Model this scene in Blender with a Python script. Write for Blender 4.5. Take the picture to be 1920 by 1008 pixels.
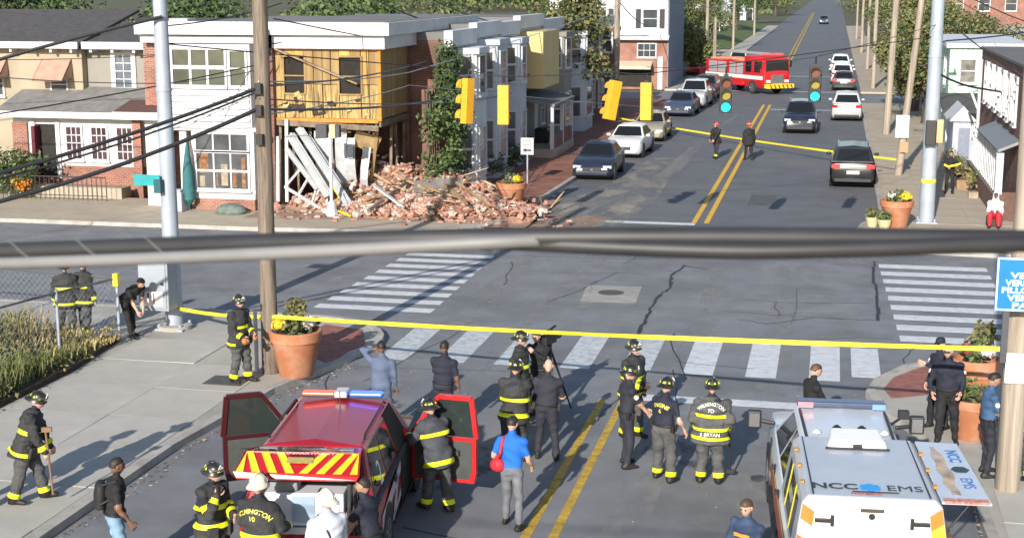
import bpy, bmesh, math, random
import numpy as np
from mathutils import Vector, Matrix, Euler
from mathutils.bvhtree import BVHTree
R = math.radians
rnd = random.Random(7)
S = bpy.context.scene
for o in list(bpy.data.objects): bpy.data.objects.remove(o)
COL = S.collection
# ------------------------------------------------------------------ camera
CAM_H = 8.4; F = 1730.0; CX = 600.0; CY = 314.65
YAW = math.atan(380/math.hypot(F, 344.5)); PITCH = math.atan(344.5/F)
cam = bpy.data.cameras.new('camera'); co = bpy.data.objects.new('camera', cam); COL.objects.link(co)
co.location = (0, 0, CAM_H); co.rotation_euler = (math.pi/2-PITCH, 0, YAW)
cam.sensor_width = 36; cam.lens = F/1200*36; cam.shift_y = 9.5/1200; cam.clip_start = .1; cam.clip_end = 3000
cam.dof.use_dof = True; cam.dof.focus_distance = 38; cam.dof.aperture_fstop = 7
S.camera = co
# ------------------------------------------------------------------ light
SUN_EL = 22; SUN_AZ = (0.10, 1.0)           # the way the shadows run
w = bpy.data.worlds.new('World'); S.world = w; w.use_nodes = True
nt = w.node_tree; bg = nt.nodes['Background']; sk = nt.nodes.new('ShaderNodeTexSky')
sk.sky_type = 'NISHITA'; sk.sun_disc = False; sk.sun_elevation = R(SUN_EL)
sk.sun_rotation = math.pi+math.atan2(SUN_AZ[0], SUN_AZ[1]); sk.air_density = 1.0; sk.dust_density = .6
nt.links.new(sk.outputs[0], bg.inputs[0]); bg.inputs[1].default_value = .11
su = bpy.data.lights.new('sun', 'SUN'); su.energy = 4.9; su.angle = R(.53); su.color = (1, .93, .83)
so = bpy.data.objects.new('sun', su); COL.objects.link(so)
dv = Vector((SUN_AZ[0], SUN_AZ[1], 0)).normalized()*math.cos(R(SUN_EL)) - Vector((0, 0, math.sin(R(SUN_EL))))
so.rotation_euler = dv.to_track_quat('-Z', 'Y').to_euler(); so.location = (0, -20, 40)
vs = S.view_settings; vs.view_transform = 'Standard'; vs.look = 'None'; vs.gamma = 1; vs.use_curve_mapping = False
vs.exposure = .5
S.cycles.max_bounces = 5; S.cycles.diffuse_bounces = 3; S.cycles.glossy_bounces = 3; S.cycles.transmission_bounces = 4
# survey: the ground point (or the point at height z, or on the plane Y / X) seen along a line of sight
_fw = Vector((-math.sin(YAW)*math.cos(PITCH), math.cos(YAW)*math.cos(PITCH), -math.sin(PITCH)))
_rt = Vector((math.cos(YAW), math.sin(YAW), 0)); _up = _rt.cross(_fw)
def _d(px, py): return _fw*F + _rt*(px-CX) + _up*(CY-py)
def G(px, py, z=0):
    d = _d(px, py); t = (z-CAM_H)/d.z; return Vector((d.x*t, d.y*t, z))
def AY(px, py, Y):
    d = _d(px, py); t = Y/d.y; return Vector((d.x*t, Y, CAM_H+d.z*t))
def AX(px, py, X):
    d = _d(px, py); t = X/d.x; return Vector((X, d.y*t, CAM_H+d.z*t))
def PX(v):
    d = Vector(v)-Vector((0,0,CAM_H)); return CX+F*d.dot(_rt)/max(d.dot(_fw),.01)
# ------------------------------------------------------------------ materials
_mats = {}
def mat(name, col, rough=.7, metal=0., var=.12, scale=6., bump=0., bscale=40., spec=.5, emit=0., stain=None, stainscale=.6, stainamt=.5, coat=0.):
    if name in _mats: return _mats[name]
    m = bpy.data.materials.new(name); m.use_nodes = True; _mats[name] = m
    t = m.node_tree; N = t.nodes; L = t.links; b = N['Principled BSDF']
    b.inputs['Roughness'].default_value = rough; b.inputs['Metallic'].default_value = metal
    b.inputs['Specular IOR Level'].default_value = spec
    if coat: b.inputs['Coat Weight'].default_value = coat; b.inputs['Coat Roughness'].default_value = .08
    tc = N.new('ShaderNodeTexCoord')
    if var or stain:
        n = N.new('ShaderNodeTexNoise'); n.inputs['Scale'].default_value = scale; n.inputs['Detail'].default_value = 6
        L.new(tc.outputs['Object'], n.inputs['Vector'])
        r = N.new('ShaderNodeMapRange'); r.inputs[1].default_value = .3; r.inputs[2].default_value = .7
        r.inputs[3].default_value = 1-var; r.inputs[4].default_value = 1+var; L.new(n.outputs['Fac'], r.inputs[0])
        x = N.new('ShaderNodeVectorMath'); x.operation = 'SCALE'; x.inputs[0].default_value = col[:3]; L.new(r.outputs[0], x.inputs['Scale'])
        out = x.outputs[0]
        if stain:
            n2 = N.new('ShaderNodeTexNoise'); n2.inputs['Scale'].default_value = stainscale; n2.inputs['Detail'].default_value = 8; n2.inputs['Roughness'].default_value = .65
            L.new(tc.outputs['Object'], n2.inputs['Vector'])
            r2 = N.new('ShaderNodeMapRange'); r2.inputs[1].default_value = .48; r2.inputs[2].default_value = .68; r2.inputs[3].default_value = 0; r2.inputs[4].default_value = stainamt
            L.new(n2.outputs['Fac'], r2.inputs[0])
            mx = N.new('ShaderNodeMix'); mx.data_type = 'RGBA'; L.new(r2.outputs[0], mx.inputs[0]); L.new(out, mx.inputs[6]); mx.inputs[7].default_value = (*stain, 1)
            out = mx.outputs[2]
        L.new(out, b.inputs['Base Color'])
    else: b.inputs['Base Color'].default_value = (*col[:3], 1)
    if bump:
        n3 = N.new('ShaderNodeTexNoise'); n3.inputs['Scale'].default_value = bscale; n3.inputs['Detail'].default_value = 4; L.new(tc.outputs['Object'], n3.inputs['Vector'])
        bp = N.new('ShaderNodeBump'); bp.inputs['Strength'].default_value = bump; bp.inputs['Distance'].default_value = .03
        L.new(n3.outputs['Fac'], bp.inputs['Height']); L.new(bp.outputs[0], b.inputs['Normal'])
    if emit:
        b.inputs['Emission Color'].default_value = (*col[:3], 1); b.inputs['Emission Strength'].default_value = emit
    return m
def brickmat(name, c1, c2, mortar, bw=.21, bh=.075, var=.25, flat=False):
    if name in _mats: return _mats[name]
    m = bpy.data.materials.new(name); m.use_nodes = True; _mats[name] = m
    t = m.node_tree; N = t.nodes; L = t.links; b = N['Principled BSDF']; b.inputs['Roughness'].default_value = .85
    tc = N.new('ShaderNodeTexCoord'); sp = N.new('ShaderNodeSeparateXYZ'); L.new(tc.outputs['Object'], sp.inputs[0])
    cb = N.new('ShaderNodeCombineXYZ')
    if flat: L.new(sp.outputs[0], cb.inputs[0]); L.new(sp.outputs[1], cb.inputs[1])
    else:
        ad = N.new('ShaderNodeMath'); L.new(sp.outputs[0], ad.inputs[0]); L.new(sp.outputs[1], ad.inputs[1])
        L.new(ad.outputs[0], cb.inputs[0]); L.new(sp.outputs[2], cb.inputs[1])
    br = N.new('ShaderNodeTexBrick'); br.inputs['Scale'].default_value = 1; br.inputs['Brick Width'].default_value = bw; br.inputs['Row Height'].default_value = bh
    br.inputs['Mortar Size'].default_value = .008; br.inputs['Color1'].default_value = (*c1, 1); br.inputs['Color2'].default_value = (*c2, 1); br.inputs['Mortar'].default_value = (*mortar, 1)
    L.new(cb.outputs[0], br.inputs['Vector'])
    n = N.new('ShaderNodeTexNoise'); n.inputs['Scale'].default_value = 1.3; n.inputs['Detail'].default_value = 8; L.new(tc.outputs['Object'], n.inputs['Vector'])
    r = N.new('ShaderNodeMapRange'); r.inputs[1].default_value = .3; r.inputs[2].default_value = .7; r.inputs[3].default_value = 1-var; r.inputs[4].default_value = 1+var; L.new(n.outputs['Fac'], r.inputs[0])
    x = N.new('ShaderNodeVectorMath'); x.operation = 'SCALE'; L.new(br.outputs['Color'], x.inputs[0]); L.new(r.outputs[0], x.inputs['Scale'])
    L.new(x.outputs[0], b.inputs['Base Color'])
    bp = N.new('ShaderNodeBump'); bp.inputs['Strength'].default_value = .6; bp.inputs['Distance'].default_value = .01; bp.invert = True
    L.new(br.outputs['Fac'], bp.inputs['Height']); L.new(bp.outputs[0], b.inputs['Normal'])
    return m
def wavemat(name, c1, c2, scale, axis='Z', rough=.7, dist=0., bump=0.):
    if name in _mats: return _mats[name]
    m = bpy.data.materials.new(name); m.use_nodes = True; _mats[name] = m
    t = m.node_tree; N = t.nodes; L = t.links; b = N['Principled BSDF']; b.inputs['Roughness'].default_value = rough
    tc = N.new('ShaderNodeTexCoord'); mp = N.new('ShaderNodeMapping'); L.new(tc.outputs['Object'], mp.inputs[0])
    mp.inputs['Scale'].default_value = {'Z': (scale, scale, scale*.06), 'Y': (scale, scale*.06, scale), 'X': (scale*.06, scale, scale)}[axis]
    n = N.new('ShaderNodeTexNoise'); n.inputs['Scale'].default_value = 1; n.inputs['Detail'].default_value = 8; n.inputs['Roughness'].default_value = .7; n.inputs['Distortion'].default_value = dist
    L.new(mp.outputs[0], n.inputs['Vector'])
    r = N.new('ShaderNodeValToRGB'); r.color_ramp.elements[0].position = .36; r.color_ramp.elements[1].position = .64
    r.color_ramp.elements[0].color = (*c1, 1); r.color_ramp.elements[1].color = (*c2, 1)
    L.new(n.outputs['Fac'], r.inputs[0]); L.new(r.outputs[0], b.inputs['Base Color'])
    if bump:
        bp = N.new('ShaderNodeBump'); bp.inputs['Strength'].default_value = bump; bp.inputs['Distance'].default_value = .02
        L.new(n.outputs['Fac'], bp.inputs['Height']); L.new(bp.outputs[0], b.inputs['Normal'])
    return m
# ------------------------------------------------------------------ mesh helpers
class MB:
    def __init__(s): s.v = []; s.f = []; s.m = []; s.sm = []
    def add(s, vs, fs, m=0, sm=False):
        k = len(s.v); s.v += [tuple(v) for v in vs]
        for f in fs: s.f.append(tuple(i+k for i in f)); s.m.append(m); s.sm.append(sm)
        return s
    def box(s, x0, x1, y0, y1, z0, z1, m=0):
        return s.add([(x0,y0,z0),(x1,y0,z0),(x1,y1,z0),(x0,y1,z0),(x0,y0,z1),(x1,y0,z1),(x1,y1,z1),(x0,y1,z1)],
                     [(0,3,2,1),(4,5,6,7),(0,1,5,4),(1,2,6,5),(2,3,7,6),(3,0,4,7)], m)
    def obox(s, c, size, rot=(0,0,0), m=0):
        q = rot if isinstance(rot, Matrix) else Euler(rot).to_matrix(); c = Vector(c); h = Vector(size)*.5
        vs = [c+q@Vector((sx*h.x, sy*h.y, sz*h.z)) for sz in (-1,1) for sx, sy in ((-1,-1),(1,-1),(1,1),(-1,1))]
        return s.add(vs, [(0,3,2,1),(4,5,6,7),(0,1,5,4),(1,2,6,5),(2,3,7,6),(3,0,4,7)], m)
    def beam(s, p, q, w, h, m=0, roll=0.):
        p = Vector(p); q = Vector(q); d = q-p; ln = d.length
        M = d.to_track_quat('Y', 'Z').to_matrix()@Matrix.Rotation(roll, 3, 'Y')
        return s.obox((p+q)/2, (w, ln, h), M, m)
    def quad(s, a, b, c, d, m=0): return s.add([a,b,c,d], [(0,1,2,3)], m)
    def slab(s, pts, t, m=0):
        """closed plate: polygon pts pushed back by t along minus its normal"""
        P = [Vector(p) for p in pts]; n = (P[1]-P[0]).cross(P[2]-P[0]).normalized(); k = len(P)
        B = [p-n*t for p in P]
        return s.add(P+B, [tuple(range(k)), tuple(range(2*k-1, k-1, -1))]+[(i, i+k, (i+1)%k+k, (i+1)%k) for i in range(k)], m)
    def prism(s, poly, axis, a, b, m=0):
        k = len(poly)
        def P(u, v, t): return {'x': (t,u,v), 'y': (u,t,v), 'z': (u,v,t)}[axis]
        vs = [P(u,v,a) for u,v in poly]+[P(u,v,b) for u,v in poly]
        return s.add(vs, [tuple(range(k-1,-1,-1)), tuple(range(k,2*k))]+[(i,(i+1)%k,(i+1)%k+k,i+k) for i in range(k)], m)
    def cyl(s, p, q, r0, r1=None, n=10, m=0, caps=True, sm=True):
        r1 = r0 if r1 is None else r1; p = Vector(p); q = Vector(q)
        M = (q-p).to_track_quat('Z', 'Y').to_matrix()
        vs = []
        for c, r in ((p,r0),(q,r1)):
            for i in range(n):
                a = 2*math.pi*i/n; vs.append(c+M@Vector((r*math.cos(a), r*math.sin(a), 0)))
        s.add(vs, [(i,(i+1)%n,(i+1)%n+n,i+n) for i in range(n)], m, sm)
        if caps: s.add(vs, [tuple(range(n-1,-1,-1)), tuple(range(n,2*n))], m)
        return s
    def tube(s, pts, r, n=8, m=0, caps=True):
        P = [Vector(p) for p in pts]; vs = []; k = len(P)
        rr = r if isinstance(r, (list, tuple)) else [r]*k
        up = Vector((0,0,1))
        for i, p in enumerate(P):
            d = (P[min(i+1,k-1)]-P[max(i-1,0)]).normalized()
            if abs(d.dot(up)) > .95: up = Vector((1,0,0)) if abs(d.x) < .9 else Vector((0,1,0))
            x = d.cross(up).normalized(); y = x.cross(d).normalized(); up = y
            for j in range(n):
                a = 2*math.pi*j/n; vs.append(p+(x*math.cos(a)+y*math.sin(a))*rr[i])
        fs = [(i*n+j, (i+1)*n+j, (i+1)*n+(j+1)%n, i*n+(j+1)%n) for i in range(k-1) for j in range(n)]
        s.add(vs, fs, m, True)
        if caps: s.add(vs, [tuple(range(n)), tuple(range(k*n-1, (k-1)*n-1, -1))], m)
        return s
    def lathe(s, prof, c=(0,0,0), n=20, m=0, close=True):
        vs = []; k = len(prof); c = Vector(c)
        for r, z in prof:
            for j in range(n):
                a = 2*math.pi*j/n; vs.append(c+Vector((r*math.cos(a), r*math.sin(a), z)))
        s.add(vs, [(i*n+j, i*n+(j+1)%n, (i+1)*n+(j+1)%n, (i+1)*n+j) for i in range(k-1) for j in range(n)], m, True)
        if close: s.add(vs, [tuple(range(n-1,-1,-1)), tuple(range((k-1)*n, k*n))], m)
        return s
    def loft(s, rings, m=0, caps=True, sm=True):
        n = len(rings[0]); k = len(rings); vs = [p for r in rings for p in r]
        s.add(vs, [(i*n+j, i*n+(j+1)%n, (i+1)*n+(j+1)%n, (i+1)*n+j) for i in range(k-1) for j in range(n)], m, sm)
        if caps: s.add(vs, [tuple(range(n-1,-1,-1)), tuple(range((k-1)*n, k*n))], m)
        return s
    def ell(s, c, r, seg=12, ring=8, m=0, M=None):
        c = Vector(c); r = r if isinstance(r, (tuple, list)) else (r,r,r); vs = []
        M = M or Matrix.Identity(3)
        vs.append(c+M@Vector((0,0,-r[2])))
        for i in range(1, ring):
            t = math.pi*i/ring-math.pi/2
            for j in range(seg):
                a = 2*math.pi*j/seg; vs.append(c+M@Vector((r[0]*math.cos(t)*math.cos(a), r[1]*math.cos(t)*math.sin(a), r[2]*math.sin(t))))
        vs.append(c+M@Vector((0,0,r[2]))); e = len(vs)-1
        fs = [(0, 1+(j+1)%seg, 1+j) for j in range(seg)]
        for i in range(ring-2):
            a = 1+i*seg; fs += [(a+j, a+(j+1)%seg, a+seg+(j+1)%seg, a+seg+j) for j in range(seg)]
        a = 1+(ring-2)*seg; fs += [(a+j, a+(j+1)%seg, e) for j in range(seg)]
        return s.add(vs, fs, m, True)
    def xf(s, M):
        s.v = [tuple(M@Vector(v)) for v in s.v]; return s
    def mesh(s, name, mats, org=(0,0,0), fix=True, sharp=40):
        me = bpy.data.meshes.new(name); ox, oy, oz = org
        me.from_pydata([(x-ox,y-oy,z-oz) for x,y,z in s.v], [], s.f)
        for m_ in (mats if isinstance(mats, (list, tuple)) else [mats]): me.materials.append(m_)
        me.polygons.foreach_set('material_index', s.m); me.polygons.foreach_set('use_smooth', s.sm)
        if fix:
            b = bmesh.new(); b.from_mesh(me); bmesh.ops.remove_doubles(b, verts=b.verts, dist=1e-5)
            bmesh.ops.recalc_face_normals(b, faces=b.faces); b.to_mesh(me); b.free()
        if any(s.sm): me.set_sharp_from_angle(angle=R(sharp))
        me.update(); return me
    def build(s, name, mats, parent=None, org=None, bevel=0., seg=2, fix=True, label=None, world=True):
        """world=True: the vertices are in world coordinates; they are stored relative to the (unrotated) parent or to org"""
        base = Vector(org) if org is not None else (parent_base(parent) if (parent is not None and world) else Vector((0,0,0)))
        me = s.mesh(name, mats, base, fix)
        o = bpy.data.objects.new(name, me); COL.objects.link(o)
        if parent is not None:
            o.parent = parent
            if org is not None: o.location = base-parent_base(parent)
        elif org is not None: o.location = base
        if bevel:
            md = o.modifiers.new('bevel', 'BEVEL'); md.width = bevel; md.segments = seg; md.limit_method = 'ANGLE'; md.angle_limit = R(35)
        if label: o['label'] = label
        return o
def parent_base(p):
    b = Vector((0,0,0))
    while p is not None: b += Vector(p.location); p = p.parent
    return b
_labels = {}
def tag(o, label, cat, group=None, kind=None):
    o['label'] = label; o['category'] = cat
    if group: o['group'] = group
    if kind: o['kind'] = kind
    return o
def thing(name, label, cat, loc=(0,0,0), rz=0., group=None):
    o = bpy.data.objects.new(name, None); COL.objects.link(o); o.empty_display_size = .2
    o.location = loc; o.rotation_euler = (0,0,R(rz)); return tag(o, label, cat, group)
def struct(o): o['kind'] = 'structure'; return o
def kids(o): return [c for c in bpy.data.objects if c.parent == o]
def copy_tree(o, parent=None, ch=None):
    if ch is None:
        ch = {}
        for c in bpy.data.objects:
            if c.parent: ch.setdefault(c.parent.name, []).append(c)
    c = o.copy(); COL.objects.link(c); c.parent = parent
    for k in ch.get(o.name, []): copy_tree(k, c, ch)
    return c
def text_mesh(txt, size, depth=0., bold=0.):
    cu = bpy.data.curves.new('t', 'FONT'); cu.body = txt; cu.size = size; cu.align_x = 'CENTER'; cu.align_y = 'CENTER'; cu.extrude = depth; cu.offset = bold
    cu.resolution_u = 3
    o = bpy.data.objects.new('t', cu); COL.objects.link(o)
    me = bpy.data.meshes.new_from_object(o.evaluated_get(bpy.context.evaluated_depsgraph_get()))
    bpy.data.objects.remove(o); bpy.data.curves.remove(cu); return me
def text(name, txt, size, M4, m, parent=None, bold=0.):
    """lettering as flat print; M4 takes the text plane (x right, y up) into the parent's space"""
    me = text_mesh(txt, size, .0015, bold); me.transform(M4); me.materials.clear(); me.materials.append(m)
    o = bpy.data.objects.new(name, me); COL.objects.link(o); o.parent = parent; return o
def frame(o, x, y):
    """4x4 with origin o, x and y axes"""
    x = Vector(x).normalized(); z = x.cross(Vector(y)).normalized(); y = z.cross(x)
    return Matrix(((x.x,y.x,z.x,o[0]),(x.y,y.y,z.y,o[1]),(x.z,y.z,z.z,o[2]),(0,0,0,1)))
# ================================================================== SETTING
ASPH = mat('asphalt', (.215,.222,.238), rough=.8, var=.14, scale=1.1, bump=.5, bscale=90, stain=(.13,.134,.142), stainscale=.3, stainamt=.7, spec=.35)
ASPH2 = mat('new_asphalt', (.138,.143,.158), rough=.75, var=.12, scale=.8, bump=.5, bscale=90, stain=(.195,.19,.183), stainscale=.22, stainamt=.5, spec=.35)
CONC = mat('concrete', (.42,.40,.355), rough=.9, var=.10, scale=2.2, bump=.35, bscale=60, stain=(.22,.205,.18), stainscale=.55, stainamt=.55)
CONC2 = mat('old_concrete', (.42,.36,.28), rough=.9, var=.12, scale=2., bump=.35, bscale=60, stain=(.28,.24,.19), stainscale=.5, stainamt=.6)
KERB = mat('kerb_concrete', (.40,.38,.345), rough=.9, var=.14, scale=3, bump=.3, bscale=50, stain=(.2,.19,.17), stainscale=1.2, stainamt=.6)
BRICKWALK = brickmat('brick_paving', (.30,.115,.075), (.24,.09,.06), (.2,.14,.11), .2, .1, .3, flat=True)
def paint(name, col, wear=.5, thr=.5):
    """worn road paint: holes in it show the asphalt below"""
    if name in _mats: return _mats[name]
    m = mat(name, col, rough=.7, var=.12, scale=4); t = m.node_tree; N = t.nodes; L = t.links
    tc = N.new('ShaderNodeTexCoord'); n = N.new('ShaderNodeTexNoise'); n.inputs['Scale'].default_value = 5; n.inputs['Detail'].default_value = 9; n.inputs['Roughness'].default_value = .75
    L.new(tc.outputs['Object'], n.inputs['Vector']); r = N.new('ShaderNodeMapRange'); r.inputs[1].default_value = thr-.12; r.inputs[2].default_value = thr+.1; r.inputs[3].default_value = 1-wear; r.inputs[4].default_value = 1
    L.new(n.outputs['Fac'], r.inputs[0]); L.new(r.outputs[0], N['Principled BSDF'].inputs['Alpha']); return m
WPAINT = paint('white_road_paint', (.60,.62,.65), .35, .40)
WPAINT2 = paint('worn_white_road_paint', (.52,.55,.58), .5, .44)
YPAINT = paint('yellow_road_paint', (.55,.36,.05), .6, .46)
YPAINT2 = paint('bright_yellow_road_paint', (.72,.42,.03), .2, .4)
g = MB(); g.box(-900,900,-20,1500,-.6,-.02)
ground = struct(g.build('ground', mat('dry_grass', (.085,.085,.04), rough=.95, var=.35, scale=.3, stain=(.14,.115,.07), stainscale=.08, stainamt=.6)))
r_ = MB(); r_.box(-11.6,3.4,2,34.6,-.3,0); r_.box(-130,80,34.6,50,-.3,0)
road = struct(r_.build('road', ASPH))
r2 = MB(); r2.box(-11.1,2.3,50,1200,-.3,0)
nroad = struct(r2.build('road', ASPH2))
ss = MB(); ss.box(-90,-11.1,108.5,117,-.25,-.005); ss.box(2.3,60,108.5,117,-.25,-.005)
struct(ss.build('side_street', ASPH))
def sheet(name, pts, m, parent, z=.004):
    b = MB(); P = [(p[0], p[1], z) for p in pts]; b.slab(P, .003); return b.build(name, m, parent, fix=True)
def rect(name, x0, x1, y0, y1, m, parent, z=.004): return sheet(name, [(x0,y0),(x1,y0),(x1,y1),(x0,y1)], m, parent, z)
# near crosswalk (bars run along the main road), left and right crosswalks (bars run across)
for x in (-9.55,-8.2,-6.85,-5.35,-4.0,-2.62,-1.26,.1,.98):
    if x < .8: rect('crosswalk_stripe', x-.33, x+.33, 31.5+.02*x, 34.6+.02*x, WPAINT2 if x < -3 else WPAINT, road)
rect('crosswalk_stripe', .68, 1.3, 31.95, 34.6, WPAINT, road)
for i in range(9): rect('crosswalk_stripe', -13.15+.03*i, -9.95-.02*i, 36.15+i*.98, 36.62+i*.98, WPAINT, road)
for i in range(9): rect('crosswalk_stripe', 1.85-.03*i, 4.75, 35.55+i*1.18, 36.12+i*1.18, WPAINT, road)
rect('stop_line', -3.7, .75, 29.15, 29.6, WPAINT, road)
rect('stop_line', -10.6, -4.55, 51.75, 52.2, WPAINT, nroad)
rect('stop_line', -4.0, 1.7, 101.5, 101.9, WPAINT2, nroad); rect('stop_line', -4.0, 1.7, 118.5, 118.9, WPAINT2, nroad); rect('stop_line', -10.5, -4.4, 118.9, 119.3, WPAINT2, nroad)
rect('stop_line', -4.0, 1.4, 138.5, 138.9, WPAINT2, nroad)
for x in (-4.35,-3.93): rect('centre_line', x-.075, x+.075, 5, 29.1, YPAINT, road)
for x in (-4.62,-4.18): rect('centre_line', x-.09, x+.09, 52.3, 105.5, YPAINT2, nroad)
for i in range(4):
    y = 119+i*80; x = -4.55-.0045*(i*80)
    for d in (-.22,.22): sheet('centre_line', [(x+d-.1,y),(x+d+.1,y),(x+d-.25,y+80),(x+d-.45,y+80)], YPAINT, nroad)
DUST = mat('plaster_dust', (.42,.39,.33), rough=.95, var=.15, scale=2)
def alpha(m, scale, a, b, top=1., stretch=(1,1,1)):
    t = m.node_tree; N = t.nodes; L = t.links; tc = N.new('ShaderNodeTexCoord'); mp = N.new('ShaderNodeMapping'); mp.inputs['Scale'].default_value = stretch
    n = N.new('ShaderNodeTexNoise'); n.inputs['Scale'].default_value = scale; n.inputs['Detail'].default_value = 8; n.inputs['Roughness'].default_value = .65
    L.new(tc.outputs['Object'], mp.inputs[0]); L.new(mp.outputs[0], n.inputs['Vector']); r = N.new('ShaderNodeMapRange'); r.inputs[1].default_value = a; r.inputs[2].default_value = b; r.inputs[4].default_value = top
    L.new(n.outputs['Fac'], r.inputs[0]); L.new(r.outputs[0], N['Principled BSDF'].inputs['Alpha'])
alpha(DUST, .9, .46, .66, .6, (1,.35,1))
sheet('dust', [(-11.0,50.5),(-7.2,50.5),(-6.6,58),(-7.0,72),(-8.4,72),(-9.4,60),(-11,54)], DUST, nroad, .008)
SKID = mat('wash_mark', (.3,.3,.31), rough=.9, var=.1); alpha(SKID, .6, .42, .6, .45, (1,.2,1))
sheet('dust', [(-9.6,52),(-9.0,52),(-6.6,66),(-6.4,86),(-6.9,86),(-7.4,66)], SKID, nroad, .006)
a_ = [(-9.5,96),(-8.0,100),(-6.6,100.5),(-5.9,97),(-6.3,90)]
for i in range(4): sheet('tyre_mark', [(a_[i][0]-.15,a_[i][1]),(a_[i][0]+.15,a_[i][1]+.1),(a_[i+1][0]+.15,a_[i+1][1]),(a_[i+1][0]-.15,a_[i+1][1]-.1)], SKID, nroad, .006)
PATCH = mat('patched_concrete', (.34,.325,.30), rough=.9, var=.15, scale=3, stain=(.2,.195,.185), stainscale=1., stainamt=.6)
TAR = mat('tar_seal', (.025,.025,.028), rough=.6, var=.1)
a, b, c, d = G(680,343), G(745,345), G(752,326), G(688,324)
sheet('road_patch', [a,b,c,d], PATCH, road)
IRON = mat('cast_iron', (.10,.095,.09), rough=.6, var=.2, metal=.3)
m_ = MB(); p = G(716,333); m_.lathe([(.36,.0),(.36,.011),(.3,.011),(.29,.009),(.1,.009)], p, 20); m_.build('manhole_cover', IRON, road)
def crack(px, w, par, name='crack_seal'):
    P = [G(*q) for q in px]; b = MB()
    for i in range(len(P)-1):
        p, q = P[i], P[i+1]; n = Vector((-(q-p).y, (q-p).x, 0)).normalized(); k = 5
        for j in range(k):
            u = p.lerp(q, j/k); v = p.lerp(q, (j+1)/k); s0 = rnd.uniform(-.04,.04)
            wu = w*rnd.uniform(.5,1.2); b.slab([(u-n*wu+n*s0)+Vector((0,0,.005)), (u+n*wu+n*s0)+Vector((0,0,.005)), (v+n*wu+n*s0)+Vector((0,0,.005)), (v-n*wu+n*s0)+Vector((0,0,.005))], .003)
    return b.build(name, TAR, par)
crack([(803,301),(788,313),(785,326),(768,342),(758,362),(746,384)], .05, road)
crack([(1023,296),(1026,330),(1029,366)], .045, road)
crack([(1029,366),(960,362),(900,370),(865,364)], .015, road); crack([(860,340),(930,345),(1020,346)], .012, road); crack([(800,301),(830,306)], .03, road)
crack([(905,545),(925,505)], .03, road); crack([(878,212),(905,212)], .02, nroad)
for i in range(26):
    x, y = rnd.uniform(-10.5,2), rnd.choice([rnd.uniform(20,34), rnd.uniform(35,49)]); L_ = rnd.uniform(1.5,5); a = rnd.choice([0,math.pi/2])+rnd.uniform(-.25,.25)
    P = [Vector((x,y,0))]
    for k in range(5): P.append(P[-1]+Vector((math.cos(a),math.sin(a),0))*L_/5+Vector((rnd.uniform(-.12,.12),rnd.uniform(-.12,.12),0)))
    b = MB(); w_ = rnd.uniform(.006,.016)
    for p, q in zip(P, P[1:]): n = Vector((-(q-p).y,(q-p).x,0)).normalized()*w_; z_ = Vector((0,0,.0045)); b.slab([p-n+z_,p+n+z_,q+n+z_,q-n+z_][::-1], .003)
    b.build('crack', TAR, road)
OIL = mat('oil_stain', (.03,.03,.032), rough=.5, var=.1); alpha(OIL, 2.2, .48, .66, .45)
for x,y,a,c in [(-6.5,24,1.2,2.0),(-2.4,26,.7,1.3),(-.5,24.5,.6,1.0),(-9,28,.9,1.0)]: sheet('stain', [(x+a*math.cos(t_)*(.8+.3*math.sin(3*t_+x)),y+c*math.sin(t_)*(.8+.3*math.cos(2*t_+y))) for t_ in np.linspace(0,2*math.pi,16,endpoint=False)], OIL, road, .0065)
WEAR = mat('worn_asphalt', (.31,.31,.305), rough=.9, var=.2, scale=3); alpha(WEAR, 1.4, .45, .65, .55, (1,.4,1))
for x in (-9.0,-7.0,-2.9,-1.0): rect('wheel_track', x-.35, x+.35, 20, 49, WEAR, road, .0018)
for y in (38,40,44,46): rect('wheel_track', -40, 30, y-.3, y+.3, WEAR, road, .0027)
rect('road_patch', -3.0, -2.0, 57.0, 59.8, mat('dark_patch', (.09,.09,.095), rough=.8, var=.2, scale=3), nroad, .005)
# ---- pavements
SW = .13
def walk(name, poly, m, kerbpath=None, z=SW):
    b = MB(); b.prism(poly, 'z', -.25, z); o = struct(b.build(name, m))
    if kerbpath:
        k = MB(); P = [Vector((x,y,0)) for x,y in kerbpath]; wd = .17
        L_, R_ = [], []
        for i, p in enumerate(P):
            dd = (P[min(i+1,len(P)-1)]-P[max(i-1,0)]).normalized(); n = Vector((-dd.y, dd.x, 0)); L_.append(p+n*wd); R_.append(p-n*.012)
        vs = []; N = len(P)
        for i in range(N):
            for q, zz in ((R_[i],-.2),(R_[i],z+.012),(L_[i],z+.012),(L_[i],-.2)): vs.append((q.x,q.y,zz))
        fs = [(i*4+j, i*4+(j+1)%4, (i+1)*4+(j+1)%4, (i+1)*4+j) for i in range(N-1) for j in range(4)]+[(0,1,2,3),(N*4-4,N*4-1,N*4-2,N*4-3)]
        k.add(vs, fs); ko = k.build('kerb', KERB); struct(ko)
    return o
def arc(cx, cy, r, a0, a1, n=8): return [(cx+r*math.cos(R(a0+(a1-a0)*i/n)), cy+r*math.sin(R(a0+(a1-a0)*i/n))) for i in range(n+1)]
nl = [(-11.55,4),(-11.5,24),(-11.1,28),(-10.4,30.6)]+arc(-12.6,32.3,2.45,-25,88,8)+[(-20,34.8),(-60,34.9)]
sw1 = walk('sidewalk', nl+[(-60,4)], CONC, nl)
nr = [(60,35.0),(6,34.9),(4.2,34.4),(2.9,33.7),(1.8,32.7),(1.15,31.4),(.95,30.3),(1.25,29.0),(2.0,27.4),(2.5,25.6),(2.62,22),(2.65,4)]
sw2 = walk('sidewalk', nr+[(60,4)], CONC, nr)
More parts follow.
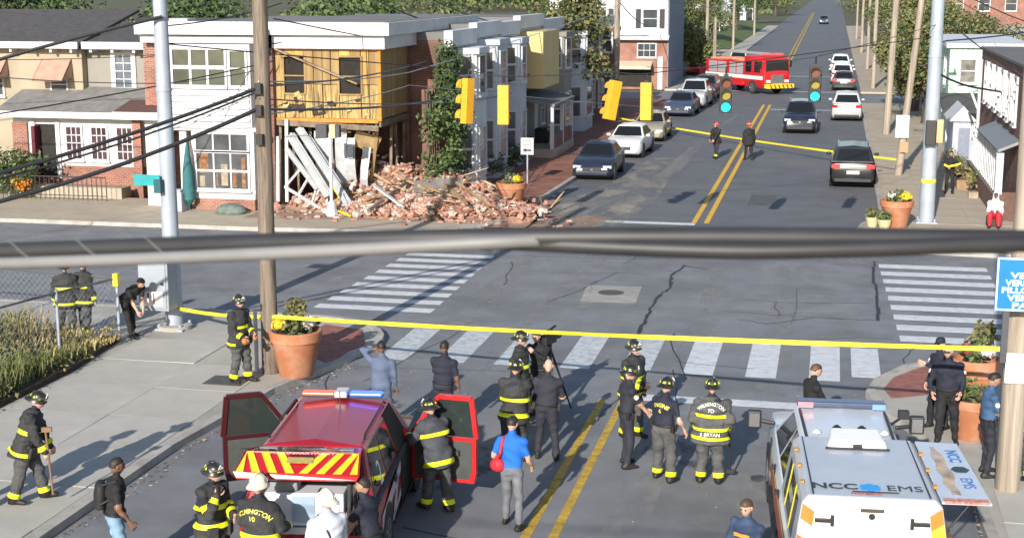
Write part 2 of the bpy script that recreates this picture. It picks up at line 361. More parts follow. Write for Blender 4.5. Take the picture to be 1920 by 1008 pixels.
fl = [(-60,47.1),(-20,47.3),(-14.5,47.6),(-12.4,48.6),(-11.2,50.2),(-10.95,53),(-10.9,57),(-10.4,75),(-10.4,107)]
fl2 = [(-60,47.1),(-20,47.3),(-14.5,47.6),(-12.4,48.6),(-11.2,50.2),(-10.95,53)]
sw3 = walk('sidewalk', fl2+[(-14.6,53),(-60,53)], CONC2)
BW = walk('brick_sidewalk', [(-10.95,53),(-10.9,57),(-10.4,75),(-10.4,107.5),(-14.9,107.5),(-14.9,53)], BRICKWALK)
kb = MB()
walkk = walk('kerb_bed', [(-60.1,46.95),(-60.1,46.9),(-60,46.95)], KERB, fl[::-1][::-1])
bpy.data.objects.remove(walkk)
fr = [(2.0,107),(1.9,54.5),(1.2,52.6),(1.0,51),(1.5,48.9),(3,47.6),(6,47.3),(60,47.2)]
sw4 = walk('sidewalk', [(60,107),]+fr[::1], CONC2, fr)
sl = walk('sidewalk', [(-10.6,118),(-10.7,300),(-13,300),(-13,118)], CONC); sr = walk('sidewalk', [(2.2,118),(2.2,300),(5,300),(5,118)], CONC2)
BDUST = mat('brick_dust_film', (.42,.27,.20), rough=1, var=.25, scale=2); alpha(BDUST, .9, .40, .62, .75)
sheet('dust', [(-20.5,49.2),(-10.9,50.3),(-10.9,54),(-20.5,54)], BDUST, sw3, SW+.007)
sheet('dust', [(-19,45.6),(-8.4,47.8),(-7.6,53),(-10.8,53),(-11.1,50.1),(-12.4,48.5),(-14.5,47.5),(-19,47.2)], BDUST, road, .0085)
lt_ = MB(); r8 = np.random.default_rng(8)
def litter(pts, n, sp):
    for i in range(n):
        k = r8.integers(len(pts)-1); t_ = r8.random(); p = Vector((*pts[k],0)).lerp(Vector((*pts[k+1],0)), t_); x, y = p.x+abs(r8.normal())*sp[0]*(1 if r8.random() < .8 else -2), p.y+r8.normal()*sp[1]
        z = .008+.005*r8.random() if sp[0]*(1) > 0 else SW+.02; s_ = r8.uniform(.015,.05); a = r8.uniform(0,3.1); c_, q_ = math.cos(a)*s_, math.sin(a)*s_
        lt_.add([(x-c_,y-q_,z),(x+q_*.6,y-c_*.6,z+.004),(x+c_,y+q_,z),(x-q_*.6,y+c_*.6,z+.008)], [(0,1,2,3)], int(r8.integers(3)))
litter([(-11.45,18),(-11.4,24),(-11.0,28),(-10.3,30.6)], 420, (.16,.1)); litter([(2.5,18),(2.5,25)], 160, (-.0,.1)); litter([(-10.8,54),(-10.3,75),(-10.3,105)], 260, (.2,.1)); litter([(-60,47),(-20,47.2)], 200, (.1,.25))
for i in range(260):
    x, y = r8.uniform(-10.8,1.5), r8.uniform(18,49); s_ = r8.uniform(.008,.03); lt_.add([(x-s_,y,.009),(x,y-s_,.012),(x+s_,y,.009),(x,y+s_,.014)], [(0,1,2,3)], int(r8.integers(3)))
tag(lt_.build('gutter_litter', [mat('dry_leaf', (.20,.12,.05), rough=.9, var=.3), mat('paper_scrap', (.5,.48,.44), rough=.9, var=.2), mat('grit', (.12,.11,.10), rough=.9, var=.3)], fix=False), 'dry leaves, grit and paper scraps lying along the gutters', 'litter', kind='stuff')
# flags with open joints, each its own slab
def slabs(par, x0, x1, nx, y0, y1, ny, m, z=SW, skip=None):
    dx = (x1-x0)/nx; dy = (y1-y0)/ny
    cache = []
    for k in range(3):
        b = MB(); b.box(-dx/2+.006, dx/2-.006, -dy/2+.006, dy/2-.006, -.02, .012); me = b.mesh('concrete_slab', m); cache.append(me)
    for i in range(nx):
        for j in range(ny):
            x = x0+(i+.5)*dx; y = y0+(j+.5)*dy
            if skip and skip(x, y): continue
            o = bpy.data.objects.new('concrete_slab', rnd.choice(cache)); COL.objects.link(o); o.parent = par
            o.location = (x, y, z+rnd.uniform(-.004,.004)); o.rotation_euler = (rnd.uniform(-.004,.004), rnd.uniform(-.004,.004), 0)
SLAB = mat('slab_concrete', (.45,.43,.39), rough=.9, var=.09, scale=1.4, bump=.3, bscale=60, stain=(.36,.335,.29), stainscale=.5, stainamt=.5)
SLAB2 = mat('far_slab_concrete', (.44,.375,.29), rough=.9, var=.12, scale=1.4, bump=.3, bscale=60, stain=(.30,.25,.2), stainscale=.5, stainamt=.6)
slabs(sw1, -15.75, -13.55, 1, 17.5, 31.5, 7, SLAB); slabs(sw1, -13.55, -11.75, 1, 17.5, 29.5, 6, SLAB)
slabs(sw2, 2.9, 5.9, 2, 17.5, 28.5, 6, SLAB); slabs(sw4, 2.2, 6.3, 3, 53, 78, 15, SLAB2)
TACT = mat('red_tactile', (.30,.115,.09), rough=.85, var=.2, scale=5, bump=.6, bscale=30)
sheet('tactile_paving', [(-12.2,31.6),(-10.75,30.2),(-10.25,31.6),(-10.9,33.4),(-12.0,33.8)], TACT, sw1, SW+.006)
sheet('tactile_paving', [(1.55,31.6),(1.3,30.6),(1.45,29.9),(2.3,30.4),(2.9,31.7),(3.4,32.9),(2.9,33.3),(2.1,32.5)], TACT, sw2, SW+.006)
sheet('tactile_paving', [(1.9,47.6),(5.5,47.35),(5.5,48.9),(2.4,49.3)], BRICKWALK, sw4, SW+.006)
gr = MB(); p = G(268,437,SW); gr.box(p.x-.45,p.x+.4,p.y-.35,p.y+.35,SW,SW+.026); gr.build('access_cover', IRON, sw1)
# ================================================================== BUILDINGS
WHITE = mat('white_paint', (.56,.57,.585), rough=.6, var=.08, scale=1.5, stain=(.42,.41,.39), stainscale=1.3, stainamt=.5)
OFFW = mat('grey_white_siding', (.60,.62,.65), rough=.6, var=.06, scale=1.5, stain=(.4,.4,.41), stainscale=1., stainamt=.4)
BRICK = brickmat('red_brick', (.33,.12,.075), (.22,.08,.055), (.33,.28,.24))
BRICKD = brickmat('brown_brick', (.20,.085,.06), (.15,.062,.048), (.22,.18,.16))
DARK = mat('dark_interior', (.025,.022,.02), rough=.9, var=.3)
GLASS = mat('window_glass', (.06,.07,.08), rough=.06, var=.25, scale=1.5, spec=.8)
ROOFM = mat('flat_roof', (.17,.165,.165), rough=.9, var=.15, scale=.6, stain=(.25,.24,.235), stainscale=.25, stainamt=.6)
SHINGLE = mat('dark_shingle', (.075,.07,.072), rough=.9, var=.22, scale=4, bump=.5, bscale=25)
STUCCO = mat('tan_stucco', (.37,.32,.235), rough=.95, var=.08, scale=1., bump=.2, bscale=40, stain=(.25,.22,.17), stainscale=.7, stainamt=.5)
GREYST = mat('grey_stucco', (.27,.255,.225), rough=.95, var=.08, scale=1., stain=(.19,.18,.16), stainscale=.5, stainamt=.5)
MAP = {'S': lambda pl: (lambda u,v,d: (u, pl-d, v)), 'E': lambda pl: (lambda u,v,d: (pl+d, u, v)), 'W': lambda pl: (lambda u,v,d: (pl-d, u, v))}
def ubox(b, f, u0, u1, v0, v1, d0, d1, m=0):
    P = [f(u0,v0,d0), f(u1,v1,d1)]
    lo = [min(P[0][i],P[1][i]) for i in range(3)]; hi = [max(P[0][i],P[1][i]) for i in range(3)]
    b.box(lo[0],hi[0],lo[1],hi[1],lo[2],hi[2],m)
def window(par, face, pl, u0, u1, v0, v1, fm=None, gm=None, nu=1, nv=2, fw=.08, bar=.035, sill=True, name='window'):
    f = MAP[face](pl); fm = fm or WHITE; b = MB()
    ubox(b,f,u0-fw,u0,v0-fw,v1+fw,.0,.075); ubox(b,f,u1,u1+fw,v0-fw,v1+fw,.0,.075)
    ubox(b,f,u0,u1,v1,v1+fw,.0,.072); ubox(b,f,u0,u1,v0-fw,v0,.0,.072)
    if sill: ubox(b,f,u0-fw-.05,u1+fw+.05,v0-fw-.06,v0-fw,.0,.13)
    for i in range(1,nu): u = u0+(u1-u0)*i/nu; ubox(b,f,u-bar/2,u+bar/2,v0,v1,.0,.05)
    for i in range(1,nv):
        v = v0+(v1-v0)*i/nv; bb = bar*1.4 if (nv == 2) else bar; ubox(b,f,u0,u1,v-bb/2,v+bb/2,.0,.055)
    w = b.build(name, fm, par)
    gk = gm or rnd.choice([GLASS,GLASS,mat('curtained_glass', (.20,.19,.17), rough=.12, var=.5, scale=2.5, spec=.7),mat('sky_tinted_glass', (.10,.13,.17), rough=.08, var=.4, scale=1.2, spec=.8),mat('blind_glass', (.30,.29,.27), rough=.2, var=.3, scale=6, spec=.6)])  # one pane tint is blue to imitate reflected sky
    p = MB(); ubox(p,f,u0,u1,v0,v1,.004,.018); p.build('pane', gk, w, org=None)
    return w
def wallbox(par, name, x0,x1,y0,y1,z0,z1, m): b = MB(); b.box(x0,x1,y0,y1,z0,z1); return b.build(name, m, par)
def cornice(par, x0,x1,y0,y1,z, h=.5, out=.35, m=None, name='cornice'):
    b = MB(); b.box(x0-out*.5,x1+out*.5,y0-out*.5,y1+out*.5,z-h,z-h*.45); b.box(x0-out,x1+out,y0-out,y1+out,z-h*.45+.002,z); return b.build(name, m or WHITE, par)
# ---- the wrecked corner house: upper storey stripped to its sheathing, ground floor blown out
X0, X1, YF, YB = -20.35, -16.25, 52.5, 66
ch = thing('corner_house', 'wrecked corner house with bare yellow sheathing above a blown-out ground floor', 'house', (-18.3, 56, 0))
wallbox(ch, 'roof', X0-.2, X1+.3, YF-.35, YB, 6.76, 7.0, ROOFM)
b = MB(); b.box(X0-.2,X1+.5,YF-.55,YF-.352,6.52,6.98); b.box(X0-.2,X1+.25,YF-.3,YF-.02,6.02,6.51); b.box(X1+.302,X1+.5,YF-.35,YB,6.52,6.98); b.box(X1+.002,X1+.25,YF-.018,YB,6.02,6.51); b.build('cornice', WHITE, ch)
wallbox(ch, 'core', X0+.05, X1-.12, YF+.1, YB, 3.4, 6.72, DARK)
SHEATH = wavemat('bare_sheathing', (.30,.165,.05), (.60,.38,.115), 2.6, 'Z', .8, .6)
SHEATH2 = wavemat('stained_sheathing', (.10,.07,.035), (.58,.40,.15), 6.5, 'Z', .85, 2.5)
SHADEP = wavemat('dull_and_shaded_plywood', (.22,.14,.06), (.36,.25,.11), 2., 'Z', .9, .5)  # duller plywood; on the side wall its shade is put into the colour
ORANGE = mat('orange_lumber', (.55,.22,.04), rough=.8, var=.2)
W1, W2 = (-20.0,-19.2), (-17.85,-17.0)
xs = [X0,-20.0,-19.2,-18.85,-18.5,-18.18,-17.85,-17.0,-16.7,-16.35]
for i in range(len(xs)-1):
    u0, u1 = xs[i]+.008, xs[i+1]-.008
    inwin = any(abs(u0-.008-w_[0]) < .02 for w_ in (W1,W2))
    for (v0,v1) in (((3.45,4.35),(5.72,6.02)) if inwin else ((3.45,4.7),(4.715,6.02))):
        for q in range(2 if u1-u0 > .5 else 1):
            uu = (u1-u0)/(2 if u1-u0 > .5 else 1)
            wallbox(ch, 'sheathing_board', u0+q*uu+.004, u0+(q+1)*uu-.004, YF-rnd.uniform(.01,.05), YF+.1, v0, v1-rnd.uniform(0,.03), rnd.choice([SHEATH,SHEATH,SHEATH2,SHADEP]) if v0 > 4.6 else SHEATH2)
for w_ in (W1,W2):
    b = MB(); b.box(w_[0]-.05,w_[0]+.01,YF-.06,YF-.02,4.33,5.75); b.box(w_[1]-.01,w_[1]+.07,YF-.075,YF-.02,4.33,5.75); b.box(w_[0]+.011,w_[1]-.011,YF-.07,YF-.02,5.7,5.78); b.box(w_[0]+.011,w_[1]-.011,YF-.07,YF-.02,4.3,4.37); b.box(w_[0]+.011,w_[1]-.011,YF-.03,YF+.0,4.98,5.03)
    wo = b.build('window_opening', SHADEP, ch); p = MB(); p.box(w_[0],w_[1],YF+.06,YF+.095,4.36,5.7); p.build('dark_window_hole', mat('painted_hole_dark', (.02,.017,.014), rough=.9, var=.4, scale=2), wo)  # near-black plate stands in for the shade inside the open window hole
b = MB(); b.box(X1-.1,X1+.02,YF-.08,YF+.06,3.38,6.02); b.box(X0,X1-.102,YF-.1,YF+.1,3.3,3.44); b.box(X0,X1-.102,YF-.075,YF-.052,5.96,6.018); b.build('corner_post', ORANGE, ch)
for i in range(7):
    y0 = YF+.07+i*.5; wallbox(ch, 'sheathing_board', X1-.1, X1-rnd.uniform(0,.03), y0, y0+.49, 3.45, 6.02, SHADEP)
wallbox(ch, 'wall', X1-.15, X1-.01, YF+3.6, YB, 0, 6.02, BRICKD)
TIMBER = wavemat('grey_timber', (.10,.075,.055), (.24,.19,.14), 3, 'Y', .9)
for i in range(9):
    x = X0+.25+i*.45; b = MB(); b.box(x,x+.06,YF+.02,YB-4,3.12,3.38); b.build('floor_joist', TIMBER, ch)
b = MB(); b.box(X1-.1,X1-.02,YF,YB-8,3.14,3.4); b.build('floor_joist', TIMBER, ch)
for x, y in [(X0+.1,52.6),(X0+.5,53.4),(-19.2,54.6),(-18.2,55.2),(-17.4,54.8),(-16.9,53.6),(-16.45,54.2),(-16.4,55.0),(-16.4,55.8)]:
    b = MB(); b.beam((x,y,0),(x+rnd.uniform(-.1,.1),y,3.12),.1,.1); b.build('stud', TIMBER, ch)
wallbox(ch, 'back_wall', X0, X1-.16, 57.2, 57.4, 0, 3.3, mat('void_dark_plaster', (.10,.085,.075), rough=.9, var=.5, scale=.9))  # wall coloured dark for the shade of the gutted room
wallbox(ch, 'party_wall', X0-.12, X0, 52.2, YB, 0, 6.7, BRICKD)
# remains of the white front: upright panels still standing, a bent one
PVC = PVC0 = mat('white_cladding', (.40,.42,.44), rough=.55, var=.12, scale=2, stain=(.27,.25,.22), stainscale=1.6, stainamt=.75)
for (x0,x1,zt,tw) in [(-19.0,-18.62,2.95,.05),(-18.6,-18.2,3.0,-.04),(-18.16,-17.72,3.05,.03),(-17.7,-17.3,2.7,-.1),(-17.25,-16.95,2.35,.16)]:
    b = MB(); k = 5; 
    L_ = [((x0+tw*i/k), 52.75+.12*math.sin(i*1.1+x0), .35+(zt-.35)*i/k) for i in range(k+1)]; R_ = [((x1+tw*i/k), 52.75+.12*math.sin(i*1.1+x0+.4), .35+(zt-.35)*i/k) for i in range(k+1)]
    for i in range(k): b.slab([L_[i],R_[i],R_[i+1],L_[i+1]], .03)
    b.build('cladding_panel', PVC, ch)
b = MB(); b.obox((-17.05,53.1,2.55),(1.0,.03,.7),(.5,.3,.5)); b.build('torn_ceiling_board', mat('tan_board', (.42,.30,.15), rough=.9, var=.35, scale=3), ch)
b = MB(); b.box(-17.62,-17.4,52.56,52.62,1.95,2.4); b.build('electric_meter', mat('grey_metal', (.32,.35,.39), rough=.5, var=.1), ch)
b = MB(); b.obox((-15.7,54.3,.85),(1.3,.15,1.0),(-.35,.1,.2)); b.build('plaster_chunk', mat('pink_plaster', (.5,.36,.32), rough=.9, var=.25), ch)
b = MB(); b.beam((-20.25,52.25,6.0),(-17.1,52.3,4.75),.16,.06); b.build('hanging_plank', wavemat('grey_plank', (.16,.11,.07), (.36,.27,.18), 3, 'Y', .9), ch)
for i in range(16):
    x = X0+.2+rnd.random()*3.6; b = MB(); b.obox((x,52.42,3.5+rnd.random()*.8),(rnd.uniform(.1,.35),.05,rnd.uniform(.08,.3)),(rnd.uniform(-.3,.3),rnd.uniform(-.6,.6),0)); b.build('torn_insulation', rnd.choice([mat('insulation_tuft', (.48,.36,.16), rough=1, var=.4, scale=8), mat('dark_tear', (.05,.035,.02), rough=1, var=.3)]), ch)
b = MB(); b.beam((-20.3,52.35,3.27),(-16.3,52.3,3.12),.08,.2); b.build('sagging_sill', TIMBER, ch)
for i in range(9):
    x = -20.1+i*.44; b = MB(); b.beam((x,52.9+rnd.random()*.8,3.1),(x+rnd.uniform(-.5,.6),52.6+rnd.random()*.6,rnd.uniform(.9,2.2)),.12,.03,0,rnd.random()); b.build('hanging_strip', rnd.choice([PVC0,TIMBER,SHADEP]), ch)
# ---- white house with a tall bay, between the poles
wh = thing('white_house', 'white fronted house with glazed upper porch and big bay window, between two poles', 'house', (-22.7, 53, 0))
wallbox(wh, 'wall', -25.1, -20.5, 52.0, 66, 0, 6.5, BRICK); wallbox(wh, 'roof', -25.2, -20.5, 51.2, 66, 6.502, 6.9, ROOFM)
b = MB(); b.box(-25.1,-20.4,50.7,51.19,6.55,7.02); b.box(-25.0,-20.5,50.95,51.98,6.24,6.5); b.build('cornice', WHITE, wh)
wallbox(wh, 'upper_bay', -24.45, -20.75, 51.0, 51.99, 3.2, 6.2, WHITE)
for i in range(5): b = MB(); b.slab([(-24.4,50.90,3.4+i*.235),(-20.8,50.90,3.4+i*.235),(-20.8,50.985,3.60+i*.235),(-24.4,50.985,3.60+i*.235)], .03); b.build('siding_board', WHITE, wh)
window(wh,'S',51.0,-23.75,-21.72,4.72,6.0,nu=3,nv=2,bar=.1,gm=mat('green_dark_glass',(.07,.085,.07),rough=.12,var=.4,scale=.9,spec=.7)); window(wh,'S',51.0,-21.5,-20.92,4.72,5.95,nu=1,nv=2,gm=_mats['green_dark_glass'])
wallbox(wh, 'brick_pier', -25.12, -24.5, 51.4, 51.99, 3.9, 6.4, BRICK); wallbox(wh, 'pier_base', -25.15, -24.45, 51.3, 51.99, 0, 3.7, WHITE)
b = MB(); b.slab([(-26.2,50.9,3.70),(-24.3,50.9,3.70),(-24.5,51.99,4.05),(-26.0,51.99,4.05)], .1); b.build('hood_roof', mat('brown_hood', (.10,.055,.045), rough=.8), wh); wallbox(wh, 'hood_fascia', -26.2, -24.3, 50.8, 50.895, 3.4, 3.68, WHITE)
b = MB(); b.box(-24.55,-20.55,50.85,51.4,3.05,3.2); b.build('belt_course', WHITE, wh)
wallbox(wh, 'lower_bay', -23.05, -20.6, 50.75, 51.99, .75, 3.04, WHITE); wallbox(wh, 'bay_base', -23.0, -20.65, 50.8, 51.99, 0, .55, BRICK); wallbox(wh, 'bay_apron', -23.03, -20.62, 50.77, 51.99, .552, .748, WHITE)
GLASSC = mat('clear_window', (.075,.08,.085), rough=.1, var=.5, scale=1.1, spec=.7)
window(wh,'S',50.75,-22.85,-20.85,.95,2.25,nu=3,nv=2,gm=GLASSC,bar=.06); window(wh,'S',50.75,-22.85,-20.85,2.36,2.95,nu=3,nv=1,gm=GLASSC,bar=.06,sill=False)
bl = mat('brown_curtain', (.22,.11,.05), rough=.9, var=.6, scale=7); bl2 = mat('cream_box', (.32,.26,.19), rough=.9, var=.3, scale=4)
for x0,x1,z0,z1,m in [(-22.8,-22.35,1.5,2.24,bl),(-22.8,-22.5,1.0,1.4,bl2),(-21.95,-21.6,1.05,1.85,bl2),(-21.5,-21.25,1.0,1.7,bl),(-22.15,-21.98,1.05,1.6,bl),(-21.15,-20.9,1.0,2.1,bl)]:
    wallbox(wh, 'window_display', x0+.04, x1-.06, 50.729, 50.7305, z0, z1, m)
for x in (-24.3,-23.5): wallbox(wh, 'porch_post', x-.14, x+.14, 51.0, 51.28, 0, 3.04, WHITE)
wallbox(wh, 'front_door', -24.1, -23.65, 51.95, 51.998, .2, 2.6, mat('teal_door', (.30,.37,.36), rough=.5, var=.1))
um = MB(); um.lathe([(.02,.3),(.24,.55),(.2,1.6),(.06,2.5),(.02,2.7)], (-23.1,50.45,0), 10); um.cyl((-23.1,50.45,0),(-23.1,50.45,.4),.02)
tag(um.build('garden_umbrella', mat('dark_teal_canvas', (.03,.13,.14), rough=.8, var=.2), org=(-23.1,50.45,0)), 'folded dark teal parasol standing beside the big bay window', 'umbrella')
bb = MB(); bb.box(-23.75,-23.2,50.0,50.55,SW,.85); bb.box(-23.7,-23.25,50.05,50.5,.852,.93)
tag(bb.build('storage_box', mat('grey_plastic', (.42,.42,.47), rough=.6, var=.12), org=(-23.5,50.3,SW), bevel=.03), 'light grey storage box on the pavement beside the steel pole', 'box')
# ---- tan stucco house, grey stucco house and the low porch before them
th = thing('stucco_house', 'tan stucco house with two pink awnings and a dark roof', 'house', (-35, 56, 0))
wallbox(th, 'wall', -42, -30.05, 55.9, 66, 0, 5.75, STUCCO)
def shed_roof(par, x0, x1, y0, z0, y1, z1, m, t=.12):
    b = MB(); b.slab([(x0,y0,z0),(x1,y0,z0),(x1,y1,z1),(x0,y1,z1)], t); return b.build('roof', m, par)
shed_roof(th, -42.5, -29.9, 55.4, 6.0, 61, 7.25, SHINGLE)
b = MB(); b.box(-42.5,-29.9,55.28,55.39,5.78,6.05); b.build('gutter', WHITE, th)
for i in range(14): b = MB(); b.box(-42+i*.9,-41.9+i*.9,55.4,55.9,5.62,5.76); b.build('eave_bracket', WHITE, th)
AWN = mat('pink_awning', (.45,.27,.21), rough=.8, var=.15, scale=3)
for cx in (-31.1,-34.0):
    w_ = window(th,'S',55.9,cx-.33,cx+.33,3.85,4.75,nv=2)
    b = MB(); b.slab([(cx-.75,55.0,4.5),(cx+.6,55.0,4.5),(cx+.6,55.88,5.35),(cx-.75,55.88,5.35)], .04); b.slab([(cx+.6,55.0,4.5),(cx+.6,55.88,4.6),(cx+.6,55.88,5.35)], .03); b.slab([(cx-.72,55.88,5.35),(cx-.72,55.88,4.6),(cx-.72,55.0,4.5)], .03); b.build('awning', AWN, th)
gh = thing('grey_house', 'grey stucco house front with one white framed window beside the brick pier', 'house', (-27.5, 57, 0))
wallbox(gh, 'wall', -30.04, -25.13, 56.3, 66, 0, 5.75, GREYST); shed_roof(gh, -29.88, -25.2, 55.7, 6.0, 61, 6.9, SHINGLE)
b = MB(); b.box(-29.88,-25.15,55.58,55.69,5.76,6.05); b.build('gutter', WHITE, gh)
for i in range(5): b = MB(); b.box(-29.6+i*.95,-29.48+i*.95,55.7,56.3,5.62,5.76); b.build('eave_bracket', WHITE, gh)
window(gh,'S',56.3,-28.75,-28.05,4.2,5.5,nu=2,nv=4,fw=.2)
b = MB(); b.box(-25.9,-25.12,55.4,56.2,6.1,7.0); b.build('parapet', WHITE, gh)
ph = thing('porch_house', 'low white porch with three windows, an open maroon doorway and dark sloping roof', 'porch', (-29.6, 54.5, 0))
wallbox(ph, 'wall', -32.2, -26.7, 54.0, 55.85, 1.2, 3.15, WHITE); wallbox(ph, 'base_wall', -32.2, -26.7, 54.02, 55.85, 0, 1.2, BRICK)
shed_roof(ph, -32.8, -26.5, 53.5, 3.35, 56.28, 4.2, mat('weathered_shingle', (.20,.195,.19), rough=.9, var=.2, scale=3))
b = MB(); b.box(-32.8,-26.5,53.4,53.49,3.15,3.4); b.build('gutter', WHITE, ph)
wallbox(ph, 'brick_pier', -32.2, -31.55, 53.9, 53.99, 0, 2.9, BRICK); wallbox(ph, 'brick_pier', -26.95, -26.6, 53.85, 53.99, 0, 3.1, BRICK)
wallbox(ph, 'doorway', -31.2, -30.35, 53.96, 53.998, .7, 2.85, DARK); wallbox(ph, 'door', -31.15, -31.0, 53.5, 53.955, .7, 2.8, mat('maroon_door', (.10,.012,.03), rough=.4, var=.1))
b = MB(); b.box(-31.45,-31.22,53.93,53.998,.7,3.0); b.box(-30.33,-30.15,53.93,53.998,.7,3.0); b.build('door_frame', WHITE, ph)
for u in (-29.85,-28.75,-27.65): window(ph,'S',54.0,u,u+.62,1.5,2.75,nu=3,nv=4,gm=mat('maroon_dark_glass',(.07,.04,.05),rough=.12,var=.5,scale=2,spec=.6))
b = MB(); b.box(-31.8,-26.9,52.6,53.4,.13,.55); b.build('stoop', CONC2, ph)
RAIL = mat('black_rail', (.03,.03,.035), rough=.5, var=.1)
fr_ = thing('iron_railing', 'black iron railing along the stoop of the low white porch', 'railing', (-29.3, 51.9, SW))
b = MB(); b.box(-31.6,-27.2,51.9,51.94,1.02,1.06); b.box(-31.6,-27.2,51.9,51.94,.3,.33); b.build('rail', RAIL, fr_)
for i in range(23): b = MB(); b.box(-31.6+i*.2,-31.58+i*.2,51.91,51.93,SW,1.02); b.build('baluster', RAIL, fr_)
# house rears and low walls further left
# ---- the terrace on the left of the road: fronts face the road
TX = -14.9
BLUEW = mat('blue_and_shaded_white_siding', (.44,.48,.55), rough=.6, var=.07, scale=1.2, stain=(.36,.38,.42), stainscale=.8, stainamt=.4)  # on the white bays this blue is shade put into the colour
YELL = mat('cream_yellow_siding', (.56,.43,.20), rough=.7, var=.07, scale=1.)
def rowhouse(label, y0, y1, h, wallm, bay=None, baym=None, porch=False, bx=.95, side=None):
    t = thing('row_house', label, 'house', (TX-4, (y0+y1)/2, 0), 0, 'terrace of row houses on the left side')
    wallbox(t, 'wall', TX-9, TX, y0+.01, y1-.01, 0, h-.3, wallm); wallbox(t, 'roof', TX-9, TX, y0, y1, h-.298, h, ROOFM)
    b = MB(); b.box(TX+.002,TX+.35,y0+.02,y1-.02,h-.55,h+.06); b.box(TX+.002,TX+.18,y0+.02,y1-.02,h-.85,h-.552); b.build('cornice', OFFW, t)
    if bay:
        a, c = bay; z0 = .0 if not porch else 2.9
        zt = h-.9
        b = MB(); b.prism([(TX+.002,a),(TX+bx,a+.45),(TX+bx,c-.45),(TX+.002,c)], 'z', z0, zt); b.build('bay', baym, t)
        for zz in ((4.0,5.5),)+(((1.0,2.6),) if not porch else ()):
            window(t,'E',TX+bx,a+.75,c-.75,zz[0],zz[1],nu=1,nv=2)
            dirv = Vector((bx,.45,0)); 
            for s_ in (0,):
                p0 = Vector((TX,a,0)); q0 = Vector((TX+bx,a+.45,0)); n = Vector(((q0-p0).y, -(q0-p0).x, 0)).normalized()
                A = p0.lerp(q0,.22)+n*.012; B = p0.lerp(q0,.78)+n*.012
                w = MB(); w.slab([(A.x,A.y,zz[0]),(B.x,B.y,zz[0]),(B.x,B.y,zz[1]),(A.x,A.y,zz[1])], .01); w.build('bay_window', GLASS, t)
                w = MB(); 
                for zc in (zz[0]-.05,(zz[0]+zz[1])/2,zz[1]+.05): w.beam(A.lerp(B,-.15)+Vector((0,0,zc))+n*.02, A.lerp(B,1.15)+Vector((0,0,zc))+n*.02, .05, .1)
                for k in (-.1,1.1): w.beam(A.lerp(B,k)+Vector((0,0,zz[0]))+n*.02, A.lerp(B,k)+Vector((0,0,zz[1]))+n*.02, .08, .05)
                w.build('window_frame', WHITE, t)
        b = MB(); b.prism([(TX+.003,a-.1),(TX+bx+.12,a+.38),(TX+bx+.12,c-.38),(TX+.003,c+.1)], 'z', zt+.002, zt+.25); b.build('bay_cornice', baym, t)
    ys = [y for y in np.arange(y0+.8, y1-.8, 1.7) if not (bay and bay[0]-.8 < y < bay[1]+.3)]
    for y in ys:
        window(t,'E',TX,y,y+.8,4.0,5.45); 
        if not porch: window(t,'E',TX,y,y+.8,1.2,2.7)
    if porch:
        b = MB(); b.slab([(TX+2.0,y0+.2,2.7),(TX+2.0,y1-.2,2.7),(TX+.003,y1-.2,3.1),(TX+.003,y0+.2,3.1)], .14); b.build('porch_roof', ROOFM, t)
        for y in (y0+.4,(y0+y1)/2,y1-.4): wallbox(t, 'porch_post', TX+1.75, TX+1.92, y-.09, y+.09, .12, 2.55, WHITE)
        wallbox(t, 'porch_floor', TX+.003, TX+1.95, y0+.2, y1-.2, .1, .55, CONC2)
        wallbox(t, 'porch_wall', TX+1.8, TX+1.9, y0+.5, y1-.5, .552, 1.2, BRICKD)
    wallbox(t, 'front_door', TX+.003, TX+.05, y1-1.1, y1-.25, .4, 2.5, WHITE)
    for k in range(3): wallbox(t, 'door_step', TX+.052, TX+.95-.28*k, y1-1.3, y1-.05, .11+.1*k+.002*k, .21+.1*k, CONC2)
    return t
# row houses
rowhouse('brick row house overgrown with vine, next to the wrecked corner house', 56.5, 60.6, 6.5, BRICKD, (57.6,60.2), OFFW)
rowhouse('row house with white two-storey bay coloured in blue shade beside the vine', 60.6, 65.4, 6.7, BRICKD, (61.4,64.2), BLUEW)
t_ = rowhouse('row house with dark downpipe, narrow pale bay and porch wall', 65.4, 69.4, 6.6, BRICKD, (66.0,68.4), BLUEW)
t_ = rowhouse('row house with cream yellow upper side panel above its grey porch', 69.4, 75.5, 6.8, GREYST, None, None, True)
wallbox(t_, 'yellow_bay', TX+.003, TX+1.3, 70.2, 74.5, 3.4, 6.1, YELL)
rowhouse('grey stone row house with white porch posts halfway along the terrace', 75.5, 81.5, 6.5, GREYST, (77.5,80.5), GREYST, False)
rowhouse('row house with full height white bay coloured in blue shade near the far end', 81.5, 87.0, 6.4, BRICKD, (82.5,86.2), BLUEW, False, 1.25)
rowhouse('narrow brick row house with white window frames, second from the far end', 87.0, 93.0, 6.2, BRICKD, (89,91.5), BRICKD)
rowhouse('last brick row house of the terrace before the side street', 93.0, 101.0, 6.2, BRICK, (96,99), BRICKD)
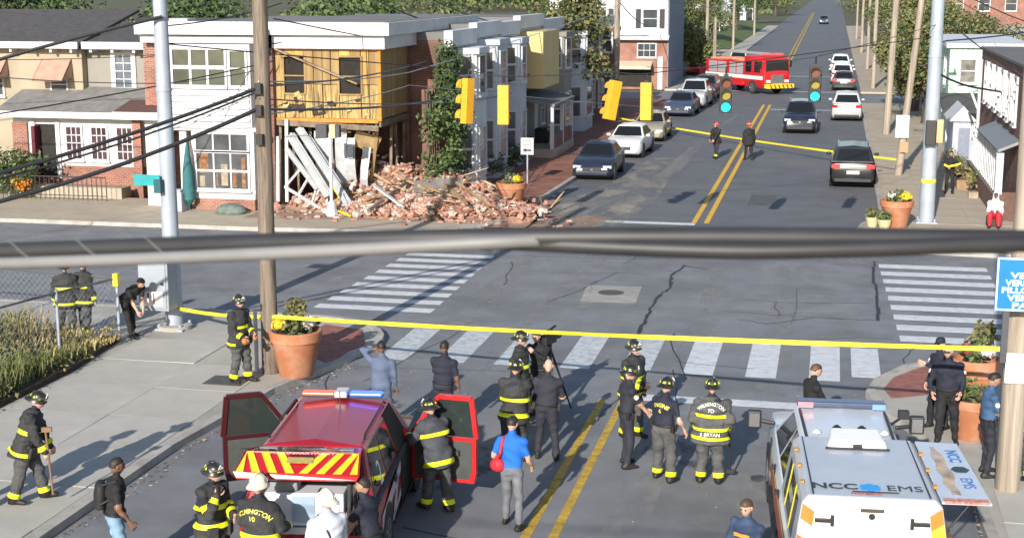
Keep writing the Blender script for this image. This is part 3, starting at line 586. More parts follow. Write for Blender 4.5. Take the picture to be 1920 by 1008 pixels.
# ---- white and brick house across the side street
w3 = thing('white_brick_house', 'tall white sided house with brick lower storey across the side street', 'house', (-17, 120, 0))
wallbox(w3, 'brick_wall', -22.5, -12.95, 119.0, 131, 0, 4.0, BRICK); wallbox(w3, 'upper_wall', -22.5, -12.95, 118.9, 131, 4.3, 9.4, WHITE)
for i in range(16): wallbox(w3, 'siding_board', -22.5, -12.95, 118.86, 118.898, 4.5+i*.3, 4.78+i*.3, WHITE)
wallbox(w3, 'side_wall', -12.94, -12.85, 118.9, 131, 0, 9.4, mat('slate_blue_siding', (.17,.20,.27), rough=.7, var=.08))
b = MB(); b.slab([(-22.7,118.3,4.02),(-12.8,118.3,4.02),(-12.8,118.95,4.3),(-22.7,118.95,4.3)], .1); b.build('skirt_roof', WHITE, w3)
for u in (-21.5,-19.0,-14.9):
    window(w3,'S',118.86,u,u+1.1,4.9,6.3,nu=1,nv=2,fw=.1)
    for sx in (u-.6,u+1.3): wallbox(w3, 'shutter', sx, sx+.4, 118.8, 118.858, 4.85, 6.35, mat('black_shutter', (.02,.02,.025), rough=.6))
window(w3,'S',119.0,-15.3,-13.9,2.6,3.6,nu=3,nv=2); window(w3,'S',119.0,-17.3,-16.9,2.7,3.3,nu=1,nv=1)
b = MB(); b.slab([(-17.2,117.6,1.9),(-14.1,117.6,1.9),(-14.1,118.98,2.25),(-17.2,118.98,2.25)], .25); b.build('awning', mat('cream_awning', (.6,.5,.38), rough=.7, var=.1), w3)
wallbox(w3, 'shopfront', -17.1, -14.2, 118.94, 118.998, .2, 1.85, DARK); wallbox(w3, 'doorpost', -13.7, -13.3, 118.9, 118.998, 0, 2.6, WHITE)
wallbox(w3, 'roof', -22.7, -12.7, 118.8, 131.2, 9.402, 9.7, ROOFM)
# ---- right side: mint house, brown brick houses with white balusters, pale roof behind
MINT = mat('mint_siding', (.42,.62,.47), rough=.6, var=.05, scale=1.)
mh = thing('mint_house', 'mint green clapboard house beyond the tall steel pole', 'house', (7.5, 84, 0))
wallbox(mh, 'wall', 5.75, 9.5, 78.06, 92, 0, 5.2, MINT); wallbox(mh, 'roof', 5.55, 9.7, 77.8, 92.2, 5.202, 5.42, OFFW)
for i in range(13): 
    b = MB(); b.slab([(5.75,78.0,2.55+i*.2),(9.5,78.0,2.55+i*.2),(9.5,78.05,2.55+i*.2+.2),(5.75,78.05,2.55+i*.2+.2)], .03); b.build('siding_board', MINT, mh)
window(mh,'S',78.0,6.3,7.0,3.5,4.6); window(mh,'W',5.75,80,80.9,3.2,4.7); window(mh,'W',5.75,84,84.9,3.2,4.7); window(mh,'W',5.75,80,80.9,.8,2.2)
b = MB(); b.slab([(5.3,74.6,2.35),(9.0,74.6,2.35),(9.0,77.98,2.95),(5.3,77.98,2.95)], .14); b.build('porch_roof', SHINGLE, mh)
for x in (5.5,7.2): wallbox(mh, 'porch_post', x, x+.14, 74.8, 74.95, 0, 2.3, WHITE)
BW_ = 6.55
bh_ = thing('brown_brick_house', 'brown brick house with white upper posts and slatted porch at right edge', 'house', (9, 62, 0))
wallbox(bh_, 'wall', BW_, 14, 54.2, 70, 0, 5.5, BRICKD); wallbox(bh_, 'roof', BW_-.06, 14.1, 54.1, 70.1, 5.502, 5.6, mat('dark_flat_roof', (.14,.135,.13), rough=.8, var=.1))
for y in (56,58.2,60.4,62.6,64.8,67): window(bh_,'W',BW_,y,y+.75,3.4,5.0)
for y in (57.4,59.6,61.8,64,66.2): wallbox(bh_, 'white_pilaster', BW_-.10, BW_-.002, y-.06, y+.06, 3.4, 5.1, OFFW)
b = MB(); b.slab([(BW_-.75,54.4,2.62),(BW_-.003,54.4,2.95),(BW_-.003,62.5,2.95),(BW_-.75,62.5,2.62)], .1); b.build('porch_roof', mat('blue_grey_roof', (.20,.22,.24), rough=.6, var=.1), bh_)
for i in range(18): y = 55+i*.62; wallbox(bh_, 'porch_slat', BW_-.64, BW_-.60, y, y+.13, .95, 2.5, OFFW)
wallbox(bh_, 'porch_wall', BW_-.7, BW_-.5, 54.8, 66.3, .12, .9, BRICKD)
wallbox(bh_, 'corner_post', BW_-.75, BW_-.5, 54.5, 54.75, .1, 2.5, BLUEW)
b = MB(); b.cyl((BW_-.35,66.4,.15),(BW_-.35,66.4,5.2),.075); b.cyl((BW_-.35,66.4,3.0),(BW_-.75,66.8,4.0),.06); b.build('downpipe', WHITE, bh_)
ph2 = thing('white_porch', 'small white gabled porch in front of the mint house', 'porch', (6.3, 71.5, 0))
wallbox(ph2, 'wall', 5.5, 6.52, 70.3, 73.6, .1, 2.2, mat('blue_grey_wall', (.40,.43,.5), rough=.7, var=.1)); b = MB(); b.prism([(5.3,2.202),(6.54,2.202),(5.9,2.9)], 'y', 70.15, 73.8); b.build('gable_roof', WHITE, ph2)
wallbox(ph2, 'doorway', 5.75, 6.25, 70.27, 70.298, .1, 1.9, mat('grey_blue_door', (.2,.23,.3), rough=.6))
wr = thing('flat_roof_building', 'long pale flat roof seen over the mint house', 'building', (20, 150, 0))
wallbox(wr, 'wall', 9.3, 60, 121, 178, 0, 3.3, BRICKD); wallbox(wr, 'roof', 9.0, 60, 120.5, 178, 3.302, 3.6, mat('cream_roof', (.55,.51,.45), rough=.8, var=.1))
rb = thing('red_brick_block', 'red brick block beyond the trees on the right', 'building', (18, 190, 0))
wallbox(rb, 'wall', 9, 40, 184, 200, 0, 9, BRICK); wallbox(rb, 'roof', 8.8, 40.2, 183.8, 200.2, 9.002, 9.3, ROOFM)
for u in (10.5,13.5,16.5,19.5): window(rb,'S',184,u,u+1.2,5.2,6.8); window(rb,'S',184,u,u+1.2,1.6,3.2)
for y in (186,190,194,197): window(rb,'W',9,y,y+1.2,5.2,6.8)
# ---- far houses up the road
HC = [mat('far_white', (.66,.65,.62), rough=.8, var=.1), mat('far_grey', (.36,.36,.37), rough=.8, var=.1), BRICKD, mat('far_tan', (.5,.42,.3), rough=.8, var=.1), BLUEW, BRICK]
RC = [SHINGLE, mat('brown_shingle', (.13,.09,.07), rough=.9, var=.2), mat('grey_shingle', (.2,.2,.21), rough=.9, var=.15)]
desc = ['white','grey','dark brick','tan','pale blue','red brick']; rdesc = ['dark','brown','grey']
def far_house(x0, y0, w, d, h, ci, ri, side, where):
    t = thing('far_house', f'{desc[ci]} gabled house with {rdesc[ri]} roof, {where}', 'house', (x0+w/2, y0+d/2, 0), 0, 'houses far up the road')
    wallbox(t, 'wall', x0, x0+w, y0, y0+d, 0, h, HC[ci])
    b = MB(); m = x0+w/2; b.prism([(x0-.4,h+.002),(x0+w+.4,h+.002),(m,h+2.2)], 'y', y0-.4, y0+d+.4); b.build('roof', RC[ri], t)
    for zz in (1,3.7):
        if zz+1.3 > h: continue
        for u in np.arange(x0+.7, x0+w-1.2, 2.0): window(t,'S',y0,u,u+.9,zz,zz+1.3,sill=False)
        for v in np.arange(y0+1, y0+d-1.5, 2.6): window(t, 'E' if side < 0 else 'W', x0+w if side < 0 else x0, v, v+.9, zz, zz+1.3, sill=False)
    b = MB(); xa = x0+w if side < 0 else x0-1.8; b.box(xa+.01,xa+1.79,y0+.4,y0+d-.4,2.5,2.7)
    for yy in (y0+.5, y0+d-.7): b.box(xa+(1.6 if side < 0 else .05),xa+(1.75 if side < 0 else .2),yy,yy+.15,0,2.498)
    b.build('porch', WHITE, t)
k = 0
wl = ['first behind the fire engine','second along the grass bank','third along the grass bank','halfway up the left side','past the middle of the left side','near the top of the left side','at the top of the left side','last in sight on the left']
for i, y in enumerate((146,164,184,206,232,262,300,345)): far_house(-27-(i%2), y, 8, 10, 5.4, [3,1,0,2,0,1,4,0][i], [1,0,2,0,1,0,2,0][i], -1, wl[i])
wr_ = ['behind the parked white cars','next up from the parked white cars','third up on the right','fourth up on the right','fifth up on the right','near the top on the right','last in sight on the right']
for i, y in enumerate((-1,-1,212,230,262,300,345)): y > 0 and far_house(10.5+(i%2), y, 8, 11, 5.4, [2,0,1,5,0,3,0][i], [0,1,0,2,0,1,0][i], 1, wr_[i])
# ================================================================== POLES, SIGNALS, SIGNS, CABLES
STEEL = mat('galvanised_steel', (.36,.41,.48), rough=.55, var=.10, scale=2, metal=.15, stain=(.27,.29,.32), stainscale=1.5, stainamt=.5)
WOOD = wavemat('weathered_pole_wood', (.085,.065,.05), (.27,.22,.175), 9, 'Z', .9, .5, .8)
WOODP = wavemat('pale_pole_wood', (.22,.18,.14), (.42,.36,.29), 7, 'Z', .9, .4, .5)
SIGY = mat('signal_yellow', (.70,.36,.02), rough=.45, var=.08, scale=3, stain=(.55,.3,.05), stainscale=2, stainamt=.4)
BLK = mat('matt_black', (.018,.018,.02), rough=.5, var=.1)
WIRE = mat('cable_rubber', (.022,.022,.025), rough=.5, var=.1)
def steel_pole(label, x, y, r0, r1, h):
    t = thing('steel_pole', label, 'pole', (x, y, SW), 0)
    b = MB(); b.cyl((x,y,SW+.05),(x,y,h),r0,r1,20); b.build('shaft', STEEL, t)
    b = MB(); b.box(x-.36,x+.36,y-.36,y+.36,SW,SW+.05)
    b.build('base_plate', STEEL, t, bevel=.01)
    for sx in (-1,1):
        for sy in (-1,1): b = MB(); b.cyl((x+sx*.27,y+sy*.27,SW+.051),(x+sx*.27,y+sy*.27,SW+.16),.035,n=6); b.build('anchor_bolt', STEEL, t)
    for z in (h*.3, h*.62): b = MB(); b.cyl((x,y,z),(x,y,z+.06),r0-.02,r0-.02,20); b.build('band', STEEL, t)
    return t
sp1 = steel_pole('tall grey steel signal pole at the left corner, carrying a control cabinet', -15.45, 32.6, .215, .155, 9.5)
b = MB(); b.prism([(-15.9,32.2),(-15.0,32.2),(-15.0,33.0),(-15.9,33.0)], 'z', SW, SW+.0); 
cb = thing('signal_cabinet', 'grey traffic signal cabinet hung on the left steel pole', 'cabinet', (-15.6,32.3,.8))
b = MB(); b.box(-15.98,-15.22,31.85,32.38,.72,1.95); b.build('box', mat('cabinet_grey', (.30,.335,.38), rough=.5, var=.08, scale=2, stain=(.2,.21,.23), stainscale=1.4, stainamt=.4), cb, bevel=.02)
b = MB(); b.box(-15.93,-15.27,31.825,31.85,.78,1.9); b.build('door', _mats['cabinet_grey'], cb, bevel=.008)
b = MB(); b.box(-15.82,-15.35,31.814,31.824,.85,1.2); b.build('notice', mat('white_notice', (.7,.7,.68), rough=.6, var=.1, scale=9), cb)
b = MB(); b.box(-15.6,-15.56,31.812,31.8135,.88,1.16); b.box(-15.75,-15.7,31.812,31.8135,1.05,1.16); b.build('notice_print', mat('red_print', (.5,.05,.05), rough=.6), cb)
b = MB(); b.cyl((-15.35,31.815,1.4),(-15.35,31.77,1.4),.03,n=8); b.build('handle', BLK, cb)
b = MB(); b.lathe([(.42,0),(.42,.1),(.3,.12)], (-15.45,32.6,SW+.001), 14); o = b.build('footing', CONC, sp1)
TEAL = mat('teal_sign', (.02,.30,.33), rough=.4, var=.1)
st = thing('street_name_sign', 'teal street name plate on the left steel pole', 'sign', (-15.6,32.4,4.2))
P0 = AY(158,201,32.35); P1 = AY(188,201,32.35)
b = MB(); b.box(P0.x,P1.x,32.3,32.33,P0.z-.12,P0.z+.14); b.build('plate', TEAL, st)
P2 = AY(190,205,32.35)
b = MB(); b.box(P2.x-.15,P2.x+.02,32.2,32.36,P2.z-.22,P2.z+.1); b.build('bracket', mat('dark_teal', (.01,.09,.11), rough=.5), st)
def wood_pole(label, x, y, r0, r1, h, m=WOOD, lean=(0,0), arms=False, z0=SW):
    t = thing('utility_pole', label, 'utility pole', (x,y,z0))
    b = MB(); k = 8; b.tube([(x+lean[0]*i/k+rnd.uniform(-.008,.008), y+lean[1]*i/k, z0+(h-z0)*i/k) for i in range(k+1)], [r0+(r1-r0)*i/k for i in range(k+1)], 14); b.build('shaft', m, t)
    if arms:
        b = MB(); b.box(x+lean[0]-1.2,x+lean[0]+1.2,y+lean[1]-r0-.12,y+lean[1]-r0,h-.9,h-.78); b.build('crossarm', m, t)
        for u in (-1.1,-.5,.5,1.1):
            b = MB(); b.lathe([(.04,0),(.07,.05),(.05,.1),(.07,.14),(.03,.2)], (x+lean[0]+u,y+lean[1]-r0-.06,h-.779), 8); b.build('insulator', mat('grey_insulator', (.4,.4,.42), rough=.4), t)
    return t
wp1 = wood_pole('dark weathered wooden pole behind the flowered terracotta planter', -11.62, 29.15, .185, .15, 10.5, lean=(.03,0))
b = MB(); b.box(-11.9,-11.84,28.95,29.02,.15,1.5); b.build('conduit', mat('pale_conduit', (.45,.45,.44), rough=.6, var=.1), wp1)
for z in (6.25,5.8,5.2): b = MB(); b.obox((-11.6,28.92,z),(.14,.12,.22)); b.build('cable_clamp', BLK, wp1)
wp2 = wood_pole('brown wooden pole at the right edge with blank pink notice', 3.13, 24.64, .2, .18, 10, WOODP)
b = MB(); b.box(2.94,3.36,24.40,24.42,2.02,2.52); o = b.build('paper_notice', mat('pale_pink_paper', (.80,.70,.68), rough=.7, var=.06, scale=3), None, org=(3.15,24.41,2.27)); tag(o, 'pale pink paper notice fixed to the right wooden pole', 'notice')
sp2 = steel_pole('tall grey steel signal pole on the far right corner', 3.44, 53.3, .27, .2, 9.5)
b = MB(); b.cyl((3.44,53.3,1.55),(3.44,53.3,1.68),.263,n=20); tag(b.build('tape_band', mat('tape_yellow', (.85,.72,.04), rough=.5, var=.05), org=(3.44,53.3,1.6)), 'band of yellow caution tape wrapped round the far steel pole', 'tape')
ps = thing('pedestrian_signal', 'black pedestrian signal box on the far right steel pole', 'signal', (3.7,53.0,3.0))
q = AY(1093,150,52.95); b = MB(); b.box(q.x-.25,q.x+.1,52.75,53.0,q.z-.3,q.z+.55); b.build('box', BLK, ps, bevel=.02); b = MB(); b.box(q.x+.11,q.x+.33,52.7,53.0,q.z-.2,q.z+.6); b.build('side_box', mat('faded_orange', (.65,.36,.2), rough=.6, var=.1), ps, bevel=.02)
wp3 = wood_pole('pale wooden pole on the right pavement carrying wires, farther one', 3.05, 84.8, .2, .15, 11, WOODP, (.3,0), True)
wp4 = wood_pole('leaning pale wooden pole on the right pavement with white notices', 3.0, 66.5, .17, .12, 9.5, WOODP, (.75,0), True)
q = AY(1058,142,66.2); b = MB(); b.box(q.x-.3,q.x+.25,66.18,66.21,q.z-.35,q.z+.62); tag(b.build('paper_notice', mat('white_sheet', (.78,.77,.78), rough=.7, var=.05), org=q), 'white notice sheet on the leaning pale pole on the right pavement', 'notice')
q = AY(1058,162,66.2); b = MB(); b.box(q.x-.12,q.x+.22,66.17,66.2,q.z-.25,q.z+.2); tag(b.build('small_sign', mat('orange_red_sign', (.7,.25,.14), rough=.6, var=.2, scale=12), org=q), 'small orange and white sign below the notice on the leaning pole', 'sign')
wp5 = wood_pole('grey wooden pole at the far end of the left terrace', -13.2, 91.9, .22, .17, 10.5, WOODP, (.1,0), True)
q = AY(706,92,91.6); b = MB(); b.box(q.x-.5,q.x+.1,91.5,91.75,q.z-.45,q.z+.45); tag(b.build('meter_box', mat('pale_box', (.5,.5,.5), rough=.6, var=.1), org=q), 'pale box fixed to the grey pole at the terrace end', 'box')
for i, (x,y,l) in enumerate([(3.2,122,'third wooden pole up the right pavement'),(3.3,150,'fourth wooden pole up the right pavement'),(3.3,185,'fifth wooden pole up the right pavement'),(3.3,230,'sixth wooden pole up the right pavement'),(-12.4,150,'first wooden pole beyond the fire engine on the left'),(-12.4,190,'second wooden pole beyond the fire engine on the left'),(-12.4,240,'third wooden pole beyond the fire engine on the left'),(-9.9,128,'pale pole on the grass verge behind the silver pickup')]):
    wood_pole(l, x, y, .17, .13, 10.5 if i < 7 else 5.5, WOODP, (0,0), i < 7)
# ---- hanging signal heads over the junction
def signal_head(label, px, py0, py1, Y, back=True, tilt=0., yaw=0., lit=None):
    a = AY(px,py0,Y); c = AY(px,py1,Y); h = a.z-c.z; wd = .36
    t = thing('traffic_light', label, 'traffic light', (a.x, Y, a.z), 0, 'signal heads hung over the junction'); t.rotation_euler = (0, R(tilt), R(yaw))
    b = MB(); b.box(-wd/2,wd/2,-.12,.12,-h,0)
    for k in range(1,3): b.box(-wd/2-.008,wd/2+.008,-.128,.128,-h*k/3-.012,-h*k/3+.012)
    b.build('housing', SIGY if back else BLK, t, world=False, bevel=.03)
    s = 1 if back else -1
    for k in range(3):
        z = -h*(k+.5)/3; cols = [(.16,.045,.03),(.26,.22,.03),(.0,.30,.34)]
        b = MB(); b.cyl((0,s*.121,z),(0,s*.135,z),h*.135,n=18)
        on = lit == k; m = mat(f'lens_{k}_{"lit" if on else "off"}', (0,.9,.95) if on else cols[k], rough=.3, var=0, emit=.9 if on else 0)
        b.build('lens', m, t, world=False)
        b = MB(); n = 10; r = h*.15; P0_ = [(r*math.cos(R(-20+220*i/n)), r*math.sin(R(-20+220*i/n))) for i in range(n+1)]
        vs = [(x,s*.12,z+y) for x,y in P0_]+[(x*.95,s*(.12+.22),z+y*.95) for x,y in P0_]+[(x*.92,s*.12,z+y*.92) for x,y in P0_]+[(x*.88,s*(.12+.22),z+y*.88) for x,y in P0_]; K = n+1
        fs = [(i,i+1,K+i+1,K+i) for i in range(n)]+[(2*K+i+1,2*K+i,3*K+i,3*K+i+1) for i in range(n)]+[(K+i,K+i+1,3*K+i+1,3*K+i) for i in range(n)]
        b.add(vs, fs); b.build('visor', SIGY if back else BLK, t, world=False, fix=False)
    b = MB(); b.cyl((0,0,0),(0,0,.28),.03,n=8); b.box(-.07,.07,-.05,.05,.0,.07); b.build('hanger', BLK, t, world=False)
    return t
signal_head('yellow signal head turned side on, leftmost of the hanging heads', 549, 82, 135, 47, True, 4, 62)
signal_head('yellow signal head seen from behind, in front of the terrace', 590, 90, 136, 47, True, 0, 4)
signal_head('yellow signal head hanging at a slant beside the grey pole', 722, 85, 131, 47, True, 12, 40)
signal_head('yellow signal head seen from behind, over the gold parked car', 758, 87, 131, 47, True, 0, -6)
signal_head('black signal head with lit green lens, left of the fire engine', 851, 80, 122, 45, False, 0, 6, 2)
signal_head('black signal head with lit green lens, over the right lane', 956, 68, 109, 45, False, 0, 2, 2)
# ---- signs
sg = thing('street_sign', 'small white arrow sign on a post beside the far brick pavement', 'sign', (-12.3, 61, SW))
q = G(618,205,SW); b = MB(); b.cyl((q.x,q.y,SW),(q.x,q.y,2.0),.035,n=8); b.build('post', STEEL, sg, world=True)
b = MB(); b.box(q.x-.27,q.x+.27,q.y-.06,q.y-.037,1.35,2.05); b.build('plate', WHITE, sg)
b = MB(); b.box(q.x-.2,q.x-.02,q.y-.036-.5,q.y-.0355-.5,.4,.9); 
PRINT = mat('black_print', (.02,.02,.022), rough=.6)
text('lettering', 'ONE', .16, frame((q.x-sg.location.x, q.y-.0625-sg.location.y, 1.93-SW), (1,0,0), (0,0,1)), PRINT, sg); text('lettering', 'WAY', .16, frame((q.x-sg.location.x, q.y-.0625-sg.location.y, 1.75-SW), (1,0,0), (0,0,1)), PRINT, sg)
b = MB(); b.slab([(q.x-.2,q.y-.062,1.53),(q.x-.06,q.y-.062,1.43),(q.x-.06,q.y-.062,1.49),(q.x+.18,q.y-.062,1.49),(q.x+.18,q.y-.062,1.57),(q.x-.06,q.y-.062,1.57),(q.x-.06,q.y-.062,1.63)], .001); b.build('arrow', PRINT, sg)
bs = thing('blue_sign', 'blue information sign with white lettering at the right edge', 'sign', (3.25, 24.1, 3.0))
BLUE = mat('sign_blue', (.0,.17,.62), rough=.4, var=.06)
tl = AY(1169,291,24.0); bl_ = AY(1169,354,24.0); wd = 1.15
b = MB(); b.box(tl.x,tl.x+wd,24.0,24.02,bl_.z,tl.z); b.build('plate', BLUE, bs)
b = MB(); e = .035
for x0,x1,z0,z1 in ((tl.x+.01,tl.x+wd-.01,tl.z-e,tl.z-.008),(tl.x+.01,tl.x+wd-.01,bl_.z+.008,bl_.z+e),(tl.x+.01,tl.x+e,bl_.z+e,tl.z-e),(tl.x+wd-e,tl.x+wd-.01,bl_.z+e,tl.z-e)): b.box(x0,x1,23.996,23.9985,z0,z1)
SW_ = mat('sign_white', (.8,.82,.85), rough=.5, var=.03); b.build('border', SW_, bs)
b = MB(); b.cyl((tl.x+wd/2,23.9985,tl.z-.16),(tl.x+wd/2,23.996,tl.z-.16),.1,n=20); b.build('emblem', SW_, bs)
for s_, px_, py_, wpx in (('VEHI',1184,313,30),('VERMO',1178,321.5,36),('PILLOW',1174,330,42),('VEHIC',1180,339,36),('PAS',1186,348,24)):
    q = AY(px_,py_,24.0); me = text_mesh(s_, .13, .0015, .004); xs_ = [v.co.x for v in me.vertices]; k_ = (wpx*24.6/1730)/(max(xs_)-min(xs_)); x_ = min(xs_)
    for v in me.vertices: v.co.x = (v.co.x-x_)*k_
    me.transform(frame((q.x-3.25, 23.9975-24.1, q.z-3.0), (1,0,0), (0,0,1))); me.materials.append(SW_); o = bpy.data.objects.new('lettering', me); COL.objects.link(o); o.parent = bs
b = MB(); b.box(tl.x+.14,tl.x+.24,24.021,24.08,2.45,tl.z-.05); b.build('post', mat('dark_post', (.06,.06,.075), rough=.6, var=.1), bs)
# ---- cables
def cable(label, pts, r=.02, sag=0., n=16, m=WIRE, group='overhead cables', name='overhead_cable', cat='cable'):
    P = [Vector(p) for p in pts]; out = []
    for e, i_ in ((0,1),(-1,-2)):
        if not 0 < PX(P[e]) < 1200: d_ = (P[e]-P[i_]); d_.z *= .2; q_ = P[e]+d_.normalized()*16; P = [q_]+P if e == 0 else P+[q_]
    for i in range(len(P)-1):
        for k in range(n+(1 if i == len(P)-2 else 0)):
            t = k/n; p = P[i].lerp(P[i+1], t); p.z -= sag*4*t*(1-t); out.append(p)
    b = MB(); b.tube(out, r, 6); o = b.build(name, m, org=out[0]); tag(o, label, cat, group); return o
pw = Vector((-11.6,29.0,0))
def PW(z): return (-11.6, 28.95, z)
cable('thick black cable crossing the top left corner to the steel pole', [AY(-60,78,30), AY(190,10,32.4)], .045, -.05)
cable('upper black cable running down left from the dark wooden pole', [AY(-80,213,24), PW(6.27)], .04, .12)
cable('second black cable just below the upper one left of the pole', [AY(-80,219,24.1), PW(6.2)], .022, .16)
cable('lowest black cable running down left from the dark wooden pole', [AY(-80,245,24.2), PW(5.85)], .045, .2)
cable('thin cable across the stucco house to the white house', [AY(-30,78,46), AY(190,88,46), AY(312,70,46)], .018, .08)
cable('black cable from the wooden pole across the yellow wall to the terrace pole', [PW(5.83), AY(560,96,60), AY(705,40,91.5)], .035, .25)
cable('thin pale cable across the yellow wall, upper', [PW(6.4), AY(480,75,50), (-13.1,91.6,7.0)], .018, .1, m=mat('pale_cable', (.4,.4,.42), rough=.6))
cable('thin pale cable across the yellow wall, lower', [PW(5.7), AY(480,90,50), AY(830,120,110)], .014, .1, m=_mats['pale_cable'])
cable('span wire holding the hanging signal heads', [(-15.45,32.6,7.0), AY(549,82,47)+Vector((0,0,.28)), AY(590,90,47)+Vector((0,0,.28)), AY(722,85,47)+Vector((0,0,.28)), AY(758,87,47)+Vector((0,0,.28)), (3.44,53.3,6.6)], .018, .03)
cable('second span wire to the two lit signal heads', [AY(758,80,47)+Vector((0,0,.3)), AY(851,80,45)+Vector((0,0,.28)), AY(956,68,45)+Vector((0,0,.28)), (3.44,53.2,7.0)], .012, .03)
cable('cable sagging from the roof of the wrecked house to the terrace', [AY(440,-10,54), AY(580,30,70), AY(700,18,91)], .03, .3)
cable('cable arching over the terrace roofs', [AY(500,-14,60), AY(600,20,72), AY(760,32,105)], .03, .2)
cable('thin cable past the grey pole to the white brick house', [(-13.1,91.6,7.4), AY(770,22,118)], .03, .5)
cable('thick drooping cable in front of the mint house', [AY(1084,66,54), AY(1150,94,60), AY(1260,98,66)], .04, .15)
cable('upper cable in front of the pale flat roof on the right', [AY(1060,40,66.4), AY(1110,38,70), AY(1260,18,74)], .035, .1)
cable('cable along the right pavement between the two pale poles', [(3.75,66.5,8.5),(3.35,84.7,10.0)], .03, .3)
cable('cable across the road between the far poles', [(3.2,122,9.2), (-12.4,150,9.4)], .03, .4)
for i,(A,B,sg_,l) in enumerate([(AY(-30,128,40),AY(320,62,52),.1,'thin wire over the low porch roof to the white house'),(AY(-30,60,50),AY(330,40,52.2),.2,'thin wire under the eaves of the stucco house'),(AY(170,140,50),AY(300,92,50.5),.05,'short wire slanting over the white siding'),(PW(6.3),AY(500,62,53),.15,'thin wire from the dark pole to the wrecked house corner'),(PW(6.05),AY(640,88,80),.5,'thin wire drooping past the vine to the terrace'),(AY(330,58,52),AY(720,100,92),.4,'thin wire along the terrace fronts'),(AY(320,12,45),AY(720,72,92),.3,'thin wire across the terrace roofs to the grey pole'),((-13.1,91.6,8.2),AY(880,-2,150),.6,'thin wire from the grey pole up the road'),((3.35,84.7,9.6),AY(1240,52,70),.3,'thin wire from the farther pale pole to the right edge'),((3.75,66.5,8.9),AY(1250,30,60),.3,'thin wire from the leaning pole to the right edge'),((3.35,84.7,9.9),(3.2,122,10),.5,'thin wire between the pale poles up the right pavement'),((3.2,122,10),(3.3,150,10),.4,'thin wire between the third and fourth right poles'),((3.44,53.3,7.4),AY(1260,118,56),.2,'wire from the far steel pole down to the right edge'),(AY(600,50,70),(-13.1,91.6,7.8),.3,'wire from the pale bay to the grey pole'),((-15.45,32.6,7.4),AY(330,-6,40),.1,'wire from the left steel pole to the dark pole top')]): cable(l, [A,B], .017 if i%3 else .023, sg_)
# the blurred cable bundle close to the lens
def nearcable(label, px, d, r, m):
    P = [AY(x,y,dd) for (x,y),dd in zip(px,d)]; out = []
    for i in range(len(P)-1):
        for k in range(12): 
            t = k/12; p0 = P[max(i-1,0)]; p1 = P[i]; p2 = P[i+1]; p3 = P[min(i+2,len(P)-1)]
            out.append(.5*((2*p1)+(p2-p0)*t+(2*p0-5*p1+4*p2-p3)*t*t+(3*p1-p0-3*p2+p3)*t**3))
    out.append(P[-1])
    if px[0][0] < 0: out.insert(0, out[0]+(out[0]-out[1]).normalized()*9)
    if px[-1][0] > 1200: out.append(out[-1]+(out[-1]-out[-2]).normalized()*9)
    b = MB(); b.tube(out, r, 14); o = b.build('near_cable', m, org=out[0]); return tag(o, label, 'cable', 'cables hanging close before the view')
NEARM = mat('aged_grey_cable', (.032,.032,.035), rough=.5, var=.2, scale=8)
NEARL = mat('pale_cable_sheath', (.20,.20,.205), rough=.5, var=.12, scale=8)
nearcable('thick dark blurred cable spanning the whole view close by', [(-150,290),(150,280),(500,270),(900,268),(1350,274)], [2.6,2.5,2.4,2.45,2.6], .0175, NEARM)
nearcable('pale blurred cable strapped under the thick dark one at left', [(-150,303),(120,295),(380,284),(560,275),(660,270)], [2.56,2.46,2.38,2.37,2.415], .0115, NEARL)
nearcable('second dark blurred cable under the thick one at right', [(540,270),(700,279),(860,284),(1000,282),(1150,277),(1350,272)], [2.41,2.40,2.41,2.44,2.5,2.62], .014, NEARM)
hx = MB(); Ps = [AY(x,y,dd) for x,y,dd in ((-150,290,2.6),(150,280,2.5),(500,271,2.4),(900,269,2.45),(1350,274,2.6))]; pts = []
for i in range(4):
    for k in range(60): p = Ps[i].lerp(Ps[i+1],k/60); a = (i*60+k)*.42; pts.append(p+Vector((0,math.cos(a),math.sin(a)))*.0185)
hx.tube(pts, .0013, 5); tag(hx.build('lashing_wire', mat('glint_wire', (.16,.16,.16), rough=.75, var=0), org=pts[0]), 'thin lashing wire added round the near cable for its glints', 'wire')  # invented wire, wound on to imitate small glints
# ---- caution tape
def tape(label, px, z0, w=.09, sag=.1):
    out = []; P = [Vector(p) for p in px]
    for i in range(len(P)-1):
        for k in range(14+(i == len(P)-2)):
            t = k/14; p = P[i].lerp(P[i+1], t); p.z -= sag*4*t*(1-t); out.append(p)
    b = MB(); vs = []; n = len(out)
    for i, p in enumerate(out):
        tw = .6*math.sin(i*.55)+.25*math.sin(i*1.7)+.15; u = Vector((0, math.sin(tw), math.cos(tw)))*w/2; e = Vector((0,.002,0)); vs += [p-u-e, p+u-e, p+u+e, p-u+e]
    fs = [(i*4+j, i*4+(j+1)%4, (i+1)*4+(j+1)%4, (i+1)*4+j) for i in range(n-1) for j in range(4)]
    b.add(vs, fs, 0, False); o = b.build('caution_tape', mat('tape_yellow', (.85,.72,.04), rough=.5, var=.05), org=P[0]); return tag(o, label, 'tape', 'caution tape')
tape('yellow caution tape stretched across the near crosswalk', [AY(207,351,32.5),AY(322,361,28.95),AY(1180,399,24.45)], 1, .085, .07)
tape('yellow caution tape across the far road up to the leaning pole', [AY(712,126,91.5), AY(1058,178,66.4)], 1, .1, .15)
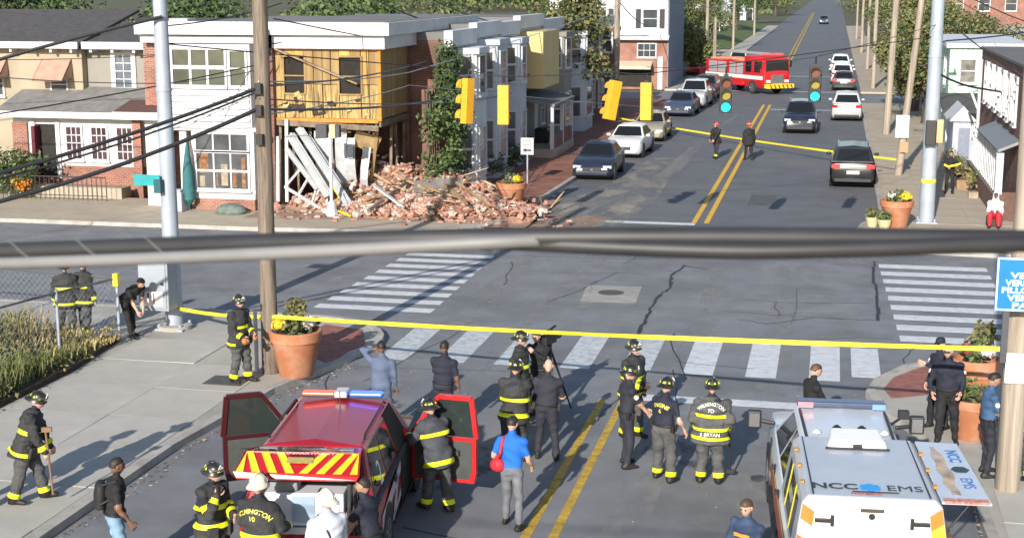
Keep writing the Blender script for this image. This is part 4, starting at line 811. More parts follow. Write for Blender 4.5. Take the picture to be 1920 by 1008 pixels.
# ---- planters
TERRA = mat('terracotta', (.44,.17,.08), rough=.8, var=.14, scale=2.5, stain=(.42,.27,.20), stainscale=2.6, stainamt=.75)
SOIL = mat('soil', (.05,.035,.025), rough=1, var=.3)
LEAFC = [mat('leaf_mid', (.10,.15,.045), rough=.7, var=.35, scale=3), mat('leaf_dark', (.05,.085,.028), rough=.7, var=.35, scale=3), mat('leaf_olive', (.16,.15,.055), rough=.75, var=.35, scale=2), mat('leaf_dry', (.30,.22,.10), rough=.8, var=.3, scale=2)]
FLW = [mat('yellow_flower', (.8,.52,.03), rough=.6, var=.1), mat('white_flower', (.75,.72,.66), rough=.6, var=.08), mat('maroon_flower', (.20,.025,.04), rough=.6, var=.2), mat('orange_flower', (.7,.25,.03), rough=.6)]
def leaves(b, c, rad, n, size, mi, rg, flat=.5):
    """n leaf faces spread through an ellipsoid; numpy fast path appended to b"""
    v = rg.normal(size=(n,3)); v /= np.linalg.norm(v,axis=1)[:,None]; rr = rg.random(n)**.45
    P = np.array(c)+v*rr[:,None]*np.array(rad)
    nn = v*.6+rg.normal(size=(n,3))*.7; nn[:,2] += flat; nn /= np.linalg.norm(nn,axis=1)[:,None]
    a = np.cross(nn, rg.normal(size=(n,3))); a /= np.linalg.norm(a,axis=1)[:,None]+1e-9; c2 = np.cross(nn,a)
    s = (size*(.6+.8*rg.random(n)))[:,None]
    V = np.stack([P-a*s, P+c2*s*.55, P+a*s, P-c2*s*.55], 1).reshape(-1,3); k = len(b.v)
    b.v += list(map(tuple, V.tolist())); b.f += [(k+4*i,k+4*i+1,k+4*i+2,k+4*i+3) for i in range(n)]; b.m += (rg.choice(mi, n)).tolist(); b.sm += [False]*n
def planter(label, x, y, r, h, flowers, seed, z0=SW, group='terracotta planters'):
    t = thing('planter', label, 'planter', (x,y,z0), 0, group); rg = np.random.default_rng(seed)
    b = MB(); b.lathe([(r*.62,0),(r*.66,.02),(r*.92,h*.76),(r*.93,h*.77),(r,h*.78),(r*1.03,h*.98),(r*1.0,h),(r*.9,h),(r*.88,h*.86)], (0,0,0), 28); b.build('pot', TERRA, t, world=False, fix=True, bevel=0)
    b = MB(); b.cyl((0,0,h*.8),(0,0,h*.9),r*.885,n=24); b.build('soil', SOIL, t, world=False)
    b = MB(); leaves(b, (0,0,h+.12), (r*.7,r*.7,.28), 160, .07, [0,1,2], rg); b.build('foliage', LEAFC, t, world=False, fix=False)
    for (dx,dy,fr,fi) in flowers:
        b = MB(); leaves(b, (dx*r,dy*r,h+.16), (fr,fr,fr*.8), 90, .05, [0], rg); b.ell((dx*r,dy*r,h+.14), (fr*.8,fr*.8,fr*.6), 8, 6); b.build('flower_clump', FLW[fi], t, world=False, fix=False)
    return t
p = G(342,433,SW); planter('terracotta planter with yellow and white flowers by the dark wooden pole', p.x, p.y+.3, .56, 1.0, [(-.55,-.3,.2,0),(.5,.1,.18,1),(.1,.4,.16,2),(.7,.3,.1,2)], 1)
b = MB(); rg = np.random.default_rng(5)
for i in range(9): b.tube([(p.x+rg.uniform(-.05,.05),p.y+.3,1.05),(p.x+rg.uniform(-.15,.15),p.y+.35,1.5),(p.x+rg.uniform(-.3,.3),p.y+.4,1.75)], .012, 4)
leaves(b, (p.x,p.y+.38,1.62), (.26,.26,.2), 130, .06, [0], rg); tag(b.build('tall_plant', LEAFC[2], org=(p.x,p.y+.3,1.05), fix=False), 'spiky olive plant in the flowered planter by the wooden pole', 'plant')
p = G(597,236,SW); planter('bright orange terracotta planter with yellow flowers by the rubble', p.x, p.y+.3, .56, 1.0, [(.4,-.1,.22,0),(-.1,0,.12,1)], 2)
p = G(1050,258,SW); planter('terracotta planter on the far right corner with yellow flowers', p.x, p.y+.3, .56, .95, [(.5,-.1,.24,0),(-.3,.2,.14,1)], 3)
for i, px in enumerate(((1022,256),(1036,259))):
    p = G(*px,SW); t = thing('small_pot', ['cream flower pot left of the far right planter','cream flower pot touching the far right planter'][i], 'flower pot', (p.x,p.y,SW), 0, 'cream pots on the far right corner')
    b = MB(); b.lathe([(.16,0),(.24,.3),(.26,.36),(.22,.36),(.2,.3)], (0,0,0), 14); b.build('pot', mat('cream_pot', (.5,.45,.26), rough=.7, var=.1), t, world=False)
    b = MB(); leaves(b, (0,0,.5), (.26,.26,.22), 120, .07, [0,2], np.random.default_rng(20+i)); b.build('foliage', LEAFC, t, world=False, fix=False)
p = G(1136,509,SW); planter('lower terracotta pot of the stacked pair beside the policemen', p.x+.05, p.y+.35, .44, .78, [], 7)
planter('upper terracotta pot with red and white flowers of the stacked pair', p.x+.1, p.y+.8, .44, 1.42, [(-.3,-.1,.17,2),(.4,-.2,.16,1),(.0,.3,.15,3)], 8)
b = MB(); rg = np.random.default_rng(6); leaves(b, (p.x+.25,p.y+1.0,1.95), (.25,.25,.3), 160, .07, [0], rg); b.tube([(p.x+.2,p.y+.9,1.5),(p.x+.25,p.y+1.0,2.1)], .015, 5); tag(b.build('tall_plant', LEAFC[2], org=(p.x+.2,p.y+.9,1.5), fix=False), 'green plant standing in the upper pot beside the policemen', 'plant')
# ---- chain link fence and the planting bed behind it
FX = [(-16.2,31.2),(-16.75,29.4),(-17.3,27.0),(-17.9,24.0),(-18.6,20.0)]; FZ = 1.62
FX2 = [(-16.2,31.2),(-20.2,31.9),(-24.5,32.4)]
fc = thing('chain_link_fence', 'chain link fence round the planted corner at left', 'fence', (-16.2,31.2,SW))
for i, (x,y) in enumerate(FX+FX2[1:]):
    b = MB(); b.cyl((x,y,SW-.1),(x,y,FZ+.04),.035,n=10); b.ell((x,y,FZ+.05),.045,8,5); b.build('fence_post', STEEL, fc)
for L_ in (FX,FX2):
    for i in range(len(L_)-1):
        b = MB(); b.cyl((*L_[i],FZ),(*L_[i+1],FZ),.027,n=8); b.build('top_rail', mat('dark_rail', (.10,.10,.105), rough=.6, var=.15), fc)
b = MB()
for L_ in (FX,FX2):
    for i in range(len(L_)-1):
        A = Vector((*L_[i],0)); Bq = Vector((*L_[i+1],0)); ln = (Bq-A).length; h = FZ-SW-.05; s = .16
        def PT(u,v): return A.lerp(Bq,u/ln)+Vector((0,0,SW+.03+v))
        k = -h
        while k < ln:
            for sg_ in (1,-1):
                u0, u1 = (k, k+h); v0, v1 = (0,h) if sg_ > 0 else (h,0)
                if u0 < 0: v0 += (v1-v0)*(-u0)/h; u0 = 0
                if u1 > ln: v1 = v0+(v1-v0)*(ln-u0)/(u1-u0); u1 = ln
                if u1-u0 > .02: b.beam(PT(u0,v0), PT(u1,v1), .003, .003)
            k += s
o = b.build('wire_mesh', STEEL, fc, fix=False); o['kind'] = 'stuff'
tp = MB(); tp.obox((-16.17,31.12,FZ-.02),(.12,.12,.3)); tag(tp.build('tape_knot', _mats['tape_yellow'], org=(-16.17,31.1,1.6)), 'yellow tape end knotted on the fence corner post', 'tape')
b = MB(); b.prism([(-16.0,17),(-15.85,28.3),(-16.15,31.1),(-24.5,32.2),(-60,33),(-60,17)], 'z', SW+.001, SW+.12); struct(b.build('planting_bed', SOIL))
b = MB(); rg = np.random.default_rng(11)
def inbed(x, y): return x < -16.0-.0*(y) and x > -27 and y < 31.0+(-16-x)*.09-.1
n = 0
while n < 480:
    x, y = rg.uniform(-27,-15.95), rg.uniform(18.5,31.6)
    if not inbed(x,y): continue
    n += 1; h = rg.uniform(.15,.45)+.18*math.sin(x*1.7+y*.9); t = rg.random(); dry = math.sin(x*.9+1)*math.cos(y*.7) 
    mi = [0,2,2,3] if dry < .1 else ([2,3,3,0] if dry < .5 else [3,3,2]); leaves(b, (x,y,SW+.12+h*.5), (.36,.36,h*.75), 44, .05, mi, rg, .9)
tag(b.build('ground_cover', LEAFC, org=(-18,27,SW), fix=False), 'low mixed green and dry shrubs filling the fenced bed', 'shrubs', kind='stuff')
gb_ = MB(); rg = np.random.default_rng(12); n = 0
while n < 15000:
    x, y = rg.uniform(-24,-15.9), rg.uniform(18.5,31.6)
    if not inbed(x,y): continue
    n += 1; dry = math.sin(x*.9+1)*math.cos(y*.7)+rg.normal()*.35; h = (.32+.2*math.sin(x*1.3-y*.8))*rg.uniform(.6,1.5); a = rg.uniform(0,6.28); dx, dy = math.cos(a)*h*.55, math.sin(a)*h*.55; w_ = .016
    z0 = SW+.11; q0, q1 = -math.sin(a)*w_, math.cos(a)*w_
    gb_.add([(x-q0,y-q1,z0),(x+q0,y+q1,z0),(x+dx*.4+q0*.8,y+dy*.4+q1*.8,z0+h*.7),(x+dx,y+dy,z0+h),(x+dx*.4-q0*.8,y+dy*.4-q1*.8,z0+h*.7)], [(0,1,2,4),(4,2,3)], 0 if dry < -.1 else (1 if dry < .35 else 2))
tag(gb_.build('wild_grass', [mat('grass_green', (.14,.155,.05), rough=.8, var=.3), mat('grass_olive', (.24,.22,.075), rough=.8, var=.3), mat('grass_straw', (.40,.32,.15), rough=.8, var=.25)], org=(-18,27,SW), fix=False), 'rough yellow green grass and weeds behind the chain link fence', 'grass', kind='stuff')
# ---- trees
BARK = wavemat('bark', (.05,.038,.028), (.14,.11,.085), 6, 'Z', .95, .5, .8)
def tree(label, x, y, h, cr, mi, seed, n=2600, size=.2, z0=0, trunk=.35, low=.35, group=None):
    t = thing('tree', label, 'tree', (x,y,z0), 0, group); rg = np.random.default_rng(seed)
    b = MB(); b.tube([(0,0,-.1),(rg.uniform(-.2,.2),rg.uniform(-.2,.2),h*.3),(rg.uniform(-.4,.4),rg.uniform(-.3,.3),h*.6)], [trunk,trunk*.75,trunk*.4], 8)
    tips = []
    for i in range(8):
        a = i*2.4+rg.uniform(-.4,.4); z = h*rg.uniform(low+.05,.8); rr = cr*rg.uniform(.5,.85); tip = (rr*math.cos(a), rr*math.sin(a), z)
        b.tube([(0,0,z*.6),(tip[0]*.5,tip[1]*.5,z*.82),tip], [trunk*.4,trunk*.25,trunk*.1], 6); tips.append(tip)
    b.build('trunk', BARK, t, world=False)
    c = MB(); 
    for tip in tips+[(0,0,h*.85),(cr*.2,-cr*.2,h*.7)]:
        q = cr*rg.uniform(.32,.55)
        for s_ in range(3): leaves(c, np.array(tip)+rg.normal(size=3)*cr*.18, (q,q,q*.8), n//13, size*.62, mi, rg, .4)
    c.build('crown', LEAFC, t, world=False, fix=False); return t
for i, (x,y,h,cr,mi,l) in enumerate([(-41,71,9,4,[0,1,1],'dark green tree at the top left corner'),(-33,73,8.6,4,[1,1,0],'dark tree behind the stucco house roof'),(-26.5,75,8.6,3.4,[0,0,1],'brighter green tree behind the grey house'),(-21,80,8.4,3.2,[0,1,2],'green tree behind the white house roof'),(-15.5,84,8.6,2.4,[1,2,2],'olive tree behind the terrace roofs')]):
    tree(l, x, y, h, cr, mi, 30+i, 3000, .22)
rl = ['nearest olive tree on the right beside the leaning pole','second olive tree on the right pavement edge','third olive tree on the right','tall dark tree on the right behind the pale poles','olive tree beside the far parked cars','green tree by the far right houses','dark tree far up the right side','distant tree at the top right of the road','tree behind the pale flat roof at the top right corner','second tree behind the pale flat roof']
for i, (x,y,h,cr,mi) in enumerate([(5.6,92,5.6,2.3,[2,1,2]),(5.3,101,6.5,2.4,[2,0,2]),(6.5,107,7.5,2.6,[2,1,0]),(8.4,99,7.4,2.5,[1,2]),(7,124,8,3,[2,0,3]),(7.4,150,9,3.2,[0,2]),(7.5,190,10,4,[1,0]),(7.5,240,11,4.5,[1,2]),(22,128,9.4,4,[0,2]),(29,130,9.6,4,[2,0])]): tree(rl[i], x, y, h, cr, mi, 50+i, 2600, .2)
ll = ['small green tree on the grass bank behind the silver pickup','round bush-like tree by the side wall of the white brick house','dark tree on the left bank beyond the fire engine','green tree between the far left houses','tall tree far up the left side','olive tree near the top of the road at left','dark distant tree at the top left of the road']
for i, (x,y,h,cr,mi) in enumerate([(-12.4,136,4.6,2.0,[0,2]),(-15.5,140,6.5,2.4,[1,0]),(-17,172,8,3,[1,2]),(-16.5,205,8,3.2,[0,2]),(-16,250,10,4,[1,0]),(-16,310,11,4.5,[2,0]),(-15,390,12,5,[1,2])]): tree(ll[i], x, y, h, cr, mi, 70+i, 2400, .22)
b = MB(); rg = np.random.default_rng(91)
for i in range(900):
    y = rg.uniform(420,560); x = rg.uniform(-160,140); 
    if abs(x+6) < 9: continue
    leaves(b, (x,y,rg.uniform(2,9)), (4,4,4), 30, .8, [0,1,2], rg)
tag(b.build('far_wood', LEAFC, org=(0,480,0), fix=False), 'wooded skyline closing the view at the head of the road', 'wood', kind='stuff')
gb = MB(); gb.slab([(-12.9,118.5,.2),(-12.9,300,.2),(-17,300,1.6),(-17,131.5,1.6),(-12.9,119.5,1.0)][:2]+[(-18,300,1.2),(-12.9,118.5,.2)][:1]+[(-18,132,1.2)], .4); struct(gb.build('grass_bank', mat('green_grass', (.09,.13,.035), rough=.95, var=.35, scale=.8)))
# vine on the terrace beside the wreck
vt = thing('vine', 'green vine climbing the wall beside the wrecked house', 'vine', (-15.2,55.4,0)); rg = np.random.default_rng(33)
b = MB(); 
for i in range(5): b.tube([(0,i*.3-.6,0),(.1,i*.35-.6,2),(0,i*.4-.7,4.4)], .04, 5)
b.build('stem', BARK, vt, world=False)
c = MB()
for i in range(150):
    z = rg.uniform(.5,6.0); wd = (2.0 if z < 3.7 else .7)-.1*z+.5*math.sin(z*2.3)
    if rg.random() < .25+.2*math.sin(z*3.7): continue
    leaves(c, (.55+rg.uniform(-.4,.55)*(1 if z < 4.3 else .5), rg.normal()*wd*.62+.5, z), (.42,.5,.42), 36, .10, [0,0,1] if z < 4.2 else [1], rg)
c.build('foliage', LEAFC, vt, world=False, fix=False)
for i, (px,py,l) in enumerate([(560,190,'dark shrub under the hanging yellow head by the terrace'),(585,200,'low dark shrub between the rubble and the arrow sign'),(540,195,'grey leafless shrub at the foot of the vine'),(607,188,'small shrub beside the dark bins')]):
    p = G(px,py,SW); t = thing('shrub', l, 'shrub', (p.x-.4,p.y+.3,SW), 0, 'shrubs before the terrace'); rg = np.random.default_rng(40+i)
    b = MB(); 
    for k in range(6): a = k*1.05; b.tube([(0,0,0),(.3*math.cos(a),.3*math.sin(a),.5),(.55*math.cos(a),.55*math.sin(a),.9)], .02, 4)
    b.build('stem', BARK, t, world=False); c = MB()
    for k in range(14): leaves(c, rg.normal(size=3)*(.35,.5,.22)+np.array((0,0,.65)), (.32,.32,.28), 34, .08, [1,1,2] if i != 2 else [2,3], rg)
    c.build('foliage', LEAFC, t, world=False, fix=False)
for i, (px,py,l) in enumerate([(1128,205,'dry garden clutter plants beside the right porch'),(1145,215,'yellowish shrub by the slatted porch'),(1120,190,'small shrub by the far police officer')]):
    p = G(px,py,SW); t = thing('shrub', l, 'shrub', (p.x,p.y,SW), 0, 'shrubs by the right porch'); rg = np.random.default_rng(60+i); c = MB()
    for k in range(12): leaves(c, rg.normal(size=3)*(.22,.4,.18)+np.array((0,0,.5)), (.26,.3,.26), 34, .07, [2,3,0], rg)
    c.build('foliage', LEAFC, t, world=False, fix=False); b = MB(); b.tube([(0,0,0),(.1,0,.6)], .03, 5); b.build('stem', BARK, t, world=False)
# bins
def bin_(label, px, py, m):
    p = G(px,py,SW); t = thing('wheelie_bin', label, 'bin', (p.x,p.y+.3,SW), 0, 'wheeled bins'); b = MB(); b.loft([[(-.27,-.3,.06),(.27,-.3,.06),(.27,.3,.06),(-.27,.3,.06)],[(-.33,-.38,1.05),(.33,-.38,1.05),(.33,.38,1.05),(-.33,.38,1.05)]], sm=False); b.build('body', m, t, world=False, bevel=.02)
    b = MB(); b.loft([[(-.35,-.42,1.055),(.35,-.42,1.055),(.35,.4,1.055),(-.35,.4,1.055)],[(-.3,-.34,1.16),(.3,-.34,1.16),(.3,.34,1.16),(-.3,.34,1.16)]], sm=False); b.build('lid', m, t, world=False, bevel=.02)
    for s in (-1,1): b = MB(); b.cyl((s*.29,.3,.1),(s*.34,.3,.1),.1,n=12); b.build('wheel', BLK, t, world=False)
BINM = mat('bin_plastic', (.016,.017,.02), rough=.5, var=.1)
bin_('black wheeled bin standing open by the arrow sign', 634, 168, BINM); bin_('dark green bin left of the black bin by the terrace', 607, 172, mat('green_bin', (.02,.04,.035), rough=.5)); bin_('black bin by the slatted right porch', 1137, 185, BINM)
# ---- rubble
RB = [mat('rubble_brick', (.40,.20,.14), rough=.95, var=.3, scale=8), mat('rubble_brick_pale', (.48,.34,.27), rough=.95, var=.25, scale=8), mat('rubble_brick_dark', (.24,.105,.075), rough=.95, var=.3, scale=8), mat('rubble_mortar', (.48,.42,.36), rough=.95, var=.2, scale=8)]
def hz(x, y):
    s = sum(a*math.exp(-((x-cx)/sx)**2-((y-cy)/sy)**2) for cx,cy,sx,sy,a in [(-15.9,54.2,2.8,1.4,1.12),(-13.0,53.4,1.8,1.5,.34),(-14.5,51.5,2.8,1.3,.42),(-18.3,52.2,1.5,.9,.22),(-11.8,51.6,1.9,1.0,.24),(-17.2,53.4,1.6,1.2,.3)]); return SW+s*(1+.28*math.sin(x*3.1+y)*math.cos(y*2.7-x))
b = MB(); nx, ny = 56, 34; x0, x1, y0, y1 = -20.4, -10.2, 49.4, 56.4; vs = []
for j in range(ny+1):
    for i in range(nx+1):
        x = x0+(x1-x0)*i/nx; y = y0+(y1-y0)*j/ny; vs.append((x,y,hz(x,y)-.06+rnd.uniform(-.05,.05) if hz(x,y) > SW+.1 else SW-.06))
b.add(vs, [(j*(nx+1)+i, j*(nx+1)+i+1, (j+1)*(nx+1)+i+1, (j+1)*(nx+1)+i) for j in range(ny) for i in range(nx)])
tag(b.build('rubble_heap', mat('brick_dust', (.34,.20,.145), rough=1, var=.35, scale=3, bump=.6, bscale=18), org=(-15,52,SW)), 'heap of reddish brick dust under the collapsed corner', 'rubble', kind='stuff')
b = MB(); rg = np.random.default_rng(77); n = 0
while n < 4200:
    x = rg.normal(-14.6,2.3); y = rg.normal(51.9,1.25)
    if not (-20.3 < x < -9.6 and 49.3 < y < 56) or hz(x,y) < SW+.07+.12*rg.random(): continue
    n += 1; s = rg.choice([1,.85,.5,.3,1.5], p=[.3,.2,.22,.2,.08]); b.obox((x,y,hz(x,y)+rg.uniform(0,.1)), (.21*s,.1*s,.065*s), tuple(rg.uniform(-.7,.7,2))+(rg.uniform(0,3.14),), int(rg.choice(4, p=[.42,.26,.2,.12])))
for i in range(160):
    x = rg.uniform(-20,-8.5); y = rg.normal(50.3,.6); s = rg.choice([1,.6]); b.obox((x,y,(SW if y > 50.4 or x < -11.5 else 0)+.04), (.2*s,.1*s,.065*s), (0,0,rg.uniform(0,3.14)), int(rg.choice(4)))
tag(b.build('brick_rubble', RB, org=(-15,52,SW), fix=False), 'thousands of loose bricks spilled over the corner pavement', 'rubble', kind='stuff')
PL = [wavemat('splintered_wood', (.20,.12,.06), (.45,.31,.18), 3, 'Y', .9), TIMBER, mat('tan_plank', (.52,.36,.20), rough=.85, var=.2)]
def plank(label, p, q, w, h, m, roll=0., group='broken planks in the rubble', name='broken_plank'):
    b = MB(); P = Vector(p); Q = Vector(q); b.beam(P,Q,w,h,0,roll); d = (Q-P).normalized(); b.beam(Q-d*.02, Q+d*.22, w*.5, h*.7, 0, roll+.1); return tag(b.build(name, m, org=(P+Q)/2), label, 'plank', group)
def RZ(px, py, dz=.4, Y=None): 
    g_ = G(px,py,.5) if Y is None else AY(px,py,Y); return Vector((g_.x,g_.y,hz(g_.x,g_.y)+dz))
PK = [((452,232),(512,200),'long dark timber sloping across the brick heap',1,.16),((490,200),(520,186),'dark timber pointing at the vine foot',1,.14),((478,205),(507,241),'grey plank standing out toward the kerb',1,.13),((430,196),(482,215),'splintered tan lath under the hole',0,.12),((418,190),(468,220),'tan lath beside the torn board',2,.1),((445,205),(500,212),'flat tan plank in the middle of the heap',2,.16),((440,225),(470,235),'white trim board on the heap',3,.14),((520,200),(572,196),'dark beam end lying by the shrubs',1,.26),((540,214),(560,222),'black charred stick right of the heap',1,.1),((560,207),(592,212),'short plank left of the orange planter',2,.15),((556,219),(588,224),'pale plank before the orange planter',2,.2),((420,230),(452,228),'lath left of the long timber',0,.09),((470,188),(500,196),'tan lath at the back of the heap',0,.1),((425,215),(455,223),'pale lath low on the left of the heap',2,.09),((500,226),(530,232),'thin lath low on the right of the heap',0,.08),((535,228),(575,236),'thin lath near the kerb',0,.08)]
for a, c, l, mi, wd in PK: plank(l, RZ(*a), RZ(*c), wd, .07, (PL+[WHITE])[mi], rnd.uniform(-.4,.4))
for i in range(44):
    x, y = rg.normal(-15,2.), rg.normal(52.2,1.); a = rg.uniform(0,6.28); ln = rg.uniform(.4,1.1); z = hz(x,y)+.12
    plank('splintered lath lying loose among the spilled bricks', (x,y,z), (x+ln*math.cos(a),y+ln*math.sin(a),z+rg.uniform(-.15,.4)), .06, .03, PL[int(rg.integers(3))], 0, 'loose laths in the rubble', 'broken_lath')
# bigger lumps: mortared brick chunks, plaster, a fallen length of wall
CH = brickmat('chunk_brick', (.42,.18,.12), (.32,.12,.08), (.45,.4,.34)); PLS = mat('plaster_lump', (.50,.45,.39), rough=1, var=.25, scale=5)
b = MB(); c2_ = MB(); k = 0
for i in range(130):
    x, y = rg.normal(-14.9,2.4), rg.normal(52.3,1.2)
    if not (-20.2 < x < -10 and 49.8 < y < 55.5): continue
    s_ = rg.uniform(.18,.5); n_ = 7; base = [(math.cos(2*math.pi*j/n_)*rg.uniform(.6,1.1), math.sin(2*math.pi*j/n_)*rg.uniform(.6,1.1)) for j in range(n_)]; M4 = Matrix.Translation((x,y,hz(x,y)+.05))@Euler((rg.uniform(-.6,.6),rg.uniform(-.6,.6),rg.uniform(0,3))).to_matrix().to_4x4()
    tgt = b if i%3 else c2_; tgt.loft([[M4@Vector((p[0]*s_*.5*q_,p[1]*s_*.5*q_,z_)) for p in base] for z_,q_ in ((-.09,.9),(.0,1.05),(.1,.8))], sm=False)
tag(b.build('masonry_chunks', CH, org=(-15,52,SW)), 'broken lumps of mortared brick among the spilled bricks', 'rubble', kind='stuff')
tag(c2_.build('plaster_chunks', PLS, org=(-15,52,SW)), 'pale lumps of plaster and mortar scattered over the bricks', 'rubble', kind='stuff')
b = MB(); P = AY(484,214,51.7); Q = AY(541,207,52.3); b.slab([(P.x,P.y,.3),(Q.x,Q.y,.3),(Q.x,Q.y+.25,1.38),(P.x,P.y+.25,1.28)], .18); tag(b.build('fallen_wall', mat('grey_fallen_wall', (.16,.145,.135), rough=.95, var=.3, scale=2, stain=(.3,.27,.24), stainscale=1.5, stainamt=.5), org=(P+Q)/2), 'dark grey fallen length of wall lying behind the bricks', 'wall')
for i, (a, c, l) in enumerate([((480,203),(530,192),'grey roof board lying on the fallen wall'),((405,222),(440,200),'dark joist sticking up beside the white boards'),((450,214),(475,178),'broken stud standing out of the heap by the hole'),((462,220),(500,228),'long tan joist lying across the bricks'),((432,236),(478,222),'weathered beam at the front of the heap'),((505,196),(548,201),'black burnt rafter behind the grey wall'),((515,222),(545,236),'thin rafter slanting to the pavement'),((440,190),(470,206),'split rafter under the torn board')]): plank(l, RZ(*a,.3), RZ(*c,.45 if i != 2 else 1.2), rg.uniform(.1,.2), .1, PL[i%3], rnd.uniform(-.4,.4))
for i,(px,py,l) in enumerate([(8,150,'dark green bush at the left edge beside the low porch'),(14,172,'dark bush under the low porch brick pier')]):
    q = AY(px,py,52.4); t = thing('shrub', l, 'shrub', (q.x,52.4,SW), 0, 'bushes by the low porch'); r9 = np.random.default_rng(140+i); c = MB(); b = MB(); b.tube([(0,0,0),(.1,0,.6)], .05, 6); b.build('stem', BARK, t, world=False)
    for k in range(26-8*i): leaves(c, r9.normal(size=3)*(.6,.4,.4)+np.array((0,0,1.2-.6*i)), (.5,.4,.45), 40, .09, [0,1,1], r9)
    c.build('foliage', LEAFC, t, world=False, fix=False)
q = AY(24,187,52.0); b = MB(); leaves(b, (q.x,52.0,.75), (.45,.4,.35), 260, .07, [0], np.random.default_rng(150)); b.tube([(q.x,52,.13),(q.x,52,.6)], .05, 6); tag(b.build('orange_flowers', FLW[3], org=(q.x,52,SW), fix=False), 'clump of orange flowers beside the low porch doorway', 'flowers')
for i,(px,py,w_,h_,m9,l) in enumerate([(1128,212,.5,.4,'brown_gear','brown carton on the pavement by the slatted porch'),(1140,222,.35,.25,'cream_box','cream box near the hooded person'),(1122,203,.3,.5,'dark_crate2','dark tub behind the far police officer'),(1136,204,.4,.3,'cream_box','pale carton beside the black bin at right')]):
    p = G(px,py,SW); b = MB(); b.loft([[(p.x-w_/2*k_,p.y-w_/2*k_,z_),(p.x+w_/2*k_,p.y-w_/2*k_,z_),(p.x+w_/2*k_,p.y+w_/2*k_,z_),(p.x-w_/2*k_,p.y+w_/2*k_,z_)] for k_,z_ in ((1,SW),(1.06,SW+h_))], sm=False); tag(b.build('carton', {'brown_gear':mat('brown_carton',(.28,.18,.10),rough=.9,var=.2),'cream_box':bl2,'dark_crate2':BLK}[m9], org=(p.x,p.y,SW)), l, 'box', 'clutter by the right porch')
# fallen porch front: white boards and lattice leaning
def AYb(px,py,Y): return AY(px,py,Y)
for i,(a,c,w,Y0,Y1,l) in enumerate([((340,148),(385,220),.34,52.2,51.2,'broad white board leaning down from the wrecked corner'),((350,140),(410,232),.30,52.4,50.9,'longest white board leaning to the bricks'),((336,165),(372,212),.2,52.2,51.4,'short white board behind the leaning boards'),((362,150),(398,205),.16,52.5,51.6,'narrow white board beside the signal post'),((398,228),(424,242),.22,51.2,50.6,'white board end lying flat by the bricks')]):
    b = MB(); P = AYb(*a,Y0); Q = AYb(*c,Y1); P.z = max(P.z,.3); Q.z = max(Q.z,.25); b.beam(P,Q,w,.06,0,.5); b.beam(P+Vector((.02,0,.06)),Q+Vector((.02,0,.06)),w*.25,.05,0,.5); tag(b.build('white_board', PVC, org=(P+Q)/2), l, 'board', 'fallen white boards')
lt = thing('white_railing', 'fallen white porch railing tilted by the dark wooden pole', 'railing', (-19.2,51.3,.3))
A0, A1, B0, B1 = AY(334,209,51.4), AY(382,238,51.0), AY(352,188,51.8), AY(384,214,51.5)
for P,Q in ((A0,A1),(B0,B1)): b = MB(); b.beam(P,Q,.09,.09); b.build('rail', WHITE, lt)
for t_ in (0,.33,.66,1): b = MB(); b.beam(A0.lerp(A1,t_),B0.lerp(B1,t_),.07,.07); b.build('baluster', WHITE, lt)
for (px0,py0,px1,py1,l) in [(326,150,326,214,'white porch post still upright by the wooden pole'),(336,130,336,200,'second white porch post behind the leaning boards')]:
    b = MB(); P = AY(px1,py1,52.2); Q = AY(px0,py0,52.2); P.z = min(P.z,.3); b.beam(P,Q,.12,.12); tag(b.build('porch_post', WHITE, org=P), l, 'post', 'porch posts of the wrecked corner')
# pedestrian signal in the middle of it
p = G(389,243,SW); pt = thing('pedestrian_signal', 'pedestrian signal on a pale post before the wrecked house', 'signal', (p.x,p.y,SW))
b = MB(); b.cyl((p.x,p.y,SW),(p.x,p.y,3.1),.06,n=12); b.build('post', mat('pale_grey_post', (.55,.57,.6), rough=.5, var=.08), pt); b = MB(); b.lathe([(.26,0),(.22,.12),(.13,.5),(.07,.55)], (p.x,p.y,SW), 8); b.build('base', _mats['pale_grey_post'], pt)
b = MB(); b.box(p.x-.5,p.x-.08,p.y-.15,p.y+.12,2.95,3.42); b.build('signal_box', mat('signal_dark', (.05,.05,.06), rough=.5), pt, bevel=.02); b = MB(); b.box(p.x+.02,p.x+.24,p.y-.15,p.y+.12,2.95,3.45); b.build('side_box', mat('cream_orange', (.65,.42,.26), rough=.6, var=.1), pt, bevel=.02); b = MB(); b.box(p.x+.242,p.x+.38,p.y-.1,p.y+.12,2.98,3.42); b.build('end_box', _mats['signal_dark'], pt)
tape('loose yellow tape end hanging from the pedestrian signal post', [(p.x+.1,p.y-.1,1.2),(p.x+.35,p.y-.15,.8),(p.x+.3,p.y-.2,.35),(p.x+.8,p.y-.3,.2)], 1, .08, .0)
# debris pile covered by a green sheet, left of the wooden pole
b = MB(); b.ell((-21.3,50.1,SW+.08),(.6,.45,.3),12,6); o = b.build('green_tarp', mat('faded_green_tarp', (.13,.17,.145), rough=.8, var=.3, scale=4), org=(-21.3,50.1,SW)); tag(o, 'crumpled faded green tarp on the pavement before the bay window', 'tarp')
